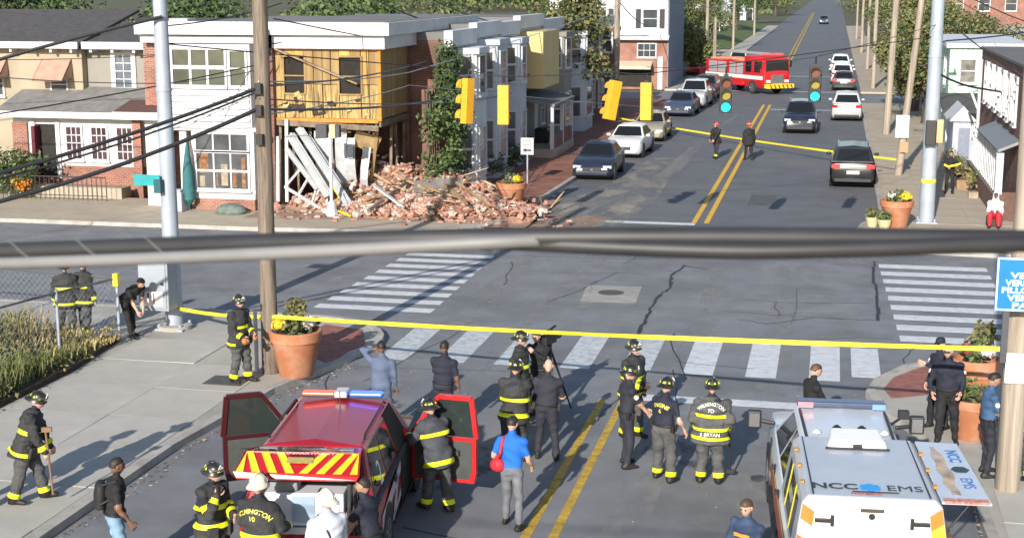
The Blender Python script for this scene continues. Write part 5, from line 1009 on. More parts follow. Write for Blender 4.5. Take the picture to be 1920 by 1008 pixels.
# ================================================================== VEHICLES
TYRE = mat('tyre_rubber', (.02,.02,.021), rough=.8, var=.15)
RIM = mat('alloy', (.35,.36,.38), rough=.35, metal=.7, var=.1)
CGLASS = mat('car_glass', (.012,.014,.017), rough=.07, var=0, spec=.45)
HEADL = mat('headlight', (.62,.66,.7), rough=.15, var=.1, scale=14)
TAILL = mat('taillight', (.45,.012,.015), rough=.2, var=.1, scale=9)
TAILON = mat('taillight_lit', (1,.05,.05), rough=.2, var=0, emit=.8)
CHROME = mat('chrome', (.6,.6,.62), rough=.2, metal=.9, var=0)
TRIM = mat('black_trim', (.02,.02,.022), rough=.5, var=.1)
PLATE = mat('number_plate', (.6,.58,.5), rough=.5, var=.1, scale=20)
def carpaint(name, c, rough=.3): return mat(name, c, rough=rough, var=.05, scale=2, coat=.35, stain=tuple(x*.8+.03 for x in c), stainscale=1.5, stainamt=.3)
def ring(y, w, zb, zt, crown=.03):
    h = zt-zb; half = [(0,zb),(w*.86,zb),(w*.97,zb+h*.14),(w,zb+h*.42),(w*.985,zb+h*.74),(w*.93,zt-h*.03),(w*.84,zt),(0,zt+crown)]
    return [(x,y,z) for x,z in half]+[(-x,y,z) for x,z in half[-2:0:-1]]
def wheel(par, x, y, r, w, s, cache={}):
    key = (round(r,3), round(w,3), s)
    if key not in cache:
        b = MB(); b.xf(Matrix.Identity(3)); pr = [(r*.6,-w/2),(r*.93,-w/2),(r,-w/2+.04),(r,w/2-.04),(r*.93,w/2),(r*.6,w/2)]
        b.lathe(pr, (0,0,0), 20, 0); b.xf(Matrix.Rotation(R(90), 3, 'Y')); t = b.mesh('wheel', TYRE)
        c = MB(); c.lathe([(r*.6,w/2-.02),(r*.62,w/2+.004),(r*.55,w/2+.004),(r*.5,w/2-.03),(r*.12,w/2-.02),(.02,w/2-.01)], (0,0,0), 20)
        for k in range(6):
            a = k*math.pi/3; c.beam((r*.08*math.cos(a),r*.08*math.sin(a),w/2-.005),(r*.56*math.cos(a),r*.56*math.sin(a),w/2-.005),.06,.02)
        c.xf(Matrix.Rotation(R(90*s), 3, 'Y')); cache[key] = (t, c.mesh('rim', RIM))
    t, c = cache[key]; o = bpy.data.objects.new('wheel', t); COL.objects.link(o); o.parent = par; o.location = (x,y,r)
    q = bpy.data.objects.new('rim', c); COL.objects.link(q); q.parent = o
def gh_surfs(wb, wt, zb, zr, yfb, yft, yrt, yrb):
    """corner points of the cabin: front/rear base and roof"""
    return dict(fbl=Vector((-wb,yfb,zb)), fbr=Vector((wb,yfb,zb)), ftl=Vector((-wt,yft,zr)), ftr=Vector((wt,yft,zr)), rtl=Vector((-wt,yrt,zr)), rtr=Vector((wt,yrt,zr)), rbl=Vector((-wb,yrb,zb)), rbr=Vector((wb,yrb,zb)))
def pane(par, name, a, b_, c, d, m, i=.08, j=.1, off=.006, u0=None, u1=None):
    """glass inset in the quad a(bottom-left) b(bottom-right) c(top-right) d(top-left)"""
    u0 = i if u0 is None else u0; u1 = 1-i if u1 is None else u1
    L = lambda u,v: (a.lerp(b_,u)).lerp(d.lerp(c,u), v)
    P = [L(u0,j), L(u1,j), L(u1,1-j), L(u0,1-j)]; n = (P[1]-P[0]).cross(P[3]-P[0]).normalized()
    b = MB(); b.slab([p+n*off for p in P], off+.004); return b.build(name, m, par, world=False)
KIND = dict(
 sedan=dict(L=4.75,W=1.84,hz=.88,hf=.72,bz=.96,tz=1.02,zr=1.45,yfb=.95,yft=.2,yrt=-1.05,yrb=-1.8,wb=.84,wt=.60,r=.33),
 suv=dict(L=4.6,W=1.88,hz=1.04,hf=.9,bz=1.1,tz=1.1,zr=1.70,yfb=1.0,yft=.4,yrt=-1.8,yrb=-2.15,wb=.87,wt=.66,r=.36),
 pickup=dict(L=5.6,W=1.95,hz=1.12,hf=1.0,bz=1.15,tz=1.15,zr=1.85,yfb=1.2,yft=.6,yrt=-.9,yrb=-1.1,wb=.9,wt=.7,r=.4))
def car(label, kind, x, y, rz, paintm, detail=True, lit=False, group=None, name='car', cat='car', rack=False):
    k = KIND[kind]; t = thing(name, label, cat, (x,y,0), rz, group); h = k['L']/2; w = k['W']/2
    b = MB(); b.loft([ring(-h,w*.84,.38,k['tz']-.22),ring(-h+.06,w*.93,.27,k['tz']-.06),ring(-h+.35,w*.985,.22,k['tz']),ring(k['yrb'],w,.2,max(k['bz'],k['tz'])),ring(k['yfb'],w,.2,k['bz']),ring(h-.5,w*.985,.2,k['hz']),ring(h-.14,w*.92,.22,k['hf']),ring(h,w*.78,.34,k['hf']-.16)])
    b.build('body', paintm, t, world=False, sharp=0) if False else b.build('body', paintm, t, world=False)
    q = gh_surfs(k['wb'],k['wt'],k['bz']-.02,k['zr'],k['yfb'],k['yft'],k['yrt'],k['yrb'])
    b = MB(); P = [q[n] for n in ('fbl','fbr','rbr','rbl','ftl','ftr','rtr','rtl')]; c1 = Vector((0,k['yft']-.1,k['zr']+.05)); c2 = Vector((0,k['yrt']+.1,k['zr']+.05))
    b.add(P+[c1,c2], [(3,2,1,0),(0,1,5,4),(1,2,6,5),(2,3,7,6),(3,0,4,7),(4,5,8),(5,6,9,8),(6,7,9),(7,4,8,9)]); b.build('cabin', paintm, t, world=False, bevel=.05)
    pane(t,'windscreen',q['fbr'],q['fbl'],q['ftl'],q['ftr'],CGLASS,.06,.1); pane(t,'rear_window',q['rbl'],q['rbr'],q['rtr'],q['rtl'],CGLASS,.08,.14)
    for s_ in (1,-1):
        A = (q['rbr'],q['fbr'],q['ftr'],q['rtr']) if s_ > 0 else (q['fbl'],q['rbl'],q['rtl'],q['ftl'])
        for (u0,u1) in ((.07,.49),(.52,.92)): pane(t,'side_window',*A,CGLASS,.05,.13,.006,u0,u1)
    for yy in (h-.92, -h+.95):
        for s_ in (1,-1): wheel(t, s_*(w-.12), yy, k['r'], .22, s_)
        b = MB(); b.xf(Matrix.Identity(3)); b.cyl((-w-.004,yy,k['r']+.02),(w+.004,yy,k['r']+.02),k['r']+.07,n=20); b.build('wheel_arch', TRIM, t, world=False)
    for s_ in (1,-1):
        b = MB(); b.obox((s_*w*.70,h-.115,k['hf']-.10),(.36,.16,.13),(0,0,-s_*.35)); b.build('headlight', HEADL, t, world=False, bevel=.02)
        b = MB(); b.obox((s_*w*.74,-h+.06,k['tz']-.17),(.34,.16,.17),(0,0,s_*.25)); b.build('taillight', TAILON if lit else TAILL, t, world=False, bevel=.02)
        b = MB(); b.obox((s_*(w+.07),k['yfb']-.35,k['bz']+.05),(.2,.12,.13)); b.build('mirror', paintm, t, world=False, bevel=.03)
    b = MB(); b.obox((0,h-.03,k['hf']-.2),(w*.9,.1,.16)); b.build('grille', TRIM, t, world=False, bevel=.02)
    for yy,ww in ((h,1.5),(-h+.02,1.6)): b = MB(); b.obox((0,yy,.36),(w*ww,.14,.14)); b.build('bumper', TRIM if kind != 'sedan' else paintm, t, world=False, bevel=.02)
    b = MB(); b.box(-.26,.26,-h-.03,-h+.06,.62,.76); b.build('number_plate', PLATE, t, world=False)
    b = MB(); b.obox((0,h+.045,k['hf']-.2),(.1,.03,.07)); b.build('badge', CHROME, t, world=False)
    if rack:
        for s_ in (1,-1): b = MB(); b.tube([(s_*k['wt']*.95,k['yft']-.2,k['zr']+.02),(s_*k['wt']*.95,k['yft']-.35,k['zr']+.09),(s_*k['wt']*.95,k['yrt']+.3,k['zr']+.09),(s_*k['wt']*.95,k['yrt']+.15,k['zr']+.02)], .02, 6); b.build('roof_rail', CHROME, t, world=False)
    return t
NAVY = carpaint('navy_paint', (.018,.024,.045)); WHT = carpaint('white_car_paint', (.66,.67,.68)); GOLD = carpaint('gold_paint', (.30,.27,.20)); BLU = carpaint('blue_grey_paint', (.045,.065,.11)); SIL = carpaint('silver_paint', (.42,.43,.45)); BLKP = carpaint('black_car_paint', (.014,.015,.018)); RED = carpaint('fire_red', (.50,.012,.018)); DKG = carpaint('dark_grey_paint', (.05,.05,.055))
car('dark navy sedan, first in the row parked by the brick pavement', 'sedan', -10.0, 64.9, 181, NAVY, group='cars parked along the left kerb')
car('white sedan parked behind the dark navy sedan', 'sedan', -9.75, 73.4, 178, WHT, group='cars parked along the left kerb')
car('gold grey sedan partly hidden by the hanging yellow head', 'sedan', -9.6, 81.2, 180, GOLD, group='cars parked along the left kerb')
car('dark blue car parked before the silver pickup', 'sedan', -9.45, 96.6, 178, BLU, group='cars parked along the left kerb')
car('silver pickup parked behind the dark blue car', 'pickup', -9.2, 103.5, 178, SIL, group='cars parked along the left kerb', name='pickup_truck', cat='pickup')
car('dark grey car at the corner behind the silver pickup', 'suv', -9.1, 110.6, 178, DKG, group='cars parked along the left kerb')
car('black suv with lit red tail lights nearest on the right', 'suv', 1.0, 64.8, 0, BLKP, lit=True, group='cars on the right of the road', name='suv', rack=True)
car('black suv facing us in the right lane', 'suv', -1.7, 87.2, 180, NAVY, group='cars on the right of the road', name='suv', rack=True)
car('silver suv parked beyond the black one on the right', 'suv', .95, 95.8, 0, SIL, group='cars on the right of the road', name='suv')
car('dark car with red tail lights parked past the side street', 'sedan', .9, 122.5, 0, DKG, lit=True, group='cars on the right of the road')
car('white suv parked past the side street, first of the white ones', 'suv', .8, 130, 0, WHT, group='cars on the right of the road', name='suv')
car('white sedan parked past the side street, between other white cars', 'sedan', .8, 138, 0, WHT, group='cars on the right of the road')
car('white van-like suv, farthest parked on the right', 'suv', .7, 146, 0, WHT, group='cars on the right of the road', name='suv')
car('tiny dark car coming down the far road', 'suv', -2.2, 318, 180, BLU)
car('cream car parked on the grass bank at left', 'sedan', -13.7, 158, 110, carpaint('cream_paint', (.5,.46,.36)))
car('white blue suv standing behind the fire engine', 'suv', -9.2, 150, 180, WHT, name='suv')
car('red pickup behind the fire engine', 'pickup', -11.0, 138, 150, RED, name='pickup_truck', cat='pickup')
# ---- fire engine
CREAM = mat('cream_white', (.68,.66,.62), rough=.4, var=.06); YSTR = mat('safety_yellow', (.80,.66,.03), rough=.5, var=.1)
fe = thing('fire_engine', 'red fire engine with yellow front bumper turning out of the side street', 'fire engine', (-6.6,118.6,0), 218)
b = MB(); b.loft([ring(1.3,1.22,.5,2.85,.05),ring(1.4,1.24,.5,2.9,.05),ring(3.6,1.24,.5,2.9,.05),ring(3.95,1.2,.5,2.7,.03),ring(4.05,1.1,.5,1.5,.02)], caps=True); b.build('cab', RED, fe, world=False)
b = MB(); b.slab([(-1.06,4.035,1.62),(1.06,4.035,1.62),(1.02,3.985,2.62),(-1.02,3.985,2.62)][::-1], .03); b.build('windscreen', CGLASS, fe, world=False)
for s_ in (1,-1):
    for y0,y1 in ((1.6,2.35),(2.75,3.5)): b = MB(); x = s_*1.243; b.box(min(x,x+s_*.01),max(x,x+s_*.01),y0,y1,1.65,2.5); b.build('side_window', CGLASS, fe, world=False)
    b = MB(); x = s_*1.243; b.box(min(x,x+s_*.012),max(x,x+s_*.012),-4,3.9,1.12,1.4); b.build('white_band', CREAM, fe, world=False)
    for y0 in (-3.5,-2.2,-.6,.4): b = MB(); b.box(min(s_*1.2,s_*1.262),max(s_*1.2,s_*1.262),y0,y0+(1.1 if y0 < -1 else .8),1.45,2.3); b.build('locker', mat('roller_shutter', (.42,.42,.44), rough=.4, metal=.3, var=.1), fe, world=False)
    for yy in (2.5,-2.4): wheel(fe, s_*1.08, yy, .52, .3, s_)
    b = MB(); b.obox((s_*1.4,3.8,2.3),(.14,.1,.5)); b.build('mirror', TRIM, fe, world=False)
    b = MB(); b.obox((s_*.85,4.07,1.02),(.36,.08,.2)); b.build('headlight', HEADL, fe, world=False)
b = MB(); b.box(-1.22,1.22,-4.0,1.1,.55,2.4); b.build('body', RED, fe, world=False, bevel=.03)
b = MB(); b.box(-1.05,1.05,.2,1.18,.7,2.2); b.build('pump_panel', mat('pump_panel_metal', (.5,.48,.46), rough=.35, metal=.4, var=.25, scale=6), fe, world=False)
b = MB(); b.box(-.55,.55,4.03,4.09,.72,1.5); b.build('grille', CHROME, fe, world=False, bevel=.02)
b = MB(); b.box(-1.2,1.2,4.06,4.6,.5,.82); b.build('bumper', YSTR, fe, world=False, bevel=.03)
for i in range(6): b = MB(); b.slab([(-1.1+i*.38,4.606,.52),(-.95+i*.38,4.606,.52),(-.8+i*.38,4.606,.8),(-.95+i*.38,4.606,.8)][::-1], .004); b.build('chevron', RED, fe, world=False)
b = MB(); b.box(-.95,.95,3.2,3.5,2.95,3.12); b.build('light_bar', mat('light_bar_lens', (.5,.12,.12), rough=.3, var=.3, scale=6), fe, world=False)
b = MB()
for x in (-.35,.35): b.box(x-.04,x+.04,-4.3,2.9,2.98,3.1)
for i in range(18): b.box(-.31,.31,-4.1+i*.39,-4.05+i*.39,3.02,3.06)
b.build('ladder', mat('ladder_metal', (.5,.5,.5), rough=.4, metal=.5, var=.1), fe, world=False)
b = MB(); 
for i in range(5): b.tube([(-.8+i*.4,-3.8,2.45),(-.8+i*.4,-1,2.55),(-.8+i*.4,.8,2.45)], .12, 6)
b.build('hose', mat('salmon_hose', (.55,.25,.16), rough=.9, var=.2), fe, world=False)
# ---- red chief's car with its doors and tailgate open
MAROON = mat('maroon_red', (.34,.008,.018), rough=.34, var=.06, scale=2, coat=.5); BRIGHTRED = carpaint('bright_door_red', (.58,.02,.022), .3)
INT = mat('grey_car_interior', (.055,.06,.058), rough=.8, var=.15, scale=5); DGL = mat('tinted_glass', (.025,.035,.033), rough=.05, var=0, spec=.9)
rs = thing('fire_chief_car', 'red fire department suv with tailgate and front doors open', 'suv', (-7.0,18.68,0), 8)
w = 1.0
b = MB(); b.loft([ring(0,w*.9,.42,1.0),ring(.06,w*.97,.32,1.12),ring(.3,w,.28,1.17),ring(3.9,w,.28,1.17),ring(4.6,w*.98,.28,1.14),ring(5.1,w*.92,.32,1.02),ring(5.25,w*.8,.4,.85)]); b.build('body', MAROON, rs, world=False)
q = gh_surfs(.94,.745,1.14,1.88,3.95,3.15,.62,.18)
P = [q[n] for n in ('fbl','fbr','rbr','rbl','ftl','ftr','rtr','rtl')]; c1 = Vector((0,3.0,1.93)); c2 = Vector((0,.8,1.93))
b = MB(); b.add(P+[c1,c2], [(3,2,1,0),(0,1,5,4),(1,2,6,5),(2,3,7,6),(3,0,4,7),(4,5,8),(5,6,9,8),(6,7,9),(7,4,8,9)]); b.build('roof_shell', MAROON, rs, world=False, bevel=.06)
pane(rs,'windscreen',q['fbr'],q['fbl'],q['ftl'],q['ftr'],CGLASS,.06,.1)
for s_ in (1,-1):
    A = (q['rbr'],q['fbr'],q['ftr'],q['rtr']) if s_ > 0 else (q['fbl'],q['rbl'],q['rtl'],q['ftl'])
    V = ((.05,.30),(.34,.60)) if s_ > 0 else ((.70,.95),(.40,.66))
    for u in V: pane(rs,'side_window',*A,DGL,.05,.12,.006,*u)
    u = (.64,.9) if s_ > 0 else (.1,.36)
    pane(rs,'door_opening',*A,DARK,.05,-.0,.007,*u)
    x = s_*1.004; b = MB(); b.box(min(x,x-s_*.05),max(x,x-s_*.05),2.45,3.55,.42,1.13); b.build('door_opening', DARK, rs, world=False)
    for yy in (1.05,4.25):
        wheel(rs, s_*.88, yy, .40, .26, s_); b = MB(); b.cyl((s_*.9,yy,.42),(s_*1.012,yy,.42),.47,n=22); b.build('wheel_arch', TRIM, rs, world=False)
    b = MB(); b.obox((s_*.86,.05,.95),(.18,.16,.42)); b.build('taillight', TAILL, rs, world=False, bevel=.03)
# the cargo bay: dark opening, white cabinet and kit
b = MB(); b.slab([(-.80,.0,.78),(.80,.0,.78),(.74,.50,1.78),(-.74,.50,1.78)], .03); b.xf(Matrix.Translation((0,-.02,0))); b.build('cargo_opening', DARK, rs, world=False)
cbm = mat('cabinet_white', (.62,.66,.70), rough=.5, var=.06, scale=3)
b = MB(); b.box(-.56,.56,-.06,.3,.92,1.40); b.build('cargo_cabinet', cbm, rs, world=False, bevel=.015)
for i in range(3): b = MB(); b.box(-.52+i*.35,-.20+i*.35,-.073,-.061,.97,1.36); b.build('cabinet_door', [cbm,mat('blue_tint_panel',(.30,.40,.52),rough=.5,var=.1),cbm][i], rs, world=False)
b = MB(); b.box(-.5,-.1,-.02,.28,1.402,1.55); b.build('kit_bag', mat('grey_kit', (.24,.25,.27), rough=.8, var=.2), rs, world=False, bevel=.03)
b = MB(); b.box(-.35,.55,-.09,.2,.80,.9); b.build('drawer', mat('pale_drawer', (.5,.52,.54), rough=.5, var=.1), rs, world=False, bevel=.01)
b = MB(); b.obox((0,-.06,.52),(1.86,.2,.24)); b.build('bumper', TRIM, rs, world=False, bevel=.03)
for x in (.62,.7,.78): b = MB(); b.cyl((x,-.05,.8),(x,.1,1.5),.03,n=8); b.build('oxygen_bottle', mat('dark_bottle', (.05,.05,.05), rough=.4), rs, world=False)
# lifted tailgate: glass first, then the chevron panel
hg0 = [Vector((-.74,.50,1.90)), Vector((.74,.50,1.90))]; hg1 = [Vector((-.81,-.02,1.99)), Vector((.81,-.02,1.99))]; hg2 = [Vector((-.87,-.50,1.83)), Vector((.87,-.50,1.83))]; hg3 = [Vector((-.83,-.54,1.76)), Vector((.83,-.54,1.76))]
tgn = MB(); tgn.slab([hg0[0],hg0[1],hg1[1],hg1[0]][::-1], .04); tgn.slab([hg1[0],hg1[1],hg2[1],hg2[0]][::-1], .05); tgn.slab([hg2[0],hg2[1],hg3[1],hg3[0]][::-1], .05)
tg = tgn.build('tailgate', RED, rs, world=False, bevel=.015)
def hp(a, b_, c, d, u, v): return (Vector(a).lerp(b_,u)).lerp(Vector(d).lerp(c,u), v)
def hplate(name, rows, u0, u1, v0, v1, m, off=.006, par=None):
    a, b_, c, d = rows; n = (b_-a).cross(d-a).normalized(); n = n if n.z > 0 else -n
    P = [hp(a,b_,c,d,u,v)+n*off for u,v in ((u0,v0),(u1,v0),(u1,v1),(u0,v1))]; b = MB(); b.slab(P if (P[1]-P[0]).cross(P[2]-P[0]).dot(n) > 0 else P[::-1], .005); return b.build(name, m, par or tg, world=False)
rowg = (hg0[0],hg0[1],hg1[1],hg1[0]); rowp = (hg1[0],hg1[1],hg2[1],hg2[0])
hplate('tailgate_glass', rowg, .04, .96, .12, .92, CGLASS)
hplate('wiper', rowg, .3, .62, .55, .62, TRIM, .02); hplate('gate_box', rowg, .06,.22,.2,.5, mat('grey_box2',(.3,.31,.33),rough=.5), .012); hplate('gate_box', rowg, .55,.68,.15,.45, _mats['grey_box2'], .012); hplate('gate_box', rowg, .8,.93,.25,.6, _mats['grey_box2'], .012)
CHY = mat('chevron_yellow', (.85,.58,.03), rough=.45, var=.06)
a, b_, c, d = rowp; n = Vector((0,.1,1)).normalized()
for s_ in (-1,1):
    for i in range(4):
        def U(u): return .5+s_*u
        u0 = .02+i*.135; du = .068; sk_ = .14
        pts = [(u0+sk_,.05),(u0+sk_+du,.05),(u0+du,.97),(u0,.97)]
        pts = [(min(max(u,0),.485),v) for u,v in pts]
        if pts[1][0]-pts[0][0] < .01 and pts[2][0]-pts[3][0] < .01: continue
        Q = [hp(a,b_,c,d,U(u),v)+n*.008 for u,v in pts]
        Q = Q if (Q[1]-Q[0]).cross(Q[2]-Q[0]).z > 0 else Q[::-1]; m2 = MB(); m2.slab(Q, .005); m2.build('chevron', CHY, tg, world=False)
hplate('number_plate', rowp, .39, .61, .30, .55, mat('plate_gold', (.38,.30,.10), rough=.5, var=.2, scale=18), .02)
hplate('handle', rowp, .4,.6,.2,.27, TRIM, .03)
text('lettering', 'FIRE DEPARTMENT', .11, frame(tuple((hp(a,b_,c,d,.5,.1)+n*.012)), (1,0,0), (0,1,-.0)), mat('white_lettering', (.8,.8,.8), rough=.5, var=0), tg)
# light bar on the front of the roof
lb = MB(); lb.box(-.64,.64,2.88,3.06,1.955,1.975); lbo = lb.build('light_bar', TRIM, rs, world=False)
for (x0,x1,c_,e) in ((-.64,-.12,(1,.10,.05),.9),(.12,.64,(.05,.12,1),1.8)):
    b = MB(); b.box(x0,x1,2.87,3.07,1.977,2.025); b.build('lens', mat('lit_red_lens' if x0 < 0 else 'lit_blue_lens', c_, rough=.3, var=0, emit=e), lbo, world=False, bevel=.02)
b = MB(); b.box(-.10,.10,2.76,3.08,1.977,2.07); b.build('lamp_box', WHITE, lbo, world=False, bevel=.02)
for s_ in (-1,1): b = MB(); b.tube([(s_*.7,.9,1.9),(s_*.7,1.0,1.96),(s_*.7,2.7,1.96),(s_*.7,2.8,1.9)], .018, 6); b.build('roof_rail', TRIM, rs, world=False)
b = MB(); b.tube([(.1,2.2,1.92),(.1,2.2,2.25)], .008, 5); b.build('aerial', TRIM, rs, world=False)
# side markings: white stripes and unit number
WL = _mats['white_lettering']
b = MB(); b.slab([(1.006,.55,.62),(1.006,2.35,.95),(1.006,2.35,1.12),(1.006,.55,.86)], .003); b.build('white_stripe', mat('silver_stripe', (.55,.56,.6), rough=.35, var=.08), rs, world=False)
b = MB(); b.slab([(1.006,1.55,.45),(1.006,1.8,.45),(1.006,2.15,.95),(1.006,1.95,.95)], .003); b.slab([(1.006,1.55,.40),(1.006,2.35,.55),(1.006,2.35,.66),(1.006,1.55,.5)], .003); b.build('white_mark', _mats['silver_stripe'], rs, world=False)
text('unit_number', '2', .5, frame((.93,.85,1.42), (-.0,1,0), (-.27,0,1)), WL, rs)
text('unit_number', '2', .5, frame((-.93,.85,1.42), (0,-1,0), (.27,0,1)), WL, rs)
b = MB(); b.cyl((1.005,1.9,.98),(1.012,1.9,.98),.09,n=14); b.build('crest', mat('crest_purple', (.2,.08,.3), rough=.5, var=.3, scale=20), rs, world=False)
SEAM = mat('panel_gap', (.008,.008,.009), rough=.8, var=0)
for s_ in (1,-1):
    for y in (1.62,2.44,3.6):
        b = MB(); b.box(min(s_*.985,s_*1.0055),max(s_*.985,s_*1.0055),y-.006,y+.006,.42,1.12); b.build('panel_gap', SEAM, rs, world=False)
    for y in (1.75,): b = MB(); b.obox((s_*1.02,y,1.02),(.03,.17,.035)); b.build('door_handle', TRIM, rs, world=False, bevel=.008)
    b = MB(); b.box(min(s_*.97,s_*1.03),max(s_*.97,s_*1.03),1.6,3.7,.36,.40); b.build('running_board', TRIM, rs, world=False)
    b = MB(); b.box(min(s_*.9,s_*1.009),max(s_*.9,s_*1.009),.3,4.9,1.135,1.155); b.build('window_trim', TRIM, rs, world=False)
    for y in (2.58,3.62,4.86): b = MB(); b.box(min(s_*.985,s_*.9945),max(s_*.985,s_*.9945),y-.006,y+.006,.5,1.2); b.build('panel_gap', SEAM, None, world=False) if False else None
b = MB(); b.tube([(-.2,.25,1.98),(.25,.2,2.0)], .01, 5); b.build('rear_wiper', TRIM, rs, world=False)
def door(par, s_, ang, pm):
    h = Vector((s_*1.0,3.62,0)); al = R(ang)
    def D(l, z, t=0): return h+Vector((s_*(l*math.sin(al)+t*math.cos(al)), -l*math.cos(al)+t*math.sin(al), z))
    b = MB(); prof = [(0,.40),(1.08,.40),(1.12,.6),(1.12,1.16),(0,1.16)]
    vs = [D(l,z,0) for l,z in prof]+[D(l,z,.1) for l,z in prof]; n = 5; b.add(vs, [tuple(range(n)), tuple(range(2*n-1,n-1,-1))]+[(i,(i+1)%n,(i+1)%n+n,i+n) for i in range(n)]); 
    fr = [(0,1.16),(1.12,1.16),(1.04,1.82),(.48,1.82)]
    for i in range(1,4):
        p, q_ = fr[i], fr[(i+1)%4]; b.beam(D(p[0],p[1],.04), D(q_[0],q_[1],.04), .075, .075)
    o = b.build('door', pm, par, world=False)
    b = MB(); inner = [(.05,.46),(1.0,.46),(1.05,.62),(1.05,1.1),(.05,1.1)]; vs = [D(l,z,-.012) for l,z in inner]+[D(l,z,-.001) for l,z in inner]; b.add(vs, [tuple(range(n)), tuple(range(2*n-1,n-1,-1))]+[(i,(i+1)%n,(i+1)%n+n,i+n) for i in range(n)]); b.build('door_trim', INT, o, world=False)
    b = MB(); b.beam(D(.25,.88,-.06),D(.85,.92,-.06),.06,.07); b.build('armrest', INT, o, world=False)
    g_ = [(.08,1.17),(1.08,1.17),(1.01,1.79),(.5,1.79)]; b = MB(); vs = [D(l,z,.035) for l,z in g_]+[D(l,z,.045) for l,z in g_]; b.add(vs, [(0,1,2,3),(7,6,5,4)]+[(i,(i+1)%4,(i+1)%4+4,i+4) for i in range(4)]); b.build('pane', DGL, o, world=False)
    b = MB(); b.obox(D(.12,1.12,.22),(.2,.2,.16)); b.build('mirror', TRIM, o, world=False, bevel=.03)
    return o
door(rs, 1, 76, BRIGHTRED); door(rs, -1, 66, mat('shaded_door_red', (.045,.004,.006), rough=.4, var=.05))  # left door red is darkened in its colour to look shaded
# ---- white ems pickup with a utility cap, its side hatch lifted
EW = carpaint('ems_white', (.62,.66,.72), .3); CAPW = mat('cap_roof_white', (.46,.50,.56), rough=.4, var=.05, scale=2, coat=.3, stain=(.38,.41,.46), stainscale=1.2, stainamt=.4)
em = thing('ems_pickup', 'white ems pickup with roof lettering and its right cap hatch lifted', 'pickup', (.72,17.95,0), 4.6); em.scale = (1.03,1.12,1)
w = .99
b = MB(); b.loft([ring(0,w*.94,.5,1.22,.0),ring(.08,w,.45,1.25,0),ring(4.9,w,.42,1.25,.02),ring(6.2,w*.97,.42,1.2,.04),ring(6.6,w*.88,.5,1.05)]); b.build('body', EW, em, world=False)
# cap: tapered box over the bed
CR = [(.02,.95,1.25),(.02,.84,2.06),(2.42,.82,2.08),(2.45,.94,1.25)]
b = MB(); T0, T1, Z0, Z1 = .84, .82, 2.06, 2.08
V = [(-.95,.04,1.252),(.95,.04,1.252),(.95,2.46,1.252),(-.95,2.46,1.252),(-T0,.14,2.0),(T0,.14,2.0),(T1,2.42,2.02),(-T1,2.42,2.02),(-T0+.08,.2,Z0+.02),(T0-.08,.2,Z0+.02),(T1-.08,2.36,Z1+.02),(-T1+.08,2.36,Z1+.02)]
b.add(V, [(3,2,1,0),(0,1,5,4),(1,2,6,5),(2,3,7,6),(3,0,4,7),(4,5,9,8),(5,6,10,9),(6,7,11,10),(7,4,8,11),(8,9,10,11)]); b.build('cap', CAPW, em, world=False, bevel=.02)
for s_ in (-1,1): b = MB(); b.box(s_*.70-.008,s_*.70+.008,.22,2.34,2.083,2.102); b.build('roof_seam', TRIM, em, world=False)
# cab
q = gh_surfs(.93,.66,1.24,1.90,5.15,4.35,2.72,2.55)
P = [q[n] for n in ('fbl','fbr','rbr','rbl','ftl','ftr','rtr','rtl')]; c1 = Vector((0,4.2,1.95)); c2 = Vector((0,2.8,1.95))
b = MB(); b.add(P+[c1,c2], [(3,2,1,0),(0,1,5,4),(1,2,6,5),(2,3,7,6),(3,0,4,7),(4,5,8),(5,6,9,8),(6,7,9),(7,4,8,9)]); b.build('cab', EW, em, world=False, bevel=.06)
pane(em,'windscreen',q['fbr'],q['fbl'],q['ftl'],q['ftr'],CGLASS,.06,.1)
for s_ in (1,-1):
    A = (q['rbr'],q['fbr'],q['ftr'],q['rtr']) if s_ > 0 else (q['fbl'],q['rbl'],q['rtl'],q['ftl'])
    for u in ((.06,.42),(.47,.9)) if s_ > 0 else ((.1,.53),(.58,.94)): pane(em,'side_window',*A,CGLASS,.05,.1,.007,*u)
    for yy in (1.3,5.3):
        wheel(em, s_*.87, yy, .42, .27, s_); b = MB(); b.cyl((s_*.9,yy,.44),(s_*1.006,yy,.44),.5,n=22); b.build('wheel_arch', TRIM, em, world=False)
    b = MB(); b.beam((s_*.92,4.95,1.40),(s_*1.16,5.0,1.42),.05,.07); b.obox((s_*1.25,5.0,1.45),(.22,.12,.29)); mo = b.build('mirror', TRIM, em, world=False, bevel=.025)
    b = MB(); b.obox((s_*1.25,4.935,1.45),(.16,.012,.22)); b.build('mirror_glass', CHROME, mo, world=False)
    b = MB(); x = s_*.975; b.slab([(x+s_*.018,.3,.72),(x+s_*.018,4.6,.72),(x+s_*.018,4.6,.94),(x+s_*.018,.3,1.1)][::(1 if s_ > 0 else -1)], .004); b.build('red_stripe', mat('red_stripe', (.42,.05,.035), rough=.4, var=.15, scale=6), em, world=False)
    b = MB(); b.slab([(x+s_*.018,.3,1.115),(x+s_*.018,4.6,.955),(x+s_*.018,4.6,1.0),(x+s_*.018,.3,1.17)][::(1 if s_ > 0 else -1)], .004); b.build('gold_stripe', mat('gold_stripe', (.6,.45,.12), rough=.4, var=.1), em, world=False)
    b = MB(); b.box(min(s_*.86,s_*1.0),max(s_*.86,s_*1.0),-.02,.1,.72,1.1); b.build('taillight', TAILL, em, world=False, bevel=.02)
def capside(s_, y, v, off=.006):
    lo = Vector((s_*.95,y,1.252)); hi = Vector((s_*(T0+(T1-T0)*(y/2.4)),y,2.0)); p = lo.lerp(hi,v); n = Vector((s_*.748,0,.11)).normalized(); return p+n*off
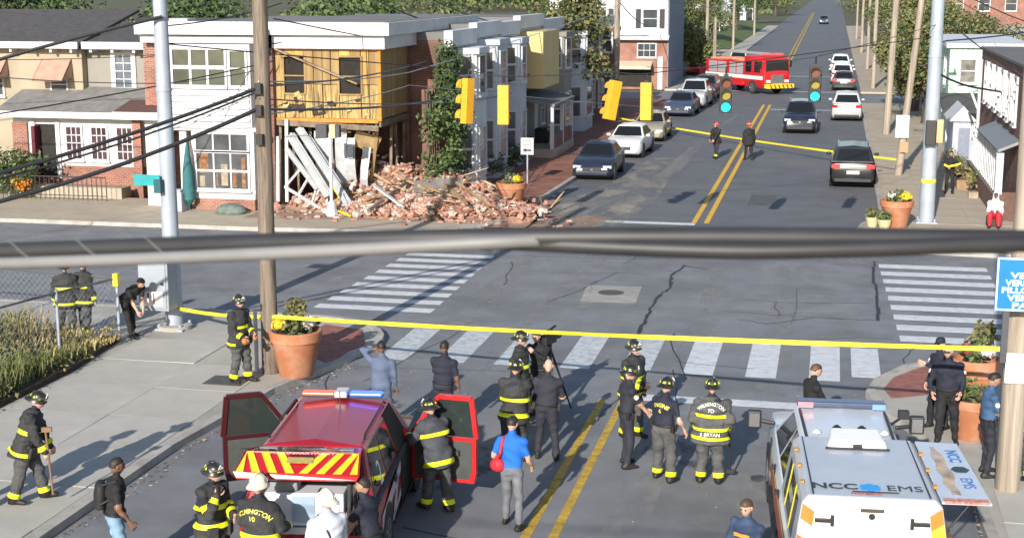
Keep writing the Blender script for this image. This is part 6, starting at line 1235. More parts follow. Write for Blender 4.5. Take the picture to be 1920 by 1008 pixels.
b = MB(); b.slab([capside(-1,.5,.15),capside(-1,.5,.85),capside(-1,2.1,.85),capside(-1,2.1,.15)], .008); b.build('cap_side_hatch', CGLASS, em, world=False)
for y in (.9,1.7): b = MB(); b.slab([capside(-1,y,.1,.012),capside(-1,y,.9,.012),capside(-1,y+.06,.9,.012),capside(-1,y+.06,.1,.012)], .006); b.build('hatch_strap', YSTR, em, world=False)
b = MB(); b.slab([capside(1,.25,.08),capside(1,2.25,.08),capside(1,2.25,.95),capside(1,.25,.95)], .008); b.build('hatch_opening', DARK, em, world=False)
b = MB(); b.box(.78,1.02,.3,.9,1.27,1.55); b.build('stowed_gear', mat('brown_gear', (.25,.16,.09), rough=.9, var=.3, scale=6), em, world=False, bevel=.03)
# lifted hatch with patches
H0 = Vector((.83,.20,2.06)); H1 = Vector((.81,2.36,2.09)); H2 = Vector((1.36,2.30,2.10)); H3 = Vector((1.42,.18,2.07))
b = MB(); b.slab([H0,H3,H2,H1], .035); ho = b.build('lifted_hatch', mat('hatch_pale_blue', (.52,.57,.66), rough=.35, var=.05, coat=.3), em, world=False, bevel=.012)
def HP(u, v, off=.005): return (H0.lerp(H1,u)).lerp(H3.lerp(H2,u), v)+Vector((0,0,off))
b = MB(); 
pts = [HP(.10+.8*(i/24), .22+.03*math.sin(i*.9)+.05*(1-math.sin(math.pi*i/24))) for i in range(25)]+[HP(.10+.8*(i/24), .50+.035*math.sin(i*.7+1)-.08*(1-math.sin(math.pi*i/24))) for i in range(24,-1,-1)]
b.slab(pts[::-1], .003); b.build('rust_smear', mat('brown_smear', (.40,.30,.22), rough=.7, var=.5, scale=4, stain=(.5,.52,.57), stainscale=3, stainamt=.9), ho, world=False)
DB = mat('ems_blue', (.02,.17,.52), rough=.4, var=.1)
text('lettering', 'EMS', .21, frame(tuple(HP(.30,.72)), H0-H1, H3-H0), DB, ho, .0); text('lettering', 'NCC', .21, frame(tuple(HP(.75,.72)), H0-H1, H3-H0), DB, ho, .004)
b = MB(); c_ = HP(.52,.72); b.cyl(c_, c_+Vector((0,0,.004)), .12, n=6); b.build('star_of_life', mat('dark_badge', (.02,.05,.06), rough=.5, var=.2), ho, world=False)
for s_ in (1,-1):
    for y in (2.6,3.65,4.85): b = MB(); b.box(min(s_*.97,s_*.9935),max(s_*.97,s_*.9935),y-.006,y+.006,.5,1.2); b.build('panel_gap', SEAM, em, world=False)
    for y in (2.75,3.8): b = MB(); b.obox((s_*1.005,y,1.1),(.03,.17,.035)); b.build('door_handle', TRIM, em, world=False, bevel=.008)
    b = MB(); b.box(min(s_*.95,s_*1.03),max(s_*.95,s_*1.03),2.5,5.0,.36,.40); b.build('running_board', TRIM, em, world=False)
    for y in (.6,1.2,1.8): b = MB(); b.obox((s_*.81,y,2.105),(.05,.1,.03)); b.build('marker_light', mat('amber_lens', (.6,.25,.02), rough=.3), em, world=False, bevel=.008)
b = MB(); b.box(-.26,.26,-.035,-.026,.80,.95); b.build('number_plate', PLATE, em, world=False); b = MB(); b.obox((0,-.03,1.1),(.2,.03,.05)); b.build('tailgate_handle', TRIM, em, world=False)
b = MB(); b.box(-.93,.93,.0,.05,1.243,1.26); b.build('bed_rail', TRIM, em, world=False)
for y in (.3,2.2): b = MB(); b.cyl((.9,y,1.6),(1.2,y,2.04),.015,n=8); b.build('gas_strut', TRIM, ho, world=False)
b = MB(); b.slab([HP(0,.05,-.02),HP(0,.95,-.02),HP(.05,.95,-.02),HP(.05,.05,-.02)][::-1], .03); b.build('reflector_strip', mat('reflector_stripes', (.5,.2,.15), rough=.4, var=.6, scale=20), ho, world=False)
# rear face: tailgate, cap door, handles, chevrons
def RP(u, z, off=.006):
    t_ = (z-1.252)/(2.0-1.252); return Vector((u*(.95+(T0-.95)*t_), .04+.10*t_-off, z))
b = MB(); b.slab([RP(-.80,1.27),RP(.80,1.27),RP(.80,1.98),RP(-.80,1.98)], .01); b.build('cap_rear_door', mat('bright_white', (.78,.78,.76), rough=.5, var=.03), em, world=False)
ORC = mat('orange_chevron', (.62,.17,.012), rough=.4, var=.08)
for s_ in (-1,1):
    for (z0,z1,m3) in ((1.80,1.99,ORC),(1.60,1.80,CHY if s_ > 0 else _mats['bright_white']),(1.38,1.60,ORC)):
        Q = [RP(s_*.80,z0-.10),RP(s_*.985,z0),RP(s_*.985,z1),RP(s_*.80,z1-.10)]; b = MB(); b.slab(Q if s_ > 0 else Q[::-1], .01); b.build('corner_chevron', m3, em, world=False)
for s_ in (-1,1): b = MB(); p_ = RP(s_*.66,1.80,.01); b.beam(p_-Vector((.11,.03,0)), p_+Vector((.11,-.03,0)), .05, .04); b.beam(p_+Vector((-s_*.1,-.03,-.07)), p_+Vector((-s_*.1,-.03,.07)), .04,.035); b.build('t_handle', TRIM, em, world=False)
b = MB(); p_ = RP(0,1.93,.01); b.box(-.14,.14,p_.y-.03,p_.y,1.92,1.96); b.build('brake_light', mat('dark_brown_light', (.08,.06,.04), rough=.4), em, world=False); b = MB(); b.cyl((0,p_.y-.02,1.86),(0,p_.y+.02,1.86),.04,n=12); b.build('lock', TRIM, em, world=False)
b = MB(); b.obox((0,-.12,.62),(1.95,.26,.2)); b.build('bumper', CHROME, em, world=False, bevel=.03)
b = MB(); b.box(-.92,.92,-.025,.02,.75,1.2); b.build('tailgate', _mats['bright_white'], em, world=False, bevel=.01)
# roof print, pod, light bars
LET = mat('black_lettering', (.03,.035,.045), rough=.5, var=.05)
text('lettering', 'NCC', .26, frame((-.42,.50,2.093), (1,0,0), (0,1,.0)), LET, em, .006); text('lettering', 'EMS', .26, frame((.43,.50,2.093), (1,0,0), (0,1,0)), LET, em, .0)
b = MB(); 
for k in range(3): b.obox((0.01,.50,2.089+.001*k),(.09,.26,.006),(0,0,k*math.pi/3))
b.build('star_of_life', mat('star_blue', (.02,.32,.75), rough=.4, var=.05), em, world=False)
b = MB(); b.box(-.22,.34,.335,.36,2.086,2.096); b.build('letter_rule', LET, em, world=False)
text('lettering', 'PARAMEDIC', .07, frame((-.05,.28,2.092), (1,0,0), (0,1,0)), mat('red_lettering', (.5,.1,.08), rough=.5, var=0), em, .002)
b = MB(); b.loft([[(-.40,1.90,2.085),(.40,1.90,2.085),(.36,2.36,2.085),(-.36,2.36,2.085)],[(-.37,1.94,2.2),(.37,1.94,2.2),(.31,2.33,2.26),(-.31,2.33,2.26)]], sm=False); po = b.build('roof_pod', mat('pod_white', (.72,.74,.76), rough=.35, var=.03), em, world=False, bevel=.03)
b = MB(); b.box(-.42,.42,1.86,1.9,2.084,2.12); b.box(-.06,.06,1.88,1.93,2.12,2.16); b.build('pod_gasket', TRIM, po, world=False)
b = MB(); b.box(-.66,.66,4.12,4.34,1.955,2.05); lo_ = b.build('light_bar', mat('dark_blue_bar', (.06,.08,.14), rough=.25, var=.1, coat=.5), em, world=False, bevel=.03)
b = MB(); b.box(-.645,-.42,4.10,4.118,1.96,2.045); b.build('lens', mat('pink_lens', (.75,.25,.28), rough=.3, var=.1), lo_, world=False); b = MB(); b.box(.45,.645,4.10,4.118,1.96,2.045); b.build('lens', mat('pale_blue_lens', (.18,.30,.55), rough=.3, var=.1), lo_, world=False)
for s_ in (-1,1): b = MB(); b.beam((s_*.60,2.75,1.93),(s_*.62,4.1,1.93),.035,.03); b.build('roof_ditch', TRIM, em, world=False)
for x,y in ((-.15,3.2),(.2,3.2),(-.45,3.0),(.5,3.05)): b = MB(); b.lathe([(.07,0),(.06,.03),(.02,.06)], (x,y,1.94), 10); b.build('aerial_base', [WHITE,WHITE,TRIM,TRIM][int(x*10)%4], em, world=False)
b = MB(); b.beam((.80,4.75,1.50),(1.0,4.85,1.62),.03,.03); b.obox((1.02,4.85,1.66),(.16,.14,.12)); b.build('spot_lamp', TRIM, em, world=False)

for o in list(bpy.data.objects):
    if o.parent == em and o.name.startswith('wheel') and 'arch' not in o.name: o.scale = (1, 1/1.12, 1)
# ================================================================== PEOPLE
SKIN = [mat('skin_fair', (.56,.33,.24), rough=.55, var=.06), mat('skin_brown', (.20,.10,.06), rough=.5, var=.06), mat('skin_tan', (.42,.24,.16), rough=.55, var=.06)]
HAIRS = dict(dark=mat('dark_hair', (.02,.015,.012), rough=.6, var=.2), brown=mat('brown_hair', (.09,.05,.03), rough=.6, var=.2), grey=mat('grey_hair', (.3,.29,.28), rough=.7, var=.2))
COATM = mat('turnout_black', (.030,.031,.033), rough=.85, var=.3, scale=5, bump=.9, bscale=15, stain=(.06,.058,.054), stainscale=2.5, stainamt=.6)
BUNKER = mat('turnout_grey', (.075,.077,.08), rough=.9, var=.3, scale=5, bump=.9, bscale=15, stain=(.12,.115,.105), stainscale=2.5, stainamt=.6)
NAVYC = mat('navy_cloth', (.016,.019,.034), rough=.85, var=.25, scale=5, bump=.3, bscale=20)
NAVYC2 = mat('dark_navy_trousers', (.022,.024,.035), rough=.85, var=.25, scale=5, bump=.3, bscale=20)
BLKC = mat('black_cloth', (.014,.014,.015), rough=.85, var=.3, scale=5, bump=.3, bscale=20)
SUITB = mat('slate_blue_suit', (.095,.125,.20), rough=.8, var=.12, scale=5)
BLUET = mat('bright_blue_shirt', (.01,.13,.56), rough=.8, var=.12, scale=5)
POLB = mat('police_blue_shirt', (.045,.10,.20), rough=.8, var=.12, scale=5)
JEANG = mat('grey_jeans', (.14,.15,.17), rough=.85, var=.2, scale=7); JEANB = mat('light_blue_jeans', (.20,.32,.46), rough=.85, var=.15, scale=7)
WSH = mat('white_shirt', (.50,.54,.60), rough=.8, var=.05); BOOT = mat('black_boot', (.015,.014,.013), rough=.6, var=.2)
LIME = mat('reflective_lime', (.72,.78,.02), rough=.45, var=.1, scale=12, emit=0); SILV = mat('reflective_silver', (.55,.57,.56), rough=.4, var=.1)
HELB = mat('black_helmet', (.022,.020,.019), rough=.35, var=.15, coat=.4); HELW = mat('cream_helmet', (.70,.66,.50), rough=.4, var=.08, coat=.3); HELR = mat('red_helmet', (.5,.06,.03), rough=.4, var=.1)
REDC = mat('red_cloth', (.55,.02,.035), rough=.7, var=.15); EYE = mat('eye_dark', (.02,.018,.018), rough=.2, var=0); LIP = mat('lip', (.36,.15,.12), rough=.5, var=0)
LETY = mat('lime_lettering', (.70,.66,.10), rough=.5, var=.1); LETW = mat('pale_lettering', (.62,.64,.58), rough=.5, var=.1)
HOODW = mat('white_hoodie', (.70,.72,.75), rough=.85, var=.08)
_pcache = {}
def head_mesh(bald=False):
    """head with brow, nose, lips, chin, ears; faces +Y; origin at the chin-neck joint; height .24"""
    b = MB(); sg, rg_ = 20, 16; vs = []; mi = []
    def f(a, t):
        x, y, z = math.cos(t)*math.sin(a), math.cos(t)*math.cos(a), math.sin(t)
        X, Y, Z = .077*x, .098*y, .122*z
        if Z < -.02: k = (-.02-Z)/.1; X *= 1-.34*k; Y = Y*(1-.16*k)+.012*k*(1 if y > 0 else -1.6)
        if y > .5:
            g = math.exp(-(x/.16)**2); Y += .026*g*math.exp(-((Z+.018)/.022)**2)*(y-.3)+.010*g*math.exp(-((Z-.012)/.03)**2)
            for s_ in (-1,1): Y -= .011*math.exp(-((x-s_*.40)/.17)**2-((Z-.012)/.018)**2)
            Y += .006*math.exp(-(x/.3)**2)*math.exp(-((Z+.055)/.013)**2)+.008*math.exp(-(x/.3)**2)*math.exp(-((Z+.098)/.02)**2)
        return (X, Y+.012, Z+.125)
    vs.append(f(0,-math.pi/2))
    for i in range(1,rg_):
        for j in range(sg): vs.append(f(2*math.pi*j/sg, -math.pi/2+math.pi*i/rg_))
    vs.append(f(0,math.pi/2)); e = len(vs)-1
    fs = [(0,1+(j+1)%sg,1+j) for j in range(sg)]
    for i in range(rg_-2):
        a = 1+i*sg; fs += [(a+j,a+(j+1)%sg,a+sg+(j+1)%sg,a+sg+j) for j in range(sg)]
    a = 1+(rg_-2)*sg; fs += [(a+j,a+(j+1)%sg,e) for j in range(sg)]
    b.add(vs, fs, 0, True)
    for s_ in (-1,1):
        b.ell((s_*.079,.004,.125),(.012,.024,.034),8,6,0); b.ell((s_*.031,.100,.138),(.013,.008,.007),8,6,4); 
        b.obox((s_*.031,.108,.157),(.034,.008,.006),(0,s_*.15,0),5)
    b.ell((0,.113,.071),(.026,.008,.008),8,6,6)
    return b
def hand_verts(b, M, side, curl, m):
    """palm, four bent fingers of different lengths, thumb from the palm's side; +Z runs to the fingertips, +Y is the back of the hand"""
    def T(p): return M@Vector(p)
    b.loft([[T((x*w_,y*t_,z)) for x,y in ((-1,-.7),(-.6,-1),(.6,-1),(1,-.7),(1,.7),(.6,1),(-.6,1),(-1,.7))] for z,w_,t_ in ((-.03,.027,.022),(.0,.031,.019),(.05,.041,.016),(.088,.041,.013))], m)
    for k,(x,l) in enumerate(((-.031,.075),(-.0105,.084),(.0105,.078),(.031,.060))):
        P = [Vector((x,0,.078))]; a = 0
        for s_ in (.45,.32,.23):
            a += curl*(.9 if len(P) == 1 else 1.1); P.append(P[-1]+Vector((x*.05,-math.sin(a),math.cos(a)))*l*s_)
        b.tube([T(p) for p in P], [.0095,.009,.0082,.0065], 6, m)
    t0 = Vector((side*.030,-.004,.012)); P = [t0, t0+Vector((side*.032,-.014,.028)), t0+Vector((side*.040,-.026,.058)), t0+Vector((side*.036,-.034,.080))]
    b.tube([T(p) for p in P], [.013,.0115,.010,.0075], 6, m)
def ik(a, c, l1, l2, hint):
    d = c-a; ln = min(max(d.length,1e-4), (l1+l2)*.998); dn = d.normalized(); c2 = a+dn*ln
    x = (l1*l1-l2*l2+ln*ln)/(2*ln); h = math.sqrt(max(l1*l1-x*x,0)); hp = hint-dn*hint.dot(dn)
    return a+dn*x+hp.normalized()*h, c2
def capsule(b, p, q, r0, r1, n=10):
    d = (q-p).normalized(); M = d.to_track_quat('Z','Y').to_matrix(); rings = []
    for t in (-90,-60,-30): rings.append((p+d*(r0*math.sin(R(t))), r0*max(math.cos(R(t)),.02)))
    rings.append((p,r0)); rings.append(((p+q)/2,(r0+r1)/2)); rings.append((q,r1))
    for t in (30,60,90): rings.append((q+d*(r1*math.sin(R(t))), r1*max(math.cos(R(t)),.02)))
    b.loft([[c+M@Vector((r*math.cos(2*math.pi*j/n), r*math.sin(2*math.pi*j/n), 0)) for j in range(n)] for c,r in rings])
def remesh(b, vox=.02, smooth=4):
    me = b.mesh('tmp', [], fix=False); o = bpy.data.objects.new('tmp', me); COL.objects.link(o)
    md = o.modifiers.new('r','REMESH'); md.mode = 'VOXEL'; md.voxel_size = vox
    sm = o.modifiers.new('s','SMOOTH'); sm.factor = .5; sm.iterations = smooth
    e = bpy.data.meshes.new_from_object(o.evaluated_get(bpy.context.evaluated_depsgraph_get())); bpy.data.objects.remove(o); bpy.data.meshes.remove(me)
    V = np.empty(len(e.vertices)*3,'f'); e.vertices.foreach_get('co',V); V = V.reshape(-1,3)
    N = np.empty(len(e.vertices)*3,'f'); e.vertices.foreach_get('normal',N); N = N.reshape(-1,3)
    Fs = [tuple(p.vertices) for p in e.polygons]; bpy.data.meshes.remove(e); return V.astype(float), N.astype(float), Fs
def wrinkle(V, N, amp, rg):
    d = np.zeros(len(V))
    for k in range(7):
        w_ = rg.normal(size=3)*np.array((10,10,24)); d += np.sin(V@w_+rg.uniform(0,6))*(1/7**.5)
    return V+N*(amp*d)[:,None]
def dist_caps(C, caps):
    """index of the nearest limb and the position along it, for each point"""
    best = np.full(len(C),1e9); idx = np.zeros(len(C),int); tt = np.zeros(len(C))
    for i,(p,q,r0,r1,ell) in enumerate(caps):
        p_, q_ = np.array(p), np.array(q); d = q_-p_; L2 = d@d; t = (C-p_)@d/L2; tc = np.clip(t,0,1); X = C-p_-tc[:,None]*d; r = r0+(r1-r0)*tc
        if ell is None: dd = np.linalg.norm(X,axis=1)-r
        else:
            rx, ax, ay = ell; u = X@np.array(rx); v2 = np.maximum((X*X).sum(1)-u*u,0); e = np.sqrt((u/ax)**2+v2/ay**2); dd = (e-1)*min(ax,ay)
        m = dd < best; best[m] = dd[m]; idx[m] = i; tt[m] = t[m]
    return idx, tt
def band_from(V, N, Fs, sel, p, q, t0, t1, off):
    """a reflective band: the part of the garment between two planes across a limb, lifted off the cloth"""
    p, q = Vector(p), Vector(q); d = q-p; L_ = d.length; dn = d/L_
    bm = bmesh.new(); mp = {}
    for i in np.nonzero(sel)[0]:
        f = Fs[i]; vs = []
        for v in f:
            if v not in mp: mp[v] = bm.verts.new(Vector(V[v])+Vector(N[v])*off)
            vs.append(mp[v])
        try: bm.faces.new(vs)
        except ValueError: pass
    for t, s_ in ((t0,-1),(t1,1)):
        bmesh.ops.bisect_plane(bm, geom=bm.verts[:]+bm.edges[:]+bm.faces[:], plane_co=p+d*t, plane_no=dn*s_, clear_outer=True)
    if not bm.faces: bm.free(); return None
    me = bpy.data.meshes.new('reflective_band'); bm.to_mesh(me); bm.free(); return me
TORSO = [(0.0,.150,.105),(.10,.168,.115),(.25,.160,.112),(.42,.150,.105),(.60,.168,.118),(.78,.186,.122),(.90,.170,.105),(.97,.110,.085),(1.02,.06,.06)]
def person(label, x, y, rz, h=1.78, z=SW*0, bulk=1., skin=0, top=NAVYC, sleeve=1, pants=NAVYC2, shoes=BOOT, hair='dark', helmet=None, cap=None, coat=None, coatlen=.36, bands=(), cuff=False, armband=False,
           hl=None, hr=None, el=None, er=None, fl=(-.12,0), fr=(.12,0), lean=0., side=0., drop=0., head=(0,0), back=None, seated=False, seed=0, group=None, wide=1., belt=True, patch=None, bandm=None, visor=True, vox=.02, kneel=None):
    bulk *= 1.09; wide *= 1.04
    t = thing('person', label, 'person', (x,y,z), rz, group); rg = np.random.default_rng(seed+101); s = h/1.78
    def V3(a): return Vector(a)*s
    if fl == (-.12,0) and fr == (.12,0): d_ = rg.uniform(-.1,.1); fl = (-.12-rg.uniform(0,.05), d_); fr = (.12+rg.uniform(0,.05), -d_)
    if not seated and drop == 0: side = side or rg.uniform(-3,3); lean = lean or rg.uniform(1,5)
    hipz = (.925-drop)*s; LA = R(lean); LS = R(side)
    pel = Vector((0,-.10*math.sin(LA)*s if not seated else 0,hipz)); ax = Vector((math.sin(LS), math.sin(LA)*math.cos(LS), math.cos(LA)*math.cos(LS))); right = Vector((math.cos(LS),0,-math.sin(LS))); fwd = ax.cross(right)*-1
    if fwd.y < 0: fwd = -fwd
    neck = pel+ax*.56*s; chin = neck+ax*.055*s+fwd*.02*s
    sh = {k: pel+ax*.475*s+right*(k*.185*s*wide) for k in (-1,1)}; hip = {k: pel+right*(k*.088*s) for k in (-1,1)}
    foot = {-1: Vector((fl[0]*s,fl[1]*s,(fl[2]*s if len(fl) > 2 else 0)+.085*s)), 1: Vector((fr[0]*s,fr[1]*s,(fr[2]*s if len(fr) > 2 else 0)+.085*s))}
    hd = {}; elb = {}; knee = {}
    for k,hh,ee in ((-1,hl,el),(1,hr,er)):
        tgt = Vector((k*.29,.06,.80-drop*.9)) if hh is None else Vector(hh); tgt = tgt*s
        if hh is None: tgt = sh[k]+Vector((k*.07*wide,.07,-.54))*s
        hint = Vector(ee) if ee is not None else Vector((k*.5,-1,-.25)); elb[k], hd[k] = ik(sh[k], tgt, .295*s, .265*s, hint)
        kh = Vector((k*.15,1,.0)); knee[k], f_ = ik(hip[k], foot[k], .43*s, .42*s, kh); foot[k] = f_
    pk = bulk*(1.30 if pants is BUNKER or (coat and pants is COATM) else 1.); 
    def torso_loft(b, a, c, ws, ts, prof=TORSO):
        d = c-a; b.loft([[a+d*t+right*(w_*s*ws*math.cos(2*math.pi*j/16))+fwd*(dp*s*ts*math.sin(2*math.pi*j/16)) for j in range(16)] for t,w_,dp in prof])
    caps = [(pel,neck,.14*s,.14*s,(right,.170*s*bulk*wide,.115*s*bulk))]; reg = ['torso']
    b = MB(); torso_loft(b, pel-ax*.06*s, neck, (.86 if coat else 1)*bulk*wide, (.86 if coat else 1)*bulk)
    def limb(p, q, r0, r1, name): caps.append((p,q,r0,r1,None)); reg.append(name); capsule(b, p, q, r0, r1)
    limb(neck-ax*.05*s, chin+ax*.05*s, .062*s, .055*s, 'neck')
    for k in (-1,1):
        kk = .8 if coat else 1.
        limb(sh[k], elb[k], .060*s*bulk*kk, .046*s*bulk*kk, 'uarm'); limb(elb[k], hd[k], .045*s*bulk*kk, .031*s, 'farm')
        limb(hip[k], knee[k], .094*s*pk, .066*s*pk, 'thigh'); limb(knee[k], foot[k], .066*s*pk, .050*s*pk*(1.15 if pants is BUNKER else 1), 'shin')
        dr = (foot[k]-knee[k]); toe = Vector((k*.03,.17,-.045))*s; limb(foot[k]+Vector((0,-.05,-.035))*s, foot[k]+toe, .050*s, .042*s, 'foot')
        # shoulder cap
        b.ell(sh[k]-ax*.01*s, (.075*s*bulk*kk,.07*s*bulk*kk,.07*s*bulk*kk), 10, 8)
    V, N, Fs = remesh(b, vox*s); V = wrinkle(V, N, .011, rg)
    ctr = np.array([V[list(f)].mean(0) for f in Fs]); idx, tt = dist_caps(ctr, caps); 
    mi = np.zeros(len(Fs), int); names = np.array(reg)[idx]
    mi[(names == 'torso')] = 1; mi[(names == 'torso')&(tt < .12)] = 2
    sv = sleeve; mi[(names == 'uarm')&(tt < max(sv,.0)*1.)] = 1; mi[(names == 'farm')&(tt < sv-1)] = 1
    mi[(names == 'thigh')|(names == 'shin')] = 2; mi[names == 'foot'] = 3; mi[(names == 'shin')&(tt > .92)] = 3; mi[(names == 'neck')&(tt < .25)] = 1
    body = MB(); body.add(V.tolist(), Fs, 0, True); body.m = mi.tolist()
    # head and hands
    hm = head_mesh(); hs = .98*s; HM = Matrix.Translation(chin-fwd*.012*s)@(Matrix.Rotation(R(head[0]),4,'Z')@Matrix.Rotation(-R(head[1])-LA*.55,4,'X'))@Matrix.Scale(hs,4)
    body.add([HM@Vector(v) for v in hm.v], hm.f, 0, True); n_ = len(hm.f); body.m[-n_:] = [0 if m == 0 else m for m in hm.m]
    for k in (-1,1):
        d = (hd[k]-elb[k]).normalized(); bk = (right*k*.8+fwd*.25); bk = (bk-d*bk.dot(d)).normalized(); xx = bk.cross(d)
        M4 = Matrix(((xx.x,bk.x,d.x,hd[k].x),(xx.y,bk.y,d.y,hd[k].y),(xx.z,bk.z,d.z,hd[k].z),(0,0,0,1)))@Matrix.Scale(s,4)
        sd = 1 if (xx.dot(fwd) > 0) else -1; hand_verts(body, M4, sd, .45, 0)
    pm = [SKIN[skin], top, pants, shoes, EYE, HAIRS.get(hair if hair else 'brown'), LIP]
    bo = body.build('body', pm, t, world=False, fix=False)
    def sub(me, name, m, par=t):
        o = bpy.data.objects.new(name, me); me.materials.clear(); me.materials.append(m); 
        for p_ in me.polygons: p_.use_smooth = True
        COL.objects.link(o); o.parent = par; return o
    if cuff:
        for i,(nm,cp) in enumerate(zip(reg,caps)):
            if nm == 'shin':
                me = band_from(V,N,Fs,idx == i,cp[0],cp[1],.72,.92,.008)
                if me: sub(me,'reflective_band',bandm or LIME)
    # garment over the body
    if coat:
        c = MB(); ce = [Vector(p) for p in (pel-ax*(coatlen-.0)*s*.55-fwd*.0, neck)]
        cp2 = []; rn2 = []
        prof = [(0.0,.222,.182),(.03,.224,.184),(.25,.205,.162),(.42,.186,.142),(.6,.192,.142),(.78,.206,.146),(.9,.188,.128),(.97,.125,.10),(1.03,.085,.08)]
        torso_loft(c, ce[0], ce[1], bulk*wide, bulk, prof); cp2.append((ce[0],ce[1],.16*s,.16*s,(right,.195*s*bulk*wide,.145*s*bulk))); rn2.append('torso')
        for k in (-1,1):
            wr = elb[k].lerp(hd[k],.93)
            for p,q_,r0,r1,nm in ((sh[k],elb[k],.080*s*bulk,.068*s*bulk,'uarm'),(elb[k],wr,.067*s*bulk,.055*s*bulk,'farm')): cp2.append((p,q_,r0,r1,None)); rn2.append(nm); capsule(c,p,q_,r0,r1)
            c.ell(sh[k]-ax*.01*s, (.09*s*bulk,.085*s*bulk,.08*s*bulk), 10, 8)
        CV, CN, CF = remesh(c, vox*s, 3); CV = wrinkle(CV, CN, .020, rg); cc = np.array([CV[list(f)].mean(0) for f in CF]); ci, ct = dist_caps(cc, cp2)
        cm = MB(); cm.add(CV.tolist(), CF, 0, True); co_ = cm.build('coat', coat, t, world=False, fix=False)
        L_ = (ce[1]-ce[0]).length
        for (t0,t1) in bands:
            me = band_from(CV,CN,CF,ci == 0,ce[0],ce[1],t0,t1,.010)
            if me: sub(me,'reflective_band',bandm or LIME,co_)
        if armband:
            for i,nm in enumerate(rn2):
                if nm == 'farm':
                    me = band_from(CV,CN,CF,ci == i,cp2[i][0],cp2[i][1],.62,.92,.010)
                    if me: sub(me,'reflective_band',bandm or LIME,co_)
                if nm == 'uarm' and armband == 2:
                    me = band_from(CV,CN,CF,ci == i,cp2[i][0],cp2[i][1],.62,.88,.010)
                    if me: sub(me,'reflective_band',bandm or LIME,co_)
        SV, SN, SF, spar, sc_ = CV, CN, CF, co_, ce
        kb_ = MB(); q_ = neck-ax*.035*s; kb_.loft([[q_+ax*zz*s+right*(a_*s*math.cos(2*math.pi*j/14))+fwd*(a_*.95*s*math.sin(2*math.pi*j/14)) for j in range(14)] for zz,a_ in ((-.02,.112),(.03,.098),(.062,.092),(.062,.080),(.0,.078))], caps=False); kb_.build('collar', coat, co_, world=False, fix=False)
        for k in (-1,1):
            for fs_ in (1,): c_ = pel+right*(k*.135*s*bulk*wide)+fwd*(.150*s*bulk)-ax*.04*s; pk_ = MB(); pk_.obox(c_, (.15*s,.05,.17*s), Matrix((right,fwd,ax)).transposed()@Euler((0,0,-k*.5)).to_matrix()); pk_.build('pocket', coat, co_, world=False, bevel=.012)
    else: SV, SN, SF, spar = V, N, Fs, t
    bv = BVHTree.FromPolygons([Vector(v) for v in SV.tolist()], SF) if (back or patch) else None
    def project(me, base, xdir, ydir, ndir, curve=0.):
        for v in me.vertices:
            o_ = base+xdir*v.co.x+ydir*v.co.y+ndir*.6; hit = bv.ray_cast(o_, -ndir)
            v.co = (hit[0]+ndir*.008) if hit[0] else (base+xdir*v.co.x+ydir*v.co.y)
    if back:
        txt, sub_, mm, size, zc = back
        nd = -fwd
        me = text_mesh(txt, size, 0, .002); rad = .30
        for v in me.vertices:
            a = v.co.x/rad; rr = rad+v.co.y; v.co = Vector((rr*math.sin(a), rr*math.cos(a)-rad, 0))
        base = pel+ax*zc*s; project(me, base, right, ax, nd); sub(me,'lettering',mm,spar)
        if sub_:
            me = text_mesh(sub_, size*1.15, 0, .002); project(me, base-ax*.10*s, right, ax, nd); sub(me,'lettering',mm,spar)
    if patch:
        for k in patch[1]:
            bp = sh[k].lerp(elb[k],.4); nd = (right*k-(elb[k]-sh[k]).normalized()*(right*k).dot((elb[k]-sh[k]).normalized())).normalized(); pb = MB(); r_ = (.062 if not coat else .08)*s*bulk
            pb.xf(Matrix.Identity(3)); pb.cyl(bp+nd*(r_*.7), bp+nd*(r_+.010), .042*s, n=10); pb.build('shoulder_patch', patch[0], t, world=False)
    if belt and not coat:
        d = pel+ax*.07*s; bl_ = MB(); 
        P_ = [d+right*(.172*s*bulk*wide*math.cos(a))+fwd*(.122*s*bulk*math.sin(a)) for a in np.linspace(0,2*math.pi,25)]
        bl_.tube(P_, .016*s, 6, 0, False); bl_.build('belt', BOOT, t, world=False)
        if belt == 'duty':
            for a in (-.3,.4,2.9,3.5): q_ = d+right*(.19*s*bulk*wide*math.cos(a))+fwd*(.13*s*bulk*math.sin(a)); qb = MB(); qb.obox(q_-ax*.03*s,(.06,.05,.12)); qb.build('pouch', BOOT, t, world=False, bevel=.01)
    def HX(v): return HM@Vector(v)
    if helmet:
        hb = MB(); rows = []; K = 22
        for (rr,zz,st) in ((.118,.165,1.0),(.116,.20,1.0),(.104,.235,1.0),(.078,.262,1.0),(.04,.277,1.0),(.008,.282,1.0)): rows.append([HX((rr*.88*math.cos(2*math.pi*j/K), rr*1.08*math.sin(2*math.pi*j/K)+.005, zz)) for j in range(K)])
        hb.loft(rows); hb.tube([HX((0,.128,.19)),HX((0,.10,.255)),HX((0,.0,.298)),HX((0,-.09,.265)),HX((0,-.122,.19))], .010*s, 6)
        for a in (45,135): hb.tube([HX((.11*math.cos(R(a))*k*.9,.12*math.sin(R(a))*k,zz)) for k,zz in ((1,.185),(.75,.25),(0,.288),(-.75,.25),(-1,.185))], .006*s, 5)
        ho_ = hb.build('helmet', helmet, t, world=False)
        br = MB(); top_, bot = [], []
        for j in range(K):
            a = 2*math.pi*j/K; sn = math.sin(a); rx = .158; ry = .165 if sn > 0 else .225; dz = -.018-.022*abs(math.cos(a))-.02*(sn < 0)*(-sn)
            top_.append(((.107*math.cos(a), .122*sn+.005, .178), (rx*math.cos(a)*.88, ry*sn*.92, .170+dz)))
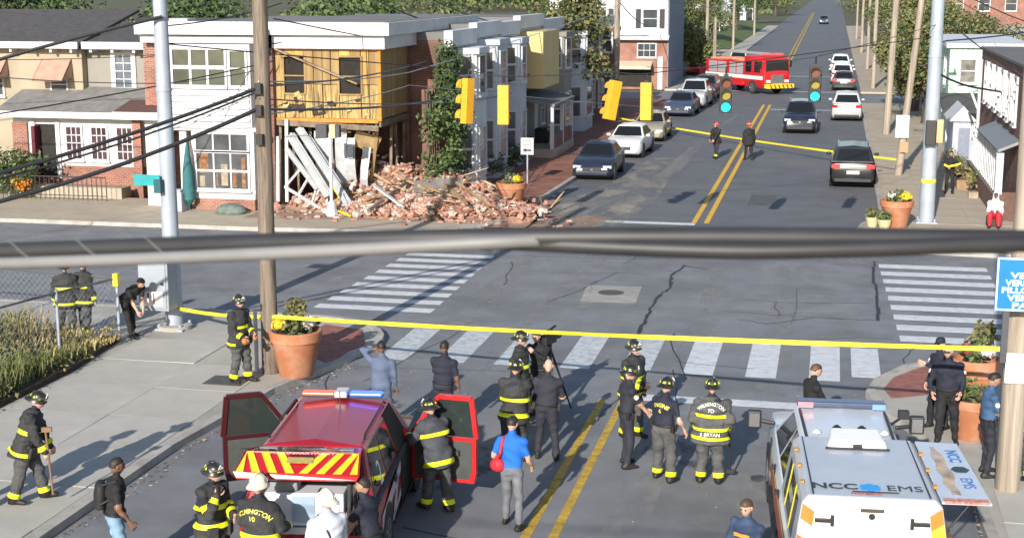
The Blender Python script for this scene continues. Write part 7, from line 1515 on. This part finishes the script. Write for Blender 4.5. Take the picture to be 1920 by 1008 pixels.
        br.loft([[HX(p[0]) for p in top_],[HX(p[1]) for p in top_],[HX((p[1][0],p[1][1],p[1][2]-.010)) for p in top_],[HX((p[0][0],p[0][1],p[0][2]-.016)) for p in top_]], caps=False); br.build('brim', helmet, ho_, world=False)
        fs_ = MB(); fs_.slab([HX((-.035,.135,.185)),HX((.035,.135,.185)),HX((.045,.135,.235)),HX((0,.125,.285)),HX((-.045,.135,.235))][::-1], .012); fs_.build('front_shield', LETW if helmet is HELB else BOOT, ho_, world=False)
        for a in (20,70,110,160,200,245,295,340):
            rt_ = MB(); c0 = HX((.107*math.cos(R(a)),.127*math.sin(R(a))+.005,.205)); n_ = (c0-HX((0,0,.16))).normalized(); u_ = n_.cross(Vector((0,0,1))).normalized(); v_ = n_.cross(u_); rt_.slab([c0+u_*.022+v_*.018+n_*.006,c0-u_*.022+v_*.018+n_*.006,c0-v_*.022+n_*.006], .006); rt_.build('reflector', LIME if helmet is HELB else SILV, ho_, world=False)
        if visor:
            gb_ = MB(); gb_.tube([HX((.12*math.cos(a),.132*math.sin(a)+.003,.212)) for a in np.linspace(.2,2.94,9)], .014*s, 6); gb_.build('goggles', mat('goggle_strap', (.10,.10,.10), rough=.4, var=.3), ho_, world=False)
    elif hair:
        hb = MB(); K = 18; rows = []
        for zz,rx,ry,yo in ((.115,.082,.088,-.022),(.15,.084,.094,-.018),(.175,.085,.102,-.006),(.205,.078,.098,.0),(.232,.058,.074,.006),(.252,.03,.04,.008),(.258,.005,.006,.008)): rows.append([HX((rx*math.cos(2*math.pi*j/K), ry*math.sin(2*math.pi*j/K)*(1 if zz > .16 or math.sin(2*math.pi*j/K) < 0 else .62)+yo+.006, zz+.012*(math.sin(2*math.pi*j/K) > 0)*(zz < .2))) for j in range(K)])
        hb.loft(rows); hb.build('hair', HAIRS[hair], t, world=False)
    if cap:
        cb_ = MB(); K = 18; cb_.loft([[HX((rx*math.cos(2*math.pi*j/K), ry*math.sin(2*math.pi*j/K)+.008, zz)) for j in range(K)] for zz,rx,ry in ((.16,.088,.108),(.21,.088,.106),(.25,.07,.085),(.266,.01,.01))]); cb_.slab([HX((-.06,.10,.175)),HX((.06,.10,.175)),HX((.05,.18,.162)),HX((-.05,.18,.162))], .008); cb_.build('cap', cap, t, world=False)
    t['_j'] = 0; del t['_j']
    return dict(t=t, pel=pel, neck=neck, sh=sh, hd=hd, elb=elb, ax=ax, right=right, fwd=fwd, chin=chin, s=s, HX=HX)
def held(P, name, label, cat, fn, m):
    """something carried: top-level, built in the carrier's own frame and set down in the world"""
    t = P['t']; b = MB(); fn(b, P); M4 = Matrix.Translation(t.location)@Matrix.Rotation(t.rotation_euler.z,4,'Z'); b.v = [tuple(M4@Vector(v)) for v in b.v]
    o = b.build(name, m, org=M4@((P['hd'][1]+P['hd'][-1])/2)); return tag(o, label, cat)
B3 = ((.14,.20),(.30,.355),(.62,.70)); B2 = ((.10,.17),(.56,.64))
FFK = dict(coat=COATM, pants=BUNKER, helmet=HELB, cuff=True, armband=True, bands=B2, bulk=1.06, sleeve=2)
def at(px, py, z=SW): q_ = G(px,py,z); return dict(x=q_.x, y=q_.y, z=z)
def ath(px, py, h, z=0): q_ = G(px,py,z+h); return dict(x=q_.x, y=q_.y, z=z)
RD = 0
# left pavement
p1 = person('firefighter stooping on the left pavement, long tool in hand', **at(36,578), rz=-74, lean=17, head=(-5,10), hl=(-.10,.34,.86), hr=(.2,.34,.78), fl=(-.13,.2), fr=(.15,-.22), seed=1, h=1.86, **FFK)
held(p1,'pike_pole','dark wooden tool handle held by the stooping firefighter','tool', lambda b,P: (b.cyl(P['hd'][1]+Vector((0,.04,.35)),P['hd'][1]+Vector((.02,.1,-.70)),.018,n=8), b.obox(P['hd'][1]+Vector((0,.06,.38)),(.05,.16,.08))), mat('tool_wood', (.20,.12,.07), rough=.7, var=.2))
p2 = person('man in black t-shirt and pale jeans with a black backpack', **ath(131,526,1.80,0), rz=-62, skin=1, top=BLKC, sleeve=.75, pants=JEANB, hair='dark', head=(10,0), seed=2, h=1.80, bulk=1.12, hr=(.25,.2,.88))
def pack(b, P):
    c = P['pel']+P['ax']*.33-P['fwd']*.20; b.loft([[c+P['ax']*z+P['right']*(w*math.cos(2*math.pi*j/14))+P['fwd']*(d*math.sin(2*math.pi*j/14)) for j in range(14)] for z,w,d in ((-.2,.10,.06),(-.19,.14,.09),(0,.15,.10),(.15,.13,.08),(.2,.06,.04))])
    for k in (-1,1): b.tube([c+P['ax']*.16+P['right']*k*.09, P['sh'][k]+P['ax']*.085-P['right']*k*.06, P['sh'][k]-P['ax']*.06+P['fwd']*.125-P['right']*k*.05, c-P['ax']*.1+P['right']*k*.15], .02, 6)
held(p2,'backpack','black backpack on the man in the black t-shirt','backpack', pack, mat('backpack_black', (.012,.012,.013), rough=.7, var=.2))
p10 = person('firefighter standing beside the dark wooden pole by the planter', **at(282,437), rz=-112, head=(-8,6), hl=(-.06,.36,1.05), hr=(.2,.3,.98), fl=(-.13,.1), fr=(.14,-.05), seed=3, h=1.86, **FFK)
held(p10,'gloves','orange work gloves held at the waist of the firefighter by the pole','gloves', lambda b,P: (b.ell(P['hd'][1]+Vector((0,.05,-.05)),(.06,.06,.07),8,6), b.ell(P['hd'][-1]+Vector((.02,.05,-.07)),(.05,.05,.08),8,6)), mat('orange_glove', (.62,.20,.06), rough=.8, var=.2))
p23 = person('firefighter behind the fence at left, facing away, left of two', **at(80,386), rz=20, seed=4, h=1.82, **FFK)
p24 = person('firefighter behind the fence at left, right of two', **at(100,384), rz=-15, seed=5, h=1.84, **FFK)
p25 = person('police officer in black bending over by the signal cabinet', **at(153,385), rz=-118, lean=52, head=(10,12), top=BLKC, sleeve=.8, pants=BLKC, hair='dark', hl=(-.02,.52,.62), hr=(.12,.50,.70), fl=(-.14,-.1), fr=(.12,.2), seed=6, h=1.78, belt='duty')
pX = person('firefighter unseen past the left edge, added for its long pavement shadow', **at(-34,590), rz=-40, seed=41, h=1.82, **FFK)  # unseen figure, added for the shadow it throws into view
# round the red car
p3 = person('firefighter facing right at the tailgate, hand raised to his chin', **ath(246,530,1.9), rz=-112, head=(0,8), hr=(.12,.22,1.42), er=(.6,-.2,-1), hl=(-.05,.36,1.12), seed=7, h=1.86, **{**FFK,'armband':2,'bands':((.28,.36),(.62,.70))})
held(p3,'radio','small black radio held to the chin by the firefighter','radio', lambda b,P: b.obox(P['hd'][1]+Vector((-.01,.03,.07)),(.05,.04,.14)), TRIM)
p4 = person('firefighter in cream helmet seen from behind with arched back lettering', **ath(301,545,1.93), rz=-8, seed=8, h=1.88, back=('WILMINGTON','10',LETY,.085,.44), hl=(-.18,.34,1.05), hr=(.2,.34,1.05), **{**FFK,'helmet':HELW,'bands':((.32,.44),(.05,.11)),'bulk':1.12})
p5 = person('officer in white shirt and cream helmet, turned left', **ath(383,562,1.86), rz=42, top=WSH, sleeve=2, pants=NAVYC2, helmet=HELW, head=(18,-4), seed=9, h=1.80, bulk=1.15, visor=False, hl=(-.24,.3,1.0), hr=(.2,.3,.98))
held(p5,'radio_strap','black radio strap slung over the white shirt','strap', lambda b,P: b.tube([P['sh'][-1]+P['ax']*.095+P['right']*.07+P['fwd']*.02, P['pel']+P['ax']*.40-P['fwd']*.150-P['right']*.07, P['pel']+P['ax']*.22-P['fwd']*.150, P['pel']+P['ax']*.06-P['fwd']*.150+P['right']*.08], .014, 6), TRIM)
p6 = person('man in navy polo shirt leaning to the car rear, face to the left', **ath(434,556,1.70), rz=78, lean=12, top=NAVYC, sleeve=.8, pants=NAVYC2, hair='dark', head=(14,-6), skin=2, seed=10, h=1.78, hl=(-.1,.45,.95), hr=(.15,.42,.92))
p7 = person('firefighter leaning in at the open right door of the red car', **at(513,588,0), rz=48, lean=14, head=(10,4), seed=11, h=1.84, hl=(-.2,.5,1.15), hr=(.15,.46,1.1), fl=(-.12,.15), fr=(.13,-.15), **{**FFK,'coat':mat('slate_turnout', (.055,.06,.072), rough=.9, var=.3, scale=5, bump=.4, bscale=22),'bands':((.06,.16),(.66,.74))})
held(p7,'red_bag','red medical bag at the side of the leaning firefighter','bag', lambda b,P: b.loft([[P['hd'][-1]+Vector((-.10,.06,-.12))+Vector((.13*w*math.cos(2*math.pi*j/12), .13*w*math.sin(2*math.pi*j/12), z)) for j in range(12)] for z,w in ((-.3,.5),(-.26,1),(.05,1.1),(.22,.8),(.26,.3))]), REDC)
p8 = person('man in slate blue suit beyond the red car, hand to his ear', **ath(446,390,1.80), rz=4, top=SUITB, sleeve=2, pants=SUITB, hair='dark', skin=1, seed=12, h=1.80, hl=(-.14,.12,1.60), el=(-1,-.1,-.3), belt=False, bulk=1.06, head=(12,0))
jk = MB()
p9 = person('man in navy t-shirt beyond the red car, seen from behind', **ath(519,390,1.80), rz=-6, top=NAVYC, sleeve=.9, pants=NAVYC2, hair='dark', skin=1, seed=13, h=1.80, bulk=1.05, hl=(-.1,.36,1.05))
# group with the camera
p11 = person('firefighter in the road facing right beside the video camera', **ath(609,376,1.92), rz=-92, head=(-5,5), seed=14, h=1.86, **FFK)
p12 = person('firefighter seen from behind in front of the camera group', **ath(602,409,1.92), rz=8, head=(-25,6), seed=15, h=1.84, hl=(-.1,.32,1.1), hr=(.1,.34,1.1), **{**FFK,'bands':((.14,.24),(.50,.58)),'pants':COATM})
p13 = person('camera operator in black behind the video camera', **ath(632,372,1.84), rz=160, lean=8, top=BLKC, sleeve=2, pants=BLKC, hair='grey', head=(0,10), seed=16, h=1.80, hl=(-.1,.4,1.42), hr=(.1,.42,1.40))
p14 = person('bald man in dark navy uniform seen from behind', **at(640,528,0), rz=6, head=(-4,4), top=NAVYC2, sleeve=.95, pants=NAVYC2, hair=None, seed=17, h=1.84, bulk=1.08, hl=(-.30,.12,.92), hr=(.2,.34,1.02), fl=(-.15,.05), fr=(.17,-.05), belt='duty')
p15 = person('man in bright blue t-shirt with a red shoulder bag', **at(600,608,0), rz=-14, head=(-4,4), top=BLUET, sleeve=.75, pants=JEANG, hair='dark', seed=18, h=1.80, hl=(-.24,.2,1.02), hr=(.22,.26,.95), shoes=BOOT, belt=False)
held(p15,'shoulder_bag','red and black bag slung on the man in the blue t-shirt','bag', lambda b,P: (b.ell(P['pel']+Vector((-.20,-.10,.10)),(.13,.09,.11),12,8), b.tube([P['pel']+Vector((-.24,-.08,.16)), P['pel']+Vector((-.12,-.155,.32)), P['sh'][-1]+Vector((.09,-.10,.06)), P['sh'][-1]+Vector((.11,.03,.085)), P['pel']+Vector((-.10,.155,.34)), P['pel']+Vector((-.24,.05,.16))], .024, 6)), REDC)
c0 = ath(644,380,1.66); vc = thing('video_camera', 'black video camera on a tripod at the crosswalk', 'camera', (c0['x'],c0['y'],1.45), -20)
b = MB(); b.box(-.08,.08,-.26,.16,.0,.2); b.build('camera_body', TRIM, vc, world=False, bevel=.02); b = MB(); b.cyl((0,.16,.1),(0,.36,.1),.055,.07,14); b.build('lens', TRIM, vc, world=False); b = MB(); b.tube([(0,-.15,.2),(0,-.13,.28),(0,.06,.28),(0,.1,.2)], .016, 6); b.build('handle', TRIM, vc, world=False); b = MB(); b.box(-.17,-.085,-.1,.06,.06,.15); b.build('viewfinder', TRIM, vc, world=False, bevel=.01); b = MB(); b.cyl((0,.05,.28),(0,.22,.31),.025,n=8); b.build('microphone', TRIM, vc, world=False)
tr_ = thing('tripod', 'black camera tripod standing on the crosswalk', 'tripod', (c0['x'],c0['y'],0)); 
b = MB(); b.cyl((0,0,1.2),(0,0,1.44),.05,n=10); b.build('head', TRIM, tr_, world=False)
for a in (-65,55,175): b = MB(); b.cyl((.04*math.cos(R(a)),.04*math.sin(R(a)),1.3),(.62*math.cos(R(a)),.62*math.sin(R(a)),.0),.025,.016,8); b.build('leg', TRIM, tr_, world=False)
# the group on the right of the yellow lines
p16 = person('firefighter facing right behind the group of four on the road', **ath(741,386,1.92), rz=-122, head=(-6,6), seed=19, h=1.86, hr=(.1,.34,1.05), **{**FFK,'bands':((.10,.17),(.52,.58))})
p17 = person('helmeted man in navy uniform in profile with hands joined', **at(733,536,0), rz=-64, head=(-6,8), top=NAVYC2, sleeve=.9, pants=NAVYC2, helmet=HELB, seed=20, h=1.82, hl=(.0,.36,.98), hr=(.10,.36,.96), patch=(LETW,(-1,1)), belt='duty', bulk=1.05)
p18 = person('firefighter in navy t-shirt and grey bunker trousers', **at(776,553,0), rz=-28, head=(-16,6), top=NAVYC, sleeve=.8, pants=BUNKER, helmet=HELB, cuff=True, seed=21, h=1.80, hl=(-.12,.34,.95), hr=(.34,.16,.90), fl=(-.15,.06), fr=(.17,.0), back=('ENGINE','6',LETY,.09,.43), belt='duty')
p19 = person('broad firefighter seen from behind, coat with three lime bands', **at(831,556,0), rz=2, head=(-3,4), seed=22, h=1.82, wide=1.14, back=('WILMINGTON','FD',LETW,.075,.48), hl=(-.27,.2,.95), hr=(.30,.16,.92), fl=(-.15,.04), fr=(.15,.0), **{**FFK,'coat':BUNKER,'bands':((.10,.17),(.29,.36),(.585,.665)),'bulk':1.12})
nm = text_mesh('S BRYAN', .085, 0, .002)
held(p19,'halligan_tool','black forcing tool hanging from the right hand of the broad firefighter','tool', lambda b,P: (b.cyl(P['hd'][1]+Vector((0,.06,.10)),P['hd'][1]+Vector((.03,.02,-.72)),.018,n=8), b.obox(P['hd'][1]+Vector((.03,.02,-.76)),(.14,.04,.07))), TRIM)
M_ = Matrix(((1,0,0,0),(0,0,-1,-.215*1.06),(0,1,0,.93),(0,0,0,1))); nm.transform(M_); nm.materials.append(LETW); o = bpy.data.objects.new('name_lettering', nm); COL.objects.link(o); o.parent = p19['t']
# right side
p20 = person('man in black jacket standing beyond the white pickup', **ath(951,416,1.78), rz=-66, head=(-4,14), top=BLKC, sleeve=2, pants=BLKC, hair='brown', seed=23, h=1.78, hl=(-.05,.4,1.05), hr=(.12,.4,1.0))
p21 = person('medic in blue vest beside the white pickup, looking down', **ath(876,574,1.74), rz=150, head=(8,14), top=mat('medic_blue', (.035,.06,.12), rough=.8, var=.15), sleeve=2, pants=NAVYC2, hair='brown', seed=24, h=1.76, hl=(-.14,.34,1.0), hr=(.14,.34,1.0))
held(p21,'medic_vest','dark vest with orange and white bars on the medic','vest', lambda b,P: [b.obox(P['pel']+P['ax']*z+P['fwd']*.128,(.24,.012,.05)) for z in (.36,)], mat('orange_bar', (.75,.34,.06), rough=.5))
p22 = person('police officer in dark uniform and sunglasses facing the road', **at(1107,510), rz=176, head=(-14,4), top=NAVYC, sleeve=2, pants=BLKC, hair='dark', seed=25, h=1.88, patch=(LETW,(-1,1)), belt='duty', bulk=1.1, hl=(-.2,.26,.98), hr=(.26,.2,.95))
held(p22,'sunglasses','dark sunglasses on the police officer facing the road','sunglasses', lambda b,P: (b.obox(P['HX']((0,.118,.139)),(.13,.014,.034)),), TRIM)
p26 = person('second police officer pointing across the road with his left arm', **at(1099,492), rz=128, head=(20,0), top=NAVYC, sleeve=2, pants=BLKC, hair='dark', cap=NAVYC, seed=26, h=1.76, hl=(-.1,.5,1.36), el=(-.2,0,-1), patch=(LETW,(-1,1)), belt='duty')
p27 = person('police officer in blue shirt facing the right wooden pole', **at(1154,547), rz=-76, head=(-4,14), top=POLB, sleeve=.9, pants=NAVYC2, hair='dark', skin=2, seed=27, h=1.82, hl=(-.02,.34,1.02), hr=(.12,.32,1.0), patch=(LETW,(-1,1)), belt='duty')
p28 = person('firefighter half hidden behind the right wooden pole', **at(1207,552), rz=60, seed=28, h=1.82, **FFK)
# far figures
HV = mat('hi_vis_yellow', (.62,.55,.10), rough=.6, var=.1)
p29 = person('police officer in black holding yellow tape on the far right pavement', **at(1112,217), rz=176, top=BLKC, sleeve=2, pants=BLKC, hair='dark', skin=2, seed=29, h=1.72, hl=(-.30,.3,1.2), hr=(.1,.34,1.12), vox=.026)
held(p29,'tape_roll','bundle of yellow tape held by the far police officer','tape', lambda b,P: (b.tube([P['hd'][-1]+Vector((-.1,.05,.1)),P['hd'][-1]+Vector((.15,.08,.02)),P['hd'][1]+Vector((.0,.08,.05)),P['hd'][1]+Vector((.15,.05,.12))], .045, 6),), _mats['tape_yellow'])
p30 = person('seated person in white hooded top and red trousers by the porch', **at(1165,256), rz=172, top=HOODW, sleeve=2, pants=REDC, hair='dark', skin=1, seed=30, h=1.70, drop=.52, seated=True, lean=6, fl=(-.15,.42), fr=(.15,.42), hl=(-.12,.3,.62), hr=(.12,.3,.62), belt=False, bulk=1.4, vox=.026)
hb = MB(); HX = p30['HX']; K = 16; hb.loft([[HX((rx*math.cos(2*math.pi*j/K), ry*math.sin(2*math.pi*j/K)*(1 if math.sin(2*math.pi*j/K) < 0 else .55)-.012, zz)) for j in range(K)] for zz,rx,ry in ((-.06,.15,.14),(.03,.115,.125),(.12,.105,.125),(.2,.10,.125),(.26,.07,.09),(.285,.01,.01))]); hb.build('hood', HOODW, p30['t'], world=False)
cq = at(1165,256); b = MB(); b.box(cq['x']-.25,cq['x']+.25,cq['y']-.05,cq['y']+.4,SW,SW+.33); tag(b.build('crate', mat('dark_crate', (.05,.04,.035), rough=.8, var=.2), org=(cq['x'],cq['y']+.15,SW), bevel=.02), 'dark crate used as a seat by the white hooded person', 'crate')
p31 = person('firefighter in red helmet on the far road, walking with a hose', **at(839,176,0), rz=150, lean=10, coat=BLKC, pants=NAVYC2, helmet=HELR, seed=31, h=1.78, bands=(), hl=(-.1,.4,.9), hr=(.1,.42,.9), fl=(-.12,.18), fr=(.12,-.15), cuff=True, vox=.03, visor=False, bulk=.95)
p32 = person('firefighter in red helmet standing on the far yellow lines', **at(877,178,0), rz=20, coat=BLKC, pants=BLKC, helmet=HELR, seed=32, h=1.80, bands=(), vox=.03, visor=False, bulk=1.1)
b = MB(); 
e = at(1180,250); b.loft([[(e['x']-.4,e['y']+.1,SW),(e['x']+.35,e['y']+.1,SW),(e['x']+.4,e['y']+.7,SW),(e['x']-.4,e['y']+.7,SW)],[(e['x']-.42,e['y']+.5,1.1),(e['x']+.38,e['y']+.5,1.1),(e['x']+.38,e['y']+.72,1.1),(e['x']-.42,e['y']+.72,1.1)]], sm=False); tag(b.build('folded_chair', mat('brown_canvas', (.12,.065,.05), rough=.9, var=.2), org=(e['x'],e['y']+.4,SW)), 'dark brown upholstered chair standing behind the hooded person', 'chair')
